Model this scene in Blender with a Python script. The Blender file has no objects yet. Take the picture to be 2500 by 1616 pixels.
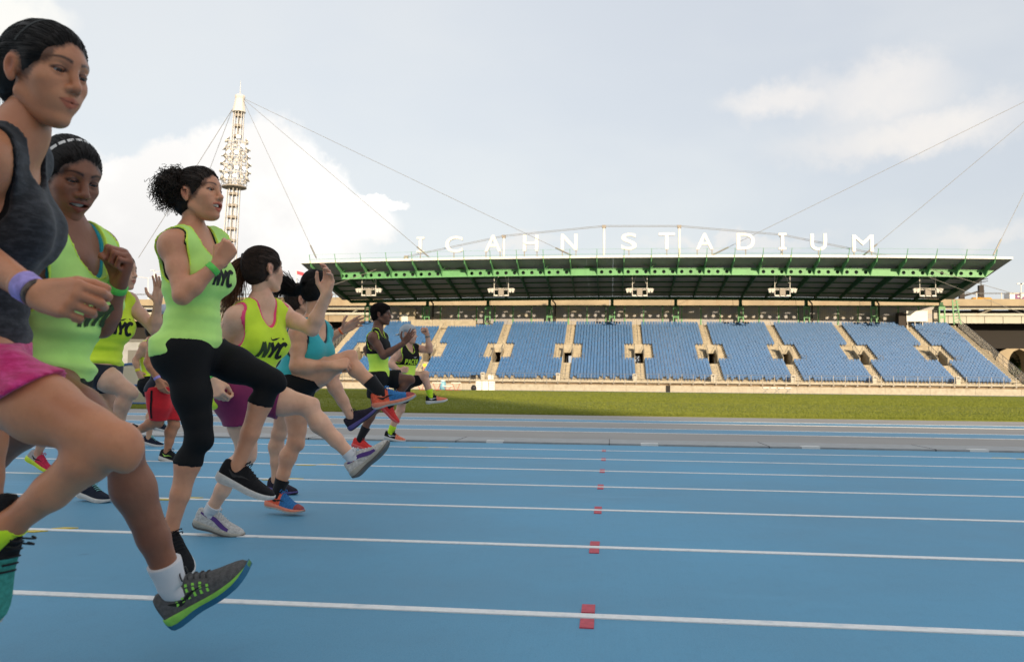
import bpy, bmesh, math, random
import numpy as np
from mathutils import Vector, Matrix
from mathutils.bvhtree import BVHTree

random.seed(7)
rng = np.random.default_rng(11)
sc = bpy.context.scene
col = sc.collection
R_ = math.radians

# ------------------------------------------------------------------ camera
# World: X runs along the lanes, Y from the camera towards the grandstand, Z up, metres.
F_PX = 2100.0                      # focal length in pixels of a 2500 px wide picture
CAM_H, CAM_YAW, CAM_PITCH, CAM_ROLL = 0.757, 0.1134, 0.0627, 0.0108
fw = np.array([-math.sin(CAM_YAW)*math.cos(CAM_PITCH), math.cos(CAM_YAW)*math.cos(CAM_PITCH), math.sin(CAM_PITCH)])
r0 = np.array([math.cos(CAM_YAW), math.sin(CAM_YAW), 0.0])
u0 = np.cross(r0, fw)
rt = r0*math.cos(CAM_ROLL) + u0*math.sin(CAM_ROLL)
up = u0*math.cos(CAM_ROLL) - r0*math.sin(CAM_ROLL)
CAM = np.array([0, 0, CAM_H])
cam = bpy.data.cameras.new('Camera')
cam_o = bpy.data.objects.new('Camera', cam)
col.objects.link(cam_o)
cam.sensor_width = 36.0
cam.lens = 36.0*F_PX/2500.0
cam.clip_start, cam.clip_end = 0.05, 6000
cam.dof.use_dof = True
cam.dof.focus_distance = 5.2
cam.dof.aperture_fstop = 6.3
cam_o.matrix_world = Matrix(((rt[0], up[0], -fw[0], CAM[0]), (rt[1], up[1], -fw[1], CAM[1]), (rt[2], up[2], -fw[2], CAM[2]), (0, 0, 0, 1)))
sc.camera = cam_o
KD = 2500.0/2382.0

def ray(x, y):
    """direction through a point of the photograph (measured on a 2382 px wide copy)"""
    return fw + rt*((x*KD-1250.0)/F_PX) - up*((y*KD-808.0)/F_PX)

def at_d(x, y, d):
    return CAM + ray(x, y)*d

def at_y(x, y, Y):
    r = ray(x, y)
    return CAM + r*(Y/r[1])

# ------------------------------------------------------------------ light
SUN_EL = R_(15.0)
SUN_H = np.array([0.34, -0.94]); SUN_H /= np.linalg.norm(SUN_H)
sun_dir = Vector((SUN_H[0]*math.cos(SUN_EL), SUN_H[1]*math.cos(SUN_EL), math.sin(SUN_EL)))
sl = bpy.data.lights.new('Sun', 'SUN')
sl.energy = 3.7
sl.angle = R_(0.6)
sl.color = (1.0, 0.80, 0.55)
so = bpy.data.objects.new('Sun', sl)
so.rotation_euler = sun_dir.to_track_quat('Z', 'Y').to_euler()
so.location = (30, -60, 40)
col.objects.link(so)
sc.view_settings.view_transform = 'Standard'
sc.view_settings.look = 'None'
sc.view_settings.gamma = 1.0
sc.view_settings.use_curve_mapping = False
sc.view_settings.exposure = 0.68
sc.render.engine = 'CYCLES'
sc.cycles.use_denoising = True
sc.cycles.max_bounces = 6
sc.cycles.diffuse_bounces = 3
sc.cycles.glossy_bounces = 3
sc.cycles.transparent_max_bounces = 8


class NT:
    """tiny node-tree helper"""
    def __init__(s, tree):
        s.t = tree
        s.n = tree.nodes
        s.l = tree.links

    def new(s, typ, **kw):
        nd = s.n.new(typ)
        for k, v in kw.items():
            setattr(nd, k, v)
        return nd

    def put(s, sock, v):
        if hasattr(v, 'links') or hasattr(v, 'is_linked'):
            s.l.new(v, sock)
        else:
            if isinstance(v, (tuple, list)) and len(v) == 3 and sock.type == 'RGBA':
                v = (*v, 1)
            sock.default_value = v

    def m(s, op, a, b=None, c=None):
        nd = s.new('ShaderNodeMath', operation=op)
        s.put(nd.inputs[0], a)
        if b is not None:
            s.put(nd.inputs[1], b)
        if c is not None:
            s.put(nd.inputs[2], c)
        return nd.outputs[0]

    def mix(s, f, a, b, blend='MIX'):
        nd = s.new('ShaderNodeMix', data_type='RGBA', blend_type=blend)
        s.put(nd.inputs[0], f)
        s.put(nd.inputs[6], a)
        s.put(nd.inputs[7], b)
        return nd.outputs[2]

    def noise(s, vec, scale, detail=4, rough=0.5, dist=0.0, out='Fac'):
        nd = s.new('ShaderNodeTexNoise')
        if vec is not None:
            s.l.new(vec, nd.inputs['Vector'])
        nd.inputs['Scale'].default_value = scale
        nd.inputs['Detail'].default_value = detail
        nd.inputs['Roughness'].default_value = rough
        nd.inputs['Distortion'].default_value = dist
        return nd.outputs[out]

    def ramp(s, f, a, b, c0=0.0, c1=1.0, smooth=True):
        nd = s.new('ShaderNodeMapRange', interpolation_type='SMOOTHSTEP' if smooth else 'LINEAR')
        s.put(nd.inputs['Value'], f)
        nd.inputs['From Min'].default_value = a
        nd.inputs['From Max'].default_value = b
        nd.inputs['To Min'].default_value = c0
        nd.inputs['To Max'].default_value = c1
        return nd.outputs['Result']

    def mapping(s, vec, scale=(1, 1, 1), rot=(0, 0, 0), loc=(0, 0, 0)):
        nd = s.new('ShaderNodeMapping')
        s.l.new(vec, nd.inputs['Vector'])
        nd.inputs['Scale'].default_value = scale
        nd.inputs['Rotation'].default_value = rot
        nd.inputs['Location'].default_value = loc
        return nd.outputs[0]


def build_sky():
    w = bpy.data.worlds.new('World')
    sc.world = w
    w.use_nodes = True
    N = NT(w.node_tree)
    w.node_tree.nodes.clear()
    sky = N.new('ShaderNodeTexSky', sky_type='NISHITA')
    sky.sun_disc = False
    sky.sun_elevation = SUN_EL
    sky.sun_rotation = math.atan2(SUN_H[0], SUN_H[1])
    sky.dust_density = 2.5
    sky.air_density = 1.0
    tc = N.new('ShaderNodeTexCoord')
    vec = tc.outputs['Generated']
    sep = N.new('ShaderNodeSeparateXYZ')
    N.l.new(vec, sep.inputs[0])
    x, y, z = sep.outputs
    az = N.m('ARCTAN2', x, y)              # 0 = straight to the stand, + to the right
    el = N.m('ARCSINE', N.m('MAXIMUM', N.m('MINIMUM', z, 1.0), -1.0))
    n1 = N.noise(vec, 5.0, 9, 0.58)
    n2 = N.noise(vec, 16.0, 8, 0.62)
    n3 = N.noise(N.mapping(vec, (2.2, 2.2, 5.0)), 1.3, 5, 0.5)
    daz = N.m('ADD', az, N.m('MULTIPLY', N.m('SUBTRACT', n1, 0.5), 0.10))
    dele = N.m('ADD', el, N.m('MULTIPLY', N.m('SUBTRACT', n2, 0.5), 0.085))

    def blob(px, py, rx, ry):
        d = ray(px, py)
        a0 = math.atan2(d[0], d[1])
        e0 = math.asin(d[2]/np.linalg.norm(d))
        ra, re = rx*KD/F_PX, ry*KD/F_PX
        u = N.m('DIVIDE', N.m('SUBTRACT', daz, a0), ra)
        v = N.m('DIVIDE', N.m('SUBTRACT', dele, e0), re)
        return N.m('SUBTRACT', 1.0, N.m('SQRT', N.m('ADD', N.m('MULTIPLY', u, u), N.m('MULTIPLY', v, v))))

    def union(bl):
        o = blob(*bl[0])
        for b in bl[1:]:
            o = N.m('SMOOTH_MAX', o, blob(*b), 0.12)
        return o
    big = union([(610, 420, 150, 160), (510, 400, 120, 120), (400, 440, 150, 110), (260, 450, 110, 95), (120, 420, 120, 110),
                 (720, 470, 130, 110), (810, 520, 130, 75), (560, 560, 320, 130), (200, 600, 260, 150), (900, 470, 60, 22)])
    right = union([(2020, 215, 190, 85), (1830, 235, 150, 50), (2180, 290, 190, 60), (2080, 170, 110, 60)])
    low = union([(2280, 540, 150, 30), (1190, 560, 170, 22), (1700, 560, 260, 20), (2000, 340, 240, 55)])
    left = union([(20, 30, 130, 75), (-60, 120, 160, 140)])
    m_big = N.ramp(big, -0.02, 0.26)
    m_right = N.ramp(right, -0.25, 0.8, 0, 0.75)
    m_low = N.ramp(low, -0.1, 0.9, 0, 0.5)
    m_left = N.ramp(left, -0.05, 0.5, 0, 0.7)
    # thin veil of high cloud: cooler and greyer to the right, paler to the left and overhead
    veil = N.mix(N.ramp(az, -0.55, 0.5), (0.545, 0.562, 0.585), (0.445, 0.468, 0.512))
    veil = N.mix(N.ramp(n3, 0.35, 0.7, 0.0, 0.5), veil, (0.60, 0.60, 0.59))
    veil = N.mix(N.ramp(el, 0.0, 0.16, 0.35, 0.0), veil, (0.50, 0.49, 0.50))
    base = N.mix(0.76, N.mix(1.0, sky.outputs[0], (0.120, 0.108, 0.095), 'MULTIPLY'), veil)
    # clouds: lit tops, softer and greyer undersides
    shade = N.ramp(N.m('ADD', el, N.m('MULTIPLY', N.m('SUBTRACT', n1, 0.5), 0.12)), 0.02, 0.27)
    c_big = N.mix(shade, (0.52, 0.515, 0.51), (0.80, 0.785, 0.755))
    c_big = N.mix(N.ramp(n1, 0.38, 0.66, 0.6, 0.0), c_big, (0.515, 0.51, 0.51))
    c = N.mix(m_left, base, (0.68, 0.66, 0.61))
    c = N.mix(m_right, c, N.mix(N.ramp(n1, 0.35, 0.65), (0.56, 0.545, 0.535), (0.65, 0.61, 0.565)))
    c = N.mix(m_low, c, (0.60, 0.57, 0.54))
    c = N.mix(m_big, c, c_big)
    bg = N.new('ShaderNodeBackground')
    N.l.new(c, bg.inputs[0])
    bg.inputs[1].default_value = 1.0
    out = N.new('ShaderNodeOutputWorld')
    N.l.new(bg.outputs[0], out.inputs[0])


build_sky()

# ------------------------------------------------------------------ materials
MATS = {}


def mat(name, color, rough=0.6, spec=0.4, metal=0.0, nscale=None, namp=0.12, bump=None, bscale=None, sss=0.0, coat=0.0, stretch=(1, 1, 1), dirt=None):
    """principled material: base colour broken up by object-space noise, optional bump and blotchy dirt"""
    if name in MATS:
        return MATS[name]
    m = bpy.data.materials.new(name)
    m.use_nodes = True
    N = NT(m.node_tree)
    b = N.n['Principled BSDF']
    b.inputs['Roughness'].default_value = rough
    b.inputs['Specular IOR Level'].default_value = spec
    b.inputs['Metallic'].default_value = metal
    if coat:
        b.inputs['Coat Weight'].default_value = coat
    tc = N.new('ShaderNodeTexCoord')
    v = N.mapping(tc.outputs['Object'], stretch)
    c = (*color, 1)
    if nscale:
        n = N.noise(v, nscale, 5, 0.6)
        lo = tuple(max(0, k*(1-namp)) for k in color)
        hi = tuple(min(1, k*(1+namp)) for k in color)
        c = N.mix(N.ramp(n, 0.3, 0.7), lo, hi)
    if dirt:
        dcol, dscale, damt = dirt
        n = N.noise(N.mapping(tc.outputs['Object'], (1, 1, 0.35)), dscale, 6, 0.65)
        c = N.mix(N.ramp(n, 0.52, 0.75, 0, damt), c, dcol)
    N.put(b.inputs['Base Color'], c)
    if sss:
        b.inputs['Subsurface Weight'].default_value = sss
        b.inputs['Subsurface Radius'].default_value = (0.012, 0.005, 0.003)
        b.inputs['Subsurface Scale'].default_value = 1.0
    if bump:
        n = N.noise(v, bscale or nscale or 50, 4, 0.6)
        bp = N.new('ShaderNodeBump')
        bp.inputs['Strength'].default_value = bump
        bp.inputs['Distance'].default_value = 0.01
        N.l.new(n, bp.inputs['Height'])
        N.l.new(bp.outputs[0], b.inputs['Normal'])
    MATS[name] = m
    return m


# ------------------------------------------------------------------ mesh helpers
class MB:
    def __init__(s):
        s.v = []
        s.f = []
        s.mi = []
        s.cur = 0

    def add(s, vs, fs):
        k = len(s.v)
        s.v += [tuple(p) for p in vs]
        s.f += [tuple(i+k for i in f) for f in fs]
        s.mi += [s.cur]*len(fs)
        return s

    def box(s, x0, x1, y0, y1, z0, z1):
        return s.add([(x0, y0, z0), (x1, y0, z0), (x1, y1, z0), (x0, y1, z0), (x0, y0, z1), (x1, y0, z1), (x1, y1, z1), (x0, y1, z1)],
                     [(0, 3, 2, 1), (4, 5, 6, 7), (0, 1, 5, 4), (1, 2, 6, 5), (2, 3, 7, 6), (3, 0, 4, 7)])

    def quad(s, a, b, c, d):
        return s.add([a, b, c, d], [(0, 1, 2, 3)])

    def hexa(s, lo, hi):
        """8-corner solid from two quads given in the same order"""
        return s.add(list(lo)+list(hi), [(0, 3, 2, 1), (4, 5, 6, 7), (0, 1, 5, 4), (1, 2, 6, 5), (2, 3, 7, 6), (3, 0, 4, 7)])

    def tube(s, pts, r, n=8, cap=True):
        pts = [np.array(p, float) for p in pts]
        rs = r if isinstance(r, (list, tuple, np.ndarray)) else [r]*len(pts)
        k = len(s.v)
        prev = None
        for i, p in enumerate(pts):
            t = pts[min(i+1, len(pts)-1)] - pts[max(i-1, 0)]
            t = t/(np.linalg.norm(t)+1e-12)
            if prev is None:
                a = np.cross(t, (0, 0, 1.0))
                if np.linalg.norm(a) < 1e-3:
                    a = np.cross(t, (1.0, 0, 0))
            else:
                a = prev - t*np.dot(prev, t)
            a = a/np.linalg.norm(a)
            prev = a
            b = np.cross(t, a)
            for j in range(n):
                q = 2*math.pi*j/n
                s.v.append(tuple(p + (a*math.cos(q)+b*math.sin(q))*rs[i]))
        m = 0
        for i in range(len(pts)-1):
            for j in range(n):
                j2 = (j+1) % n
                s.f.append((k+i*n+j, k+i*n+j2, k+(i+1)*n+j2, k+(i+1)*n+j))
                m += 1
        if cap:
            s.f.append(tuple(k+j for j in range(n))[::-1])
            s.f.append(tuple(k+(len(pts)-1)*n+j for j in range(n)))
            m += 2
        s.mi += [s.cur]*m
        return s

    def bar(s, a, b, w, h=None, upv=(0, 0, 1.0)):
        """rectangular bar from a to b, w across, h along upv"""
        h = h or w
        a = np.array(a, float)
        b = np.array(b, float)
        t = b-a
        t = t/np.linalg.norm(t)
        x = np.cross(t, upv)
        if np.linalg.norm(x) < 1e-4:
            x = np.cross(t, (1.0, 0, 0))
        x = x/np.linalg.norm(x)
        z = np.cross(x, t)
        o = [(-1, -1), (1, -1), (1, 1), (-1, 1)]
        return s.hexa([a+x*w/2*i+z*h/2*j for i, j in o], [b+x*w/2*i+z*h/2*j for i, j in o])

    def loft(s, rings, closed=True, cap=True):
        n = len(rings[0])
        k = len(s.v)
        for r in rings:
            s.v += [tuple(p) for p in r]
        m = 0
        for i in range(len(rings)-1):
            for j in range(n if closed else n-1):
                j2 = (j+1) % n
                s.f.append((k+i*n+j, k+i*n+j2, k+(i+1)*n+j2, k+(i+1)*n+j))
                m += 1
        if cap and closed:
            s.f.append(tuple(k+j for j in range(n))[::-1])
            s.f.append(tuple(k+(len(rings)-1)*n+j for j in range(n)))
            m += 2
        s.mi += [s.cur]*m
        return s

    def mesh(s, name, mats, smooth=False):
        me = bpy.data.meshes.new(name)
        me.from_pydata(s.v, [], s.f)
        for m in (mats if isinstance(mats, (list, tuple)) else [mats]):
            me.materials.append(m)
        if isinstance(mats, (list, tuple)):
            me.polygons.foreach_set('material_index', s.mi)
        if smooth:
            me.polygons.foreach_set('use_smooth', [True]*len(me.polygons))
        me.update()
        return me

    def build(s, name, mats, parent=None, smooth=False, loc=None):
        return link(name, s.mesh(name, mats, smooth), parent, loc)


def link(name, me, parent=None, loc=None):
    o = bpy.data.objects.new(name, me)
    col.objects.link(o)
    if parent is not None:
        o.parent = parent
        o.matrix_parent_inverse = Matrix.Translation(parent.location).inverted()
    if loc is not None:
        o.location = loc
    return o


def tag(o, label=None, cat=None, group=None, kind=None):
    if label:
        o['label'] = label
    if cat:
        o['category'] = cat
    if group:
        o['group'] = group
    if kind:
        o['kind'] = kind
    return o


def empty(name, loc, label=None, cat=None, group=None):
    o = bpy.data.objects.new(name, None)
    col.objects.link(o)
    o.location = loc
    o.empty_display_size = 0.2
    bpy.context.view_layer.update()
    return tag(o, label, cat, group)


def text_mesh(s, size=1.0, ext=0.05, off=0.0, align='CENTER'):
    c = bpy.data.curves.new('t', 'FONT')
    c.body = s
    c.size = size
    c.extrude = ext
    c.offset = off
    c.align_x = align
    c.resolution_u = 6
    o = bpy.data.objects.new('t', c)
    col.objects.link(o)
    dg = bpy.context.evaluated_depsgraph_get()
    me = bpy.data.meshes.new_from_object(o.evaluated_get(dg))
    bpy.data.objects.remove(o)
    bpy.data.curves.remove(c)
    me.materials.clear()
    return me

# ------------------------------------------------------------------ surface materials
def track_material(name, color, streak=0.10, rough=0.62):
    m = bpy.data.materials.new(name)
    m.use_nodes = True
    N = NT(m.node_tree)
    b = N.n['Principled BSDF']
    tc = N.new('ShaderNodeTexCoord')
    o = tc.outputs['Object']
    big = N.noise(o, 0.35, 5, 0.6)
    grain = N.noise(o, 150.0, 3, 0.8)
    strk = N.noise(N.mapping(o, (38.0, 0.7, 1.0)), 3.0, 4, 0.6)      # brushed streaks across the lanes
    lo = tuple(k*0.86 for k in color)
    hi = tuple(min(1, k*1.12) for k in color)
    c = N.mix(N.ramp(big, 0.3, 0.7), lo, hi)
    c = N.mix(N.ramp(strk, 0.35, 0.7, 0, streak), c, tuple(k*0.8 for k in color))
    c = N.mix(N.ramp(grain, 0.52, 0.70, 0, 0.38), c, tuple(k*0.5 for k in color))
    mid = N.noise(o, 14.0, 4, 0.7)
    c = N.mix(N.ramp(mid, 0.5, 0.72, 0, 0.16), c, tuple(k*0.72 for k in color))
    spots = N.noise(o, 5.5, 2, 0.5)
    c = N.mix(N.ramp(spots, 0.76, 0.80, 0, 0.35), c, tuple(k*0.5 for k in color))
    scuff = N.noise(N.mapping(o, (0.9, 7.0, 1.0)), 2.2, 6, 0.75)
    c = N.mix(N.ramp(scuff, 0.66, 0.74, 0, 0.22), c, tuple(k*0.55 for k in color))
    pale = N.noise(N.mapping(o, (0.5, 1.4, 1.0), loc=(7, 3, 0)), 1.1, 5, 0.7)
    c = N.mix(N.ramp(pale, 0.56, 0.75, 0, 0.25), c, tuple(min(1, k*1.25+0.04) for k in color))
    N.put(b.inputs['Base Color'], c)
    N.put(b.inputs['Roughness'], N.ramp(big, 0.3, 0.7, rough-0.05, rough+0.08))
    b.inputs['Specular IOR Level'].default_value = 0.35
    bp = N.new('ShaderNodeBump')
    bp.inputs['Strength'].default_value = 0.5
    bp.inputs['Distance'].default_value = 0.004
    N.l.new(grain, bp.inputs['Height'])
    N.l.new(bp.outputs[0], b.inputs['Normal'])
    return m


def grass_material():
    m = bpy.data.materials.new('infield grass')
    m.use_nodes = True
    N = NT(m.node_tree)
    b = N.n['Principled BSDF']
    tc = N.new('ShaderNodeTexCoord')
    o = tc.outputs['Object']
    n1 = N.noise(N.mapping(o, (0.25, 1.0, 1)), 0.55, 6, 0.65)
    n2 = N.noise(N.mapping(o, (1, 2.5, 1)), 7.0, 4, 0.7)
    c = N.mix(N.ramp(n1, 0.3, 0.7), (0.165, 0.195, 0.028), (0.225, 0.235, 0.040))
    c = N.mix(N.ramp(n2, 0.4, 0.75, 0, 0.5), c, (0.12, 0.155, 0.022))
    N.put(b.inputs['Base Color'], c)
    b.inputs['Roughness'].default_value = 0.85
    b.inputs['Specular IOR Level'].default_value = 0.15
    bp = N.new('ShaderNodeBump')
    bp.inputs['Strength'].default_value = 1.0
    bp.inputs['Distance'].default_value = 0.06
    N.l.new(N.noise(o, 14.0, 5, 0.8), bp.inputs['Height'])
    N.l.new(bp.outputs[0], b.inputs['Normal'])
    return m


M_track = track_material('blue running surface', (0.108, 0.322, 0.495))
M_blue2 = track_material('blue apron stripe', (0.13, 0.31, 0.46))
M_grey = track_material('grey apron surface', (0.315, 0.30, 0.28))
M_line = mat('white line paint', (0.80, 0.81, 0.80), 0.6, nscale=40, namp=0.06, dirt=((0.35, 0.48, 0.58), 9, 0.6))
M_red = mat('red mark paint', (0.50, 0.055, 0.085), 0.6, nscale=60, namp=0.15)
M_yellow = mat('yellow mark paint', (0.62, 0.48, 0.06), 0.6, nscale=60, namp=0.15)
M_alu = mat('aluminium drain cover', (0.34, 0.35, 0.35), 0.6, metal=0.15, nscale=8, namp=0.1)
M_grass = grass_material()
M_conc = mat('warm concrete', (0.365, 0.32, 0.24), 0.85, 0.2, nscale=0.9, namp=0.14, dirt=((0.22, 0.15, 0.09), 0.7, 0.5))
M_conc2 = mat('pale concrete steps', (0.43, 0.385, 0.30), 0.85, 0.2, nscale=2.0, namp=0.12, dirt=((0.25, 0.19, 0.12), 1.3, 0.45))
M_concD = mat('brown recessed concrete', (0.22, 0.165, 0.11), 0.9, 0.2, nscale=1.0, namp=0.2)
M_seat = mat('blue seat plastic', (0.036, 0.125, 0.305), 0.5, 0.25, nscale=2.4, namp=0.16)
M_steel = mat('galvanised steel', (0.24, 0.235, 0.225), 0.45, metal=0.5)
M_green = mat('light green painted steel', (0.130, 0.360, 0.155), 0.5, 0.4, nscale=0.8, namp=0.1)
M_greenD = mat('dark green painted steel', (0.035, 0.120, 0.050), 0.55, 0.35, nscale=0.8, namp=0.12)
M_soffit = mat('grey roof decking', (0.30, 0.30, 0.28), 0.7, 0.3, nscale=0.3, namp=0.12)
M_white = mat('white painted steel', (0.74, 0.73, 0.70), 0.45, 0.4, nscale=2, namp=0.04)
M_offw = mat('off white panels', (0.55, 0.51, 0.43), 0.6, 0.3, nscale=1, namp=0.06)
M_dark = mat('dark brown steel', (0.030, 0.022, 0.018), 0.7)
M_black = mat('black rubber', (0.012, 0.012, 0.013), 0.6)
M_cable = mat('stay cable', (0.28, 0.27, 0.25), 0.5, metal=0.3)
M_mast = mat('mast paint', (0.66, 0.64, 0.61), 0.5, 0.4)
M_mastd = mat('mast platforms', (0.30, 0.27, 0.24), 0.7)
M_via = mat('viaduct concrete', (0.36, 0.295, 0.20), 0.85, 0.2, nscale=0.25, namp=0.12, dirt=((0.24, 0.13, 0.07), 0.25, 0.55))
M_viaw = mat('viaduct white girder', (0.46, 0.45, 0.38), 0.7, 0.3, nscale=0.3, namp=0.08, dirt=((0.30, 0.14, 0.06), 0.35, 0.5))
M_blk = mat('black steel with painted shade', (0.020, 0.017, 0.015), 0.8)  # near-black: shade under the viaduct is put into the colour

# ------------------------------------------------------------------ ground, track, apron, infield
tag(MB().quad((-2500, -1500, -0.05), (2500, -1500, -0.05), (2500, 3500, -0.05), (-2500, 3500, -0.05)).build('ground', mat('far ground', (0.12, 0.115, 0.09), 0.9, nscale=0.05)), kind='structure')
X0, X1 = -110, 120
Y_L0, LANE = 2.896, 1.22
track = tag(MB().box(X0, X1, -9, 11.2, -0.04, 0.0).build('running_track', M_track), kind='structure')
for n in range(-4, 7):
    y = Y_L0 + LANE*n
    MB().box(X0, X1, y-0.025, y+0.025, -0.002, 0.004).build('lane_line', M_line, track)
RED = []
gx = []
for n, (px, py) in enumerate([(1367, 1437), (1383, 1275), (1391, 1190), (1397, 1136), (1401, 1098), (1404, 1071), (1405, 1051)]):
    r = ray(px, py)
    p = CAM + r*(CAM_H/-r[2])
    gx.append(p[0]*(Y_L0+LANE*n)/p[1])
for n in range(7):
    x = gx[n]
    y = Y_L0 + LANE*n
    for s in (-1, 1):
        MB().box(x-0.0225, x+0.0225, y+s*0.092-0.052, y+s*0.092+0.052, -0.002, 0.0042).build('red_mark', M_red, track)


def ground_pt(px, py):
    r = ray(px, py)
    return CAM + r*(CAM_H/-r[2])


for (px, py), s in (((215, 1207), 1), ((467, 1147), 1), ((752, 1077), 1), ((640, 1120), 1), ((2352, 1065), -1), ((1017, 1034), 1)):
    p = ground_pt(px, py)
    n = round((p[1]-Y_L0)/LANE)
    y = Y_L0 + LANE*n
    for q in (-1, 1):
        cx, cy = p[0]+0.042*q*s*p[1]/4.1, y + 0.055*q
        a, b2 = 0.034*p[1]/4.1, 0.024
        MB().hexa([(cx-a-0.022*s, cy-b2, -0.002), (cx+a-0.022*s, cy-b2, -0.002), (cx+a+0.022*s, cy+b2, -0.002), (cx-a+0.022*s, cy+b2, -0.002)],
                  [(cx-a-0.022*s, cy-b2, 0.0044), (cx+a-0.022*s, cy-b2, 0.0044), (cx+a+0.022*s, cy+b2, 0.0044), (cx-a+0.022*s, cy+b2, 0.0044)]).build('yellow_mark', M_yellow, track)
kerb = tag(MB().box(X0, X1, 11.2, 12.06, -0.04, 0.022).build('drain_kerb', M_alu), kind='structure')
for x in np.arange(-60, 70, 2.0):
    MB().box(x+0.4, x+0.62, 11.195, 11.32, -0.01, 0.030).build('slot_cover', M_white, kerb)
    MB().box(x-0.004, x+0.004, 11.19, 12.07, 0.0, 0.0245).build('joint', M_dark, kerb)
apron = tag(MB().box(X0, X1, 12.06, 22.2, -0.04, 0.0).build('field_apron', M_grey), kind='structure')
for a, b2 in ((14.2, 15.6), (18.0, 19.3)):
    MB().box(X0, X1, a, b2, -0.01, 0.004).build('blue_stripe', M_blue2, apron)
    for y in (a, b2):
        MB().box(X0, X1, y-0.03, y+0.03, -0.01, 0.008).build('white_line', M_line, apron)
grass = tag(MB().box(-160, 170, 22.2, 113, -0.04, 0.03).build('infield_grass', M_grass), kind='structure')
far_strip = tag(MB().box(-160, 170, 113, 126, -0.04, 0.0).build('far_track', mat('far blue track', (0.14, 0.20, 0.33), 0.7, nscale=0.3)), kind='structure')
# mown grass: real upright tufts over the visible wedge of the infield
def tufts(nb, ya, yb, hmin, hmax, wmin, wmax):
    t = rng.random(nb)
    by = ya*(yb/ya)**t
    bx = by*rng.uniform(-0.62, 0.56, nb)
    ang = rng.uniform(0, math.pi, nb)
    hh = rng.uniform(hmin, hmax, nb)
    ww = rng.uniform(wmin, wmax, nb)
    ln = rng.normal(0, 0.02, (nb, 2))
    V = np.zeros((nb, 4, 3))
    c, s_ = np.cos(ang), np.sin(ang)
    V[:, 0] = np.stack([bx-ww*c, by-ww*s_, np.full(nb, 0.025)], 1)
    V[:, 1] = np.stack([bx+ww*c, by+ww*s_, np.full(nb, 0.025)], 1)
    k = rng.uniform(0.2, 0.9, nb)
    V[:, 2] = np.stack([bx+ww*c*k+ln[:, 0], by+ww*s_*k+ln[:, 1], 0.03+hh], 1)
    V[:, 3] = np.stack([bx-ww*c*k+ln[:, 0], by-ww*s_*k+ln[:, 1], 0.03+hh*rng.uniform(0.5, 1, nb)], 1)
    return V.reshape(-1, 3)


V = np.concatenate([tufts(26000, 22.2, 24.5, 0.02, 0.05, 0.004, 0.010), tufts(110000, 22.2, 60, 0.015, 0.035, 0.006, 0.018), tufts(110000, 40, 113, 0.015, 0.035, 0.015, 0.05)])
me = bpy.data.meshes.new('grass_blades')
me.from_pydata(V.tolist(), [], np.arange(len(V)).reshape(-1, 4).tolist())
M_blade = bpy.data.materials.new('grass blade')
M_blade.use_nodes = True
N = NT(M_blade.node_tree)
b_ = N.n['Principled BSDF']
o_ = N.new('ShaderNodeTexCoord').outputs['Object']
cb = N.mix(N.ramp(N.noise(N.mapping(o_, (0.12, 0.9, 1)), 0.5, 6, 0.65), 0.3, 0.7), (0.205, 0.245, 0.040), (0.285, 0.300, 0.058))
cb = N.mix(N.ramp(N.noise(o_, 9.0, 3, 0.6), 0.4, 0.7, 0, 0.5), cb, (0.155, 0.195, 0.030))
N.put(b_.inputs['Base Color'], cb)
b_.inputs['Roughness'].default_value = 0.7
b_.inputs['Specular IOR Level'].default_value = 0.2
tr_ = N.new('ShaderNodeBsdfTranslucent')
N.put(tr_.inputs[0], (0.22, 0.25, 0.035))
mx_ = N.new('ShaderNodeMixShader')
mx_.inputs[0].default_value = 0.35
N.l.new(b_.outputs[0], mx_.inputs[1])
N.l.new(tr_.outputs[0], mx_.inputs[2])
N.l.new(mx_.outputs[0], N.n['Material Output'].inputs[0])
me.materials.append(M_blade)
tag(link('grass_blades', me), 'short mown grass covering the infield', 'grass', kind='stuff')

# ------------------------------------------------------------------ grandstand
STAND = empty('grandstand', (6, 126, 0), 'long concrete grandstand with tiers of blue seats under a green steel roof', 'grandstand')
GX0, GX1 = -45.6, 57.5
XS = [4.6 + 11.2*k for k in range(-4, 5)]
ROWS, TREAD, RISE, RY0, RZ0 = 29, 0.8, 0.34, 127.6, 1.6
VOM = [x for x in XS]


def rz(r):
    return RZ0 + RISE*r


def ry(r):
    return RY0 + TREAD*r


# terrace steps, one object per tier
for r in range(ROWS):
    m = MB()
    y0, y1 = ry(r), ry(r)+TREAD if r < ROWS-1 else ry(r)+3.0
    if r < 9 or r >= 18:
        if r >= 18:
            xs = GX0
            for x in XS:
                m.box(xs, x-0.65, y0, y1, 0, rz(r))
                m.box(x-0.65, x+0.65, y0, y1, 6.05, rz(r))
                xs = x+0.65
            m.box(xs, GX1, y0, y1, 0, rz(r))
        else:
            m.box(GX0, GX1, y0, y1, 0, rz(r))
    else:
        xs = GX0
        for x in XS:
            m.box(xs, x-0.65, y0, y1, 0, rz(r))
            m.box(x-0.65, x+0.65, y0, y1, 0, rz(8)-0.004)
            if r >= 13:
                m.box(x-0.65, x+0.65, y0, y1, 6.05, max(6.42, rz(r)))
            xs = x+0.65
        m.box(xs, GX1, y0, y1, 0, rz(r))
    m.build('terrace_step', M_conc, STAND)


def half_steps(name, xa, xb, ra, rb):
    m = MB()
    for r in range(ra, rb):
        m.box(xa, xb, ry(r)+TREAD*0.5, ry(r+1)+0.002, rz(r)-0.01, rz(r)+RISE/2)
        m.box(xa, xb, ry(r)-0.03, ry(r)+0.05, rz(r)-0.02, rz(r)+0.012)
    return m.build(name, M_conc2, STAND)


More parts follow.
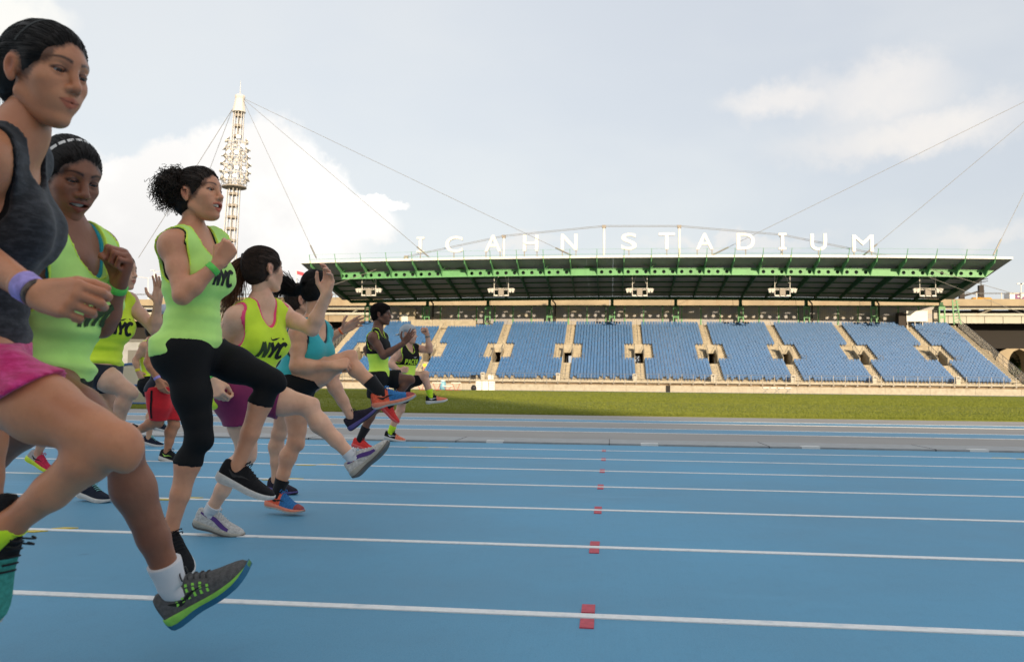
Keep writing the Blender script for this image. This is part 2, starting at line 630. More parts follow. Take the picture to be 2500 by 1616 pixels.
for x in XS:
    half_steps('stair', x-0.62, x+0.62, 0, 8)
    half_steps('stair', x-0.62, x+0.62, 18, ROWS-1)
    half_steps('stair', x-1.95, x-0.80, 9, 17)
    half_steps('stair', x+0.80, x+1.95, 9, 17)
    v = MB()
    y = ry(13)
    v.hexa([(x-0.72, y-0.12, 6.03), (x+0.72, y-0.12, 6.03), (x+0.72, y+0.1, 6.03), (x-0.72, y+0.1, 6.03)],
           [(x-0.92, y-0.22, 7.35), (x+0.92, y-0.22, 7.35), (x+0.92, y+0.1, 7.35), (x-0.92, y+0.1, 7.35)])
    v.build('entrance_lintel', M_conc2, STAND)
    for s in (-1, 1):
        xa, xb = sorted((x+s*0.66, x+s*0.78))
        w = MB()
        w.hexa([(xa, ry(9)-0.1, rz(8)), (xb, ry(9)-0.1, rz(8)), (xb, ry(13), rz(8)), (xa, ry(13), rz(8))],
               [(xa, ry(9)-0.1, rz(9)+0.75), (xb, ry(9)-0.1, rz(9)+0.75), (xb, ry(13), rz(13)+0.75), (xa, ry(13), rz(13)+0.75)])
        w.build('entrance_side_wall', M_conc, STAND)
        xa, xb = sorted((x+s*0.80, x+s*2.7))
        MB().box(xa, xb, ry(9)-0.25, ry(9)+0.3, rz(8)+0.02, rz(9)+0.03).build('entrance_ledge', M_conc2, STAND)
        g = MB()
        for q in (1.75, 2.65):
            g.tube([(x+s*q, ry(9)-0.2, rz(9)), (x+s*q, ry(9)-0.2, rz(9)+1.05)], 0.03, 6)
        g.tube([(x+s*1.75, ry(9)-0.2, rz(9)+1.05), (x+s*2.65, ry(9)-0.2, rz(9)+1.05)], 0.03, 6)
        g.tube([(x+s*1.75, ry(9)-0.2, rz(9)+0.55), (x+s*2.65, ry(9)-0.2, rz(9)+0.55)], 0.02, 6)
        g.build('guard_rail', M_steel, STAND)
        g = MB()
        g.tube([(x+s*0.72, ry(9), rz(9)+1.55), (x+s*0.72, ry(13)-0.1, rz(13)+1.5)], 0.03, 6)
        for k in range(5):
            g.tube([(x+s*0.72, ry(9+k), rz(9+k)+0.7), (x+s*0.72, ry(9+k), rz(9+k)+1.55)], 0.02, 6)
        g.build('guard_rail', M_steel, STAND)
    h = MB()
    for a, b2 in ((0, 8), (18, 28)):
        h.tube([(x, ry(a)+0.3, rz(a)+0.95), (x, ry(b2), rz(b2)+0.95)], 0.022, 6)
        for k in range(a, b2, 2):
            h.tube([(x, ry(k)+0.3, rz(k)), (x, ry(k)+0.3, rz(k)+0.97)], 0.02, 6)
    h.build('stair_handrail', M_steel, STAND)

# seats: folded blue shells; the front rows are parts, the rest one mass
seat = MB()
seat.hexa([(-0.195, 0.10, 0.36), (0.195, 0.10, 0.36), (0.195, 0.15, 0.36), (-0.195, 0.15, 0.36)],
          [(-0.188, 0.20, 0.86), (0.188, 0.20, 0.86), (0.188, 0.235, 0.86), (-0.188, 0.235, 0.86)])
seat.hexa([(-0.20, 0.0, 0.34), (0.20, 0.0, 0.34), (0.20, 0.075, 0.34), (-0.20, 0.075, 0.34)],
          [(-0.20, 0.03, 0.68), (0.20, 0.03, 0.68), (0.20, 0.12, 0.68), (-0.20, 0.12, 0.68)])
seat.box(-0.03, 0.03, 0.12, 0.2, 0.0, 0.36)
seat_me = seat.mesh('seat', M_seat)
sv = np.array(seat.v)
sf = np.array(seat.f)
spots = []
PITCH = 0.485
edges = [GX0+1.35] + XS + [GX1-1.2]
for r in range(ROWS):
    wide = 1.98 if 9 <= r < 17 else 0.70
    for i in range(len(edges)-1):
        a = edges[i] + (0.1 if i == 0 else wide)
        b2 = edges[i+1] - (0.1 if i == len(edges)-2 else wide)
        n = int((b2-a)/PITCH)
        o = a + ((b2-a)-n*PITCH)/2 + PITCH/2
        for k in range(n):
            x = o + k*PITCH
            if r >= 27 and -33.2 < x < -20.6:
                continue
            if r == 0 and ((k*7+i*5) % 23) in (3, 4, 5, 13, 14, 15) and x < 30:
                continue
            spots.append((r, x, ry(r)+0.42, rz(r)))
near = [s for s in spots if s[0] < 2][:300]
for r, x, y, z in near:
    link('seat', seat_me, STAND, (x, y, z))
rest = np.array([s[1:] for s in spots if s[0] >= 2] + [s[1:] for s in spots if s[0] < 2][300:])
jit = rng.normal(0, 0.008, (len(rest), 3))
tilt = np.where(rng.random(len(rest)) < 0.035, 0.5, 0.0)
VV = sv[None]+0*rest[:, None]
drop = (sv[None, :, 1] < 0.121) & (sv[None, :, 2] > 0.5)
VV = np.broadcast_to(sv, (len(rest), *sv.shape)).copy()
VV[:, :, 1] -= drop*tilt[:, None]*0.6
VV[:, :, 2] -= drop*tilt[:, None]*0.5
VV += (rest+jit)[:, None]
FF = sf[None]+(np.arange(len(rest))*len(sv))[:, None, None]
me = bpy.data.meshes.new('seat_rows')
me.from_pydata(VV.reshape(-1, 3).tolist(), [], FF.reshape(-1, sf.shape[1]).tolist())
me.materials.append(M_seat)
tag(link('seat_rows', me, STAND), kind='stuff')
# small pale number plates on the seat backs
npl = MB()
for r, x, y, z in spots:
    if rng.random() < 0.6:
        npl.quad((x-0.04, y-0.012, z+0.60), (x+0.04, y-0.012, z+0.60), (x+0.04, y-0.004, z+0.665), (x-0.04, y-0.004, z+0.665))
tag(npl.build('seat_number_plates', mat('seat plate', (0.22, 0.24, 0.32), 0.5), STAND), kind='stuff')

# front wall, slab and railing
for x in np.arange(GX0-18, GX1+24, 6.0):
    MB().box(x+0.012, x+5.988, 125.98, 126.6, -0.02, 0.93).build('wall_panel', M_conc2, STAND)
    MB().box(x+0.010, x+5.990, 125.80, 127.6, 1.28, 1.56).build('walkway_slab', M_conc2, STAND)
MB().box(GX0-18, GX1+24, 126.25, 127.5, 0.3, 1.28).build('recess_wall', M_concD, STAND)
rail = MB().tube([(GX0-18, 125.92, 2.52), (GX1+24, 125.92, 2.52)], 0.03, 6)
rail.tube([(GX0-18, 125.92, 2.1), (GX1+24, 125.92, 2.1)], 0.016, 4)
rail.tube([(GX0-18, 125.92, 1.75), (GX1+24, 125.92, 1.75)], 0.016, 4)
rail_o = rail.build('railing', M_steel, STAND)
post_me = MB().box(-0.025, 0.025, -0.025, 0.025, -0.38, 1.0).box(-0.10, 0.10, -0.05, 0.03, -0.45, -0.36).mesh('post', M_steel)
for x in np.arange(GX0-17, GX1+24, 1.62):
    link('post', post_me, rail_o, (x, 125.77, 1.56))
# end stair and sloping fence at both ends
for s, xe in ((-1, GX0), (1, GX1)):
    xa, xb = sorted((xe, xe-s*1.2))
    half_steps('stair', xa+0.02, xb-0.02, 0, ROWS-1)
    f = MB()
    xo = xe + s*0.05
    for k in range(0, ROWS, 2):
        f.tube([(xo, ry(k), rz(k)-0.3), (xo, ry(k), rz(k)+1.5)], 0.035, 6)
    for q in (0.1, 0.8, 1.5):
        f.tube([(xo, ry(0), rz(0)+q), (xo, ry(ROWS-1), rz(ROWS-1)+q)], 0.03, 6)
    for k in np.arange(0, ROWS-1, 0.22):
        f.bar((xo, ry(k), rz(k)+0.1), (xo, ry(k), rz(k)+1.5), 0.012)
    f.build('end_fence', M_steel, STAND)
    w = MB()
    w.add([(xe+s*0.002, ry(0), 0), (xe+s*0.002, ry(ROWS-1)+3, 0), (xe+s*0.002, ry(ROWS-1)+3, rz(ROWS-1)), (xe+s*0.002, ry(0), rz(0))], [(0, 1, 2, 3)])

# rear screen: green posts and wire-mesh panels
mesh_m = bpy.data.materials.new('wire mesh screen')
mesh_m.use_nodes = True
N = NT(mesh_m.node_tree)
b_ = N.n['Principled BSDF']
tc_ = N.new('ShaderNodeTexCoord')
sp_ = N.new('ShaderNodeSeparateXYZ')
N.l.new(tc_.outputs['Object'], sp_.inputs[0])
gxl = N.m('LESS_THAN', N.m('FRACT', N.m('MULTIPLY', sp_.outputs[0], 3.0)), 0.10)
gzl = N.m('LESS_THAN', N.m('FRACT', N.m('MULTIPLY', sp_.outputs[2], 4.0)), 0.10)
grid_ = N.m('MAXIMUM', gxl, gzl)
pn = N.noise(N.mapping(tc_.outputs['Object'], (0.5, 0.5, 1.6)), 0.9, 5, 0.6)
cc = N.mix(N.ramp(pn, 0.45, 0.62), (0.33, 0.33, 0.36), (0.42, 0.38, 0.32))
N.put(b_.inputs['Base Color'], N.mix(N.m('MULTIPLY', grid_, 0.55), cc, (0.07, 0.07, 0.07)))
b_.inputs['Roughness'].default_value = 0.5
COLX = [x for x in np.linspace(-43.6, 55.4, 10)]
px_ = np.linspace(COLX[0], COLX[-1], 31)
for i in range(len(px_)-1):
    MB().box(px_[i]+0.12, px_[i+1]-0.12, 152.55, 152.60, 11.5, 14.75).build('screen_panel', mesh_m, STAND)
for x in px_:
    MB().box(x-0.1, x+0.1, 152.4, 152.58, 11.1, 14.9).build('screen_post', M_green, STAND)
MB().box(COLX[0], COLX[-1], 152.35, 152.62, 14.78, 14.98).build('screen_top_rail', M_greenD, STAND)
MB().box(GX0, GX1, 150.9, 152.7, 10.6, 11.48).build('rear_kerb', M_conc, STAND)

# ---- roof
RYF, RZF, RYB, RZB = 130.6, 20.45, 152.2, 16.55
RX0, RX1 = at_y(700, 608, RYF)[0], at_y(2356, 603, RYF)[0]
XC = 6.0


def sag(x):
    return -0.62*((x-XC)/54.0)**2


def roof_z(y):
    return RZF - 0.25 + (RZB-(RZF-0.25))*(y-RYF)/(RYB-RYF)


roof = MB().build('roof', M_soffit, STAND)
xs_ = np.linspace(RX0, RX1, 27)
for i in range(len(xs_)-1):
    a, b2 = xs_[i], xs_[i+1]
    m = MB()
    ins = [max(0.0, (RX0+2.6-x)/1.0) if False else 0.0 for x in (a, b2)]
    for j in range(6):
        ya, yb = RYF+0.15+(RYB-RYF-0.15)*j/6, RYF+0.15+(RYB-RYF-0.15)*(j+1)/6
        lo = [(a+0.01, ya, roof_z(ya)+sag(a)), (b2-0.01, ya, roof_z(ya)+sag(b2)), (b2-0.01, yb, roof_z(yb)+sag(b2)), (a+0.01, yb, roof_z(yb)+sag(a))]
        hi = [(p[0], p[1], p[2]+0.16) for p in lo]
        m.hexa(lo, hi)
    m.build('roof_panel', M_soffit, roof)
    e = MB()
    lo = [(a, RYF-0.05, RZF-0.24+sag(a)), (b2, RYF-0.05, RZF-0.24+sag(b2)), (b2, RYF+0.14, RZF-0.24+sag(b2)), (a, RYF+0.14, RZF-0.24+sag(a))]
    hi = [(p[0], p[1], p[2]+0.32) for p in lo]
    e.hexa(lo, hi)
    e.build('roof_edge', M_white, roof)

BY, BZ0, BZ1 = 134.0, 18.02, 18.98
bx0, bx1 = at_y(795, 640, BY)[0], at_y(2320, 635, BY)[0]
FINX = np.linspace(RX0+1.6, RX1-2.4, 26)
# perforated fascia beam: web segments with round holes
SEG = len(FINX)-1


def web_panel(xa, xb, holes):
    """plate from xa to xb with round holes, built as a bmesh strip"""
    m = MB()
    n = 20
    w = (xb-xa)/max(1, holes) if holes else xb-xa
    zc = (BZ0+BZ1)/2
    if not holes:
        m.hexa([(xa, BY, BZ0+sag(xa)), (xb, BY, BZ0+sag(xb)), (xb, BY+0.06, BZ0+sag(xb)), (xa, BY+0.06, BZ0+sag(xa))],
               [(xa, BY, BZ1+sag(xa)), (xb, BY, BZ1+sag(xb)), (xb, BY+0.06, BZ1+sag(xb)), (xa, BY+0.06, BZ1+sag(xa))])
        return m
    for h in range(holes):
        c = xa+w*(h+0.5)
        s = sag(c)
        for y, flip in ((BY, False), (BY+0.06, True)):
            ring, outer = [], []
            for k in range(n):
                q = 2*math.pi*k/n
                cx, cz = math.cos(q), math.sin(q)
                ring.append((c+0.28*cx, y, zc+0.28*cz+s))
                t = min((w/2)/abs(cx) if abs(cx) > 1e-6 else 9e9, ((BZ1-BZ0)/2)/abs(cz) if abs(cz) > 1e-6 else 9e9)
                ex, ez = c+cx*t, zc+cz*t
                outer.append((ex, y, ez+sag(ex)))
            m.add(ring+outer, [((k, (k+1) % n, n+(k+1) % n, n+k) if flip else (k, n+k, n+(k+1) % n, (k+1) % n)) for k in range(n)])
        # the rim of each hole
        rr = []
        for y in (BY, BY+0.06):
            rr.append([(c+0.28*math.cos(2*math.pi*k/n), y, zc+0.28*math.sin(2*math.pi*k/n)+s) for k in range(n)])
        m.loft(rr, True, False)
    return m


for i in range(SEG):
    a, b2 = max(FINX[i], bx0), min(FINX[i+1], bx1)
    holes = 0 if i in (5, 10, 16, 21) else 3
    web_panel(a+0.01, b2-0.01, holes).build('fascia_web', M_green, roof)
fl = MB()
for z0, z1 in ((BZ0-0.07, BZ0-0.004), (BZ1+0.004, BZ1+0.07)):
    for i in range(SEG):
        a, b2 = max(FINX[i], bx0), min(FINX[i+1], bx1)
        fl.hexa([(a, BY-0.16, z0+sag(a)), (b2, BY-0.16, z0+sag(b2)), (b2, BY+0.22, z0+sag(b2)), (a, BY+0.22, z0+sag(a))],
                [(a, BY-0.16, z1+sag(a)), (b2, BY-0.16, z1+sag(b2)), (b2, BY+0.22, z1+sag(b2)), (a, BY+0.22, z1+sag(a))])
fl.build('fascia_flange', M_green, roof)
tip = MB()
bx1 = FINX[-1]+0.02
tip.add([(bx1, BY, BZ0), (bx1+1.2, BY, BZ1), (bx1, BY, BZ1), (bx1, BY+0.06, BZ0), (bx1+1.2, BY+0.06, BZ1), (bx1, BY+0.06, BZ1)], [(0, 1, 2), (5, 4, 3), (0, 3, 4, 1), (1, 4, 5, 2)])
for k in range(len(tip.v)):
    tip.v[k] = (tip.v[k][0], tip.v[k][1], tip.v[k][2]+sag(bx1))
tip.build('fascia_tip', M_green, roof)
for i, x in enumerate(FINX):
    s = sag(x)
    m = MB()
    w = 0.05
    prof = [(BY-0.05, BZ0+0.05), (BY-0.05, BZ1+0.65), (RYF+0.10, RZF-0.27), (RYF-0.08, RZF-0.25), (RYF+0.25, RZF-0.85), (BY-0.95, BZ1-0.1)]
    m.add([(x-w, y, z+s) for y, z in prof]+[(x+w, y, z+s) for y, z in prof],
          [(0, 1, 2, 3, 4, 5), (11, 10, 9, 8, 7, 6)]+[(k, k+6, (k+1) % 6+6, (k+1) % 6) for k in range(6)])
    m.bar((x, RYF-0.06, RZF-0.3+s), (x, RYF-0.75, RZF+1.02+s), 0.07, 0.10)
    m.build('bracket', M_green, roof)
    # tapered rib running back under the decking
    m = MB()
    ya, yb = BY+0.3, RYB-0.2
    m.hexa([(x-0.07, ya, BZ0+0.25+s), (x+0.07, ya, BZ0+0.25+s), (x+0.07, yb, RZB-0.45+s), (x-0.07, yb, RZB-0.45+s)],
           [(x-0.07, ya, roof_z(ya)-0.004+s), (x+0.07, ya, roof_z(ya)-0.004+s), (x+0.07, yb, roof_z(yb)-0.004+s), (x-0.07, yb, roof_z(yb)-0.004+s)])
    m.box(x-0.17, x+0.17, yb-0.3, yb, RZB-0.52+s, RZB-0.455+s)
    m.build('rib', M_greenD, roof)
    if i in (1, 5, 9, 13, 17, 21, 24):
        m = MB()
        for q in (-1, 1):
            m.bar((x+q*0.1, BY-0.2, BZ1+0.1+s), (x+q*0.9, BY-0.6, BZ1+0.75+s), 0.06)
        m.build('brace', M_green, roof)
for x in (FINX[5]+1.0, FINX[10]+1.0, FINX[15]+1.5, FINX[20]+1.5):
    m = MB()
    s = sag(x)
    q = 1 if x < XC+6 else -1
    m.bar((x, BY+1.0, BZ1+s), (x, BY+1.0, BZ1+0.75+s), 0.5, 0.1)
    m.bar((x+q*0.9, BY+1.0, BZ1+0.75+s), (x+q*2.6, BY+1.0, BZ1+s), 0.1, 0.5, (1, 0, 0))
    m.build('brace', M_green, roof)
for j in range(1, 6):
    pl = MB()
    y = BY + (RYB-BY)*j/6.0
    for i in range(SEG):
        a, b2 = FINX[i]+0.075, FINX[i+1]-0.075
        pl.hexa([(a, y-0.05, roof_z(y)-0.22+sag(a)), (b2, y-0.05, roof_z(y)-0.22+sag(b2)), (b2, y+0.05, roof_z(y)-0.22+sag(b2)), (a, y+0.05, roof_z(y)-0.22+sag(a))],
                [(a, y-0.05, roof_z(y)-0.004+sag(a)), (b2, y-0.05, roof_z(y)-0.004+sag(b2)), (b2, y+0.05, roof_z(y)-0.004+sag(b2)), (a, y+0.05, roof_z(y)-0.004+sag(a))])
    pl.build('purlin', M_greenD, roof)
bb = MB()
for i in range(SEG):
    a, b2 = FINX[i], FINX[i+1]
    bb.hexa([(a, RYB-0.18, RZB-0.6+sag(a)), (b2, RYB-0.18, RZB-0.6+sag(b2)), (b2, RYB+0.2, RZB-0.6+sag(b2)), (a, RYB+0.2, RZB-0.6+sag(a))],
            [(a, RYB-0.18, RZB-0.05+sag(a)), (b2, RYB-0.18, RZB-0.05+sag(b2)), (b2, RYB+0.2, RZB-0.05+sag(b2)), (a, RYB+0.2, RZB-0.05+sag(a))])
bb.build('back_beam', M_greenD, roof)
gr = MB()
gr.tube([(x, RYF-0.35, RZF+0.28+sag(x)) for x in FINX], 0.022, 5)
gr.tube([(x, RYF-0.72, RZF+0.98+sag(x)) for x in FINX], 0.012, 5)
gr.build('edge_wire', M_green, roof)
# columns: dark neck below the roof, light green ladder frame below it
for i, x in enumerate(COLX):
    m = MB()
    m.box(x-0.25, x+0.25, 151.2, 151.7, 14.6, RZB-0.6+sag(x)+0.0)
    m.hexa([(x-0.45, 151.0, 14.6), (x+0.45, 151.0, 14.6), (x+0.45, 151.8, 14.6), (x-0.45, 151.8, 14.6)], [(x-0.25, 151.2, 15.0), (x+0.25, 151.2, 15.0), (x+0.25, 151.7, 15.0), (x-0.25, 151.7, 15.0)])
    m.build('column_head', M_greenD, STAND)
    m = MB()
    for q in (-0.42, 0.42):
        m.box(x+q-0.09, x+q+0.09, 151.0, 151.25, 11.0, 14.6)
    for z in (11.5, 12.7, 12.95, 14.2, 14.45):
        m.box(x-0.33, x+0.33, 151.02, 151.2, z, z+0.16)
    m.box(x-0.5, x+0.5, 150.95, 151.3, 14.6, 14.66)
    m.build('column_frame', M_green, STAND)
m = MB()
for q, t in ((-0.1, 0.5), (0.5, 1.6)):
    m.bar((COLX[-1]+1.6+q, 150.6, RZB-0.8), (COLX[-1]+1.2+t, 150.6, 11.6), 0.16)
for k in range(7):
    z = 11.8+0.55*k
    m.bar((COLX[-1]+1.65, 150.6, z), (COLX[-1]+2.6, 150.6, z+0.5), 0.1)
m.build('end_truss', M_green, STAND)
# drain pipes at some columns
for i in (1, 3, 7, 8):
    x = COLX[i]+1.0
    MB().tube([(x, 151.6, 11.8), (x, 151.6, 15.2), (x-0.5, 151.7, 15.8)], 0.13, 8).build('drain_pipe', M_dark, STAND)

# floodlight racks hanging under the roof
for k, px in enumerate((858, 1166, 1488, 1820, 2158)):
    c = at_y(px, 672, 136.6)
    f = empty('floodlight_rack', (c[0], 136.6, 15.9), ['small pale floodlight rack hanging under the left end of the roof', 'pale floodlight rack under the roof below the letters C and A',
              'pale floodlight rack hanging under the middle of the roof', 'pale floodlight rack under the roof below the letters D and I', 'pale floodlight rack hanging at the right end of the roof'][k], 'floodlight', 'floodlight racks under the roof')
    x, y, z0 = c[0], 136.6, c[2]-1.15
    m = MB()
    for q in (-1.15, 1.15):
        m.tube([(x+q, y, z0), (x+q, y, roof_z(y)+sag(x)-0.2)], 0.06, 6)
        m.tube([(x+q*0.85, y, z0+2.0), (x+q*0.3, y+0.8, roof_z(y+0.8)+sag(x)-0.2)], 0.035, 6)
    for z in (z0, z0+1.0):
        m.tube([(x-1.25, y, z), (x+1.25, y, z)], 0.05, 6)
    m.tube([(x-2.0, y, z0+1.2), (x+2.0, y, z0+1.2)], 0.05, 6)
    m.build('frame', M_mast, f)
    lm = MB().box(-0.42, 0.42, -0.25, 0.3, -0.62, 0.45).mesh('gear_box', M_mastd)
    link('gear_box', lm, f, (x, y, z0+0.72))
    for q in (-1.9, -1.45, 1.45, 1.9):
        MB().hexa([(x+q-0.12, y-0.1, z0+0.55), (x+q+0.12, y-0.1, z0+0.55), (x+q+0.12, y+0.2, z0+0.55), (x+q-0.12, y+0.2, z0+0.55)],
                  [(x+q-0.3, y-0.3, z0+1.15), (x+q+0.3, y-0.3, z0+1.15), (x+q+0.3, y+0.3, z0+1.15), (x+q-0.3, y+0.3, z0+1.15)]).build('lamp', M_mast, f)
    for q in (-0.85, 0.0, 0.85):
        MB().box(x+q-0.3, x+q+0.3, y-0.25, y+0.25, z0-0.02, z0+0.16).build('lamp', M_white, f)

# ---- sign letters on the roof
SIGN = empty('roof_sign', (6, 138, 20), 'large white letters spelling ICAHN STADIUM standing on the roof', 'sign')
for ch, pxc, yt, yb, pw, posts in (('I', 978, 552, 588, 17, 1), ('C', 1056, 550, 588, 40, 1), ('A', 1147, 547, 586, 39, 2), ('H', 1234.5, 547, 585, 35, 2), ('N', 1324, 545, 583, 38, 2),
                                   ('S', 1463, 543, 582, 36, 1), ('T', 1551, 542, 581, 37, 1), ('A', 1639, 543, 581, 41, 2), ('D', 1734.5, 543, 581, 42, 1), ('I', 1820, 543, 581, 18, 1), ('U', 1904, 544, 583, 38, 1), ('M', 2007, 547, 586, 49, 2)):
    YL = 137.0
    c0, c1 = at_y(pxc, yb, YL), at_y(pxc, yt, YL)
    H = c1[2]-c0[2]
    W = at_y(pxc+pw/2, yb, YL)[0]-at_y(pxc-pw/2, yb, YL)[0]
    if ch == 'I':
        t = MB()
        t.box(-0.19*W, 0.19*W, -0.18, 0.18, 0.13*H, 0.87*H)
        t.box(-0.5*W, 0.5*W, -0.185, 0.185, 0, 0.13*H)
        t.box(-0.5*W, 0.5*W, -0.185, 0.185, 0.87*H, H)
        me = t.mesh('letter', M_white)
    else:
        me = text_mesh(ch, 1.0, 0.06, 0.0 if ch == 'M' else 0.012)
        vv = np.array([v.co[:] for v in me.vertices])
        lo, hi = vv.min(0), vv.max(0)
        vv = (vv-lo)/(hi-lo)
        vv[:, 0] = (vv[:, 0]-0.5)*W
        vv[:, 1] *= H
        vv[:, 2] = (vv[:, 2]-0.5)*0.36
        me.vertices.foreach_set('co', np.stack([vv[:, 0], -vv[:, 2], vv[:, 1]], 1).ravel())
        me.materials.append(M_white)
        me.update()
    lo_ = link('letter', me, SIGN, (c0[0], YL, c0[2]))
    for q in ([0] if posts == 1 else [-0.42, 0.42]):
        MB().box(c0[0]+q*W-0.07, c0[0]+q*W+0.07, YL-0.07, YL+0.07, roof_z(YL)+sag(c0[0])+0.1, c0[2]+0.05).build('post', M_mastd, SIGN)

# ---- roof poles and cables
CY = 138.4
pole_px = [(945, 597), (1172, 549), (1405, 526), (1580, 526), (1818, 546), (2065, 596)]
pole_lab = ['short white cable stub at the left of the roof', 'white roof pole between the letters A and H', 'tall white roof pole just right of the letter N', 'tall white roof pole between the letters T and A',
            'white roof pole behind the second letter I', 'short white cable stub at the right of the roof']
for k, (px, py) in enumerate(pole_px):
    p = at_y(px, py, CY)
    zb = roof_z(CY)+sag(p[0])+0.15
    e = empty('cable_pole', (p[0], CY, zb), pole_lab[k], 'pole', 'white cable poles on the roof')
    MB().tube([(p[0], CY, zb), (p[0], CY, p[2]-0.3)], 0.19 if 0 < k < 5 else 0.3, 10).build('shaft', M_white, e, True)
    MB().box(p[0]-0.32, p[0]+0.32, CY-0.25, CY+0.25, p[2]-0.32, p[2]+0.12).build('clamp', M_mastd, e)
m = MB()
for dz in (-0.12, 0.08):
    pts = [at_y(px, py, CY)+np.array([0, 0, dz]) for px, py in pole_px]
    pts = [np.array([pts[0][0]-3.5, CY, roof_z(CY)+0.2])]+pts+[np.array([pts[-1][0]+3.5, CY, roof_z(CY)])]
    m.tube(pts, 0.036, 5)
tag(m.build('ridge_cable', M_cable), 'pair of thin cables strung over the roof poles', 'cable')


def cable(label, a, b2, r=0.055, sleeve=None):
    r = r*0.72
    e = MB()
    e.tube([a, b2], r, 6)
    if sleeve:
        d = (a-b2)/np.linalg.norm(a-b2)
        e.tube([b2+d*0.4, b2+d*3.2], 0.12, 8)
    tag(e.build('stay_cable', M_cable), label, 'cable', 'stay cables')


MY = 150.0
mt = at_y(563, 228, MY)
ml = at_y(541, 254, MY)
for (px, py), lab in (((737, 603), 'stay cable from the mast to the left corner of the roof'), ((1000, 600), 'stay cable from the mast ending below the letter I'), ((1333, 596), 'stay cable from the mast ending below the letter N')):
    cable(lab, mt, at_y(px, py, RYF+1.2), 0.05, True)
cable('stay cable running down left from the mast behind the curly hair', ml, at_y(322, 600, 160), 0.07)
cable('stay cable dropping steeply left of the mast', ml, at_y(440, 520, 165), 0.06)
cable('stay cable from the upper right ending below the letter A', at_y(2420, 219, 140), at_y(1652, 596, 139), 0.05, True)
cable('stay cable from the right ending below the letter M', at_y(2420, 252, 140), at_y(2003, 599, 139), 0.05, True)
cable('steep stay cable at the right corner of the roof', at_y(2460, 292, 136), at_y(2308, 599, RYF+1.2), 0.05, True)
cable('upper tie cable sloping down at the right end of the roof', at_y(2165, 627, 133), at_y(2560, 742, 129), 0.05)
cable('lower tie cable sloping down at the right end of the roof', at_y(2155, 642, 134), at_y(2560, 800, 129), 0.045)
cable('tie cable at the left end of the roof', at_y(875, 627, 133.2), at_y(700, 690, 131), 0.05)

# ---- light mast
MAST = empty('light_mast', tuple(at_y(525, 880, MY)), 'tall white lattice mast with rings of floodlights left of the stand', 'light mast')
pb, pt = at_y(527, 720, MY), at_y(558, 232, MY)
pb = pb + (pb-pt)*0.55
pb[2] = max(pb[2], -1)


def mast_p(py):
    c = at_y(558 + (530-558)*(py-232)/(650-232), py, MY)
    return c


ys = [722, 640, 560, 436, 330, 262]
for k in range(10):
    q = 2*math.pi*k/10
    pts = []
    for py in ys:
        c = mast_p(py)
        rr = 1.45 + (0.95-1.45)*(722-py)/(722-262)
        pts.append(c + np.array([math.cos(q)*rr, math.sin(q)*rr, 0]))
    low = pts[0] + (pts[0]-pts[1])*2.0
    MB().tube([low]+pts, 0.07, 6).build('tube', M_mast, MAST, True)
for py in list(range(270, 325, 24))+list(range(452, 720, 27)):
    c = mast_p(py)
    rr = 1.40 + (0.90-1.40)*(722-py)/(722-262)
    m = MB()
    m.tube([c-np.array([0, 0, 0.22]), c+np.array([0, 0, 0.22])], rr*0.82, 12)
    m.build('platform', M_mastd, MAST)
    m = MB()
    m.tube([c+np.array([0, 0, 0.22]), c+np.array([0, 0, 1.8])], 0.10, 6)
    m.tube([c+np.array([0.3, 0, 0.22]), c+np.array([0.3, 0, 1.8])], 0.05, 6)
    m.build('ladder', M_mast, MAST)
c, t = mast_p(262), mast_p(226)
head = MB()
ring = lambda c, r, n=10: [c+np.array([math.cos(2*math.pi*k/n)*r, math.sin(2*math.pi*k/n)*r, 0]) for k in range(n)]
head.loft([ring(c, 1.25), ring(c+(t-c)*0.85, 0.85), ring(t, 0.95), ring(t+np.array([0, 0, 0.25]), 0.9)])
head.build('head_cone', M_mast, MAST)
MB().tube([t, t+np.array([0, 0, 1.2]), t+np.array([0, 0, 3.1])], [0.08, 0.05, 0.03], 6).build('spire', M_mast, MAST)
M_lit = bpy.data.materials.new('lit floodlight glass')
M_lit.use_nodes = True
e_ = M_lit.node_tree.nodes['Principled BSDF']
e_.inputs['Emission Color'].default_value = (1, 0.95, 0.85, 1)
e_.inputs['Emission Strength'].default_value = 1.6
lampbody = MB().loft([[(0.16*math.cos(2*math.pi*k/10), 0.0, 0.16*math.sin(2*math.pi*k/10)) for k in range(10)], [(0.40*math.cos(2*math.pi*k/10), -0.42, 0.40*math.sin(2*math.pi*k/10)) for k in range(10)],
                      [(0.43*math.cos(2*math.pi*k/10), -0.48, 0.43*math.sin(2*math.pi*k/10)) for k in range(10)]])
lamp_me = lampbody.mesh('lamp', M_mast, True)
glass_me = MB().loft([[(0.38*math.cos(2*math.pi*k/10), -0.485, 0.38*math.sin(2*math.pi*k/10)) for k in range(10)], [(0.36*math.cos(2*math.pi*k/10), -0.53, 0.36*math.sin(2*math.pi*k/10)) for k in range(10)]]).mesh('glass', M_lit)
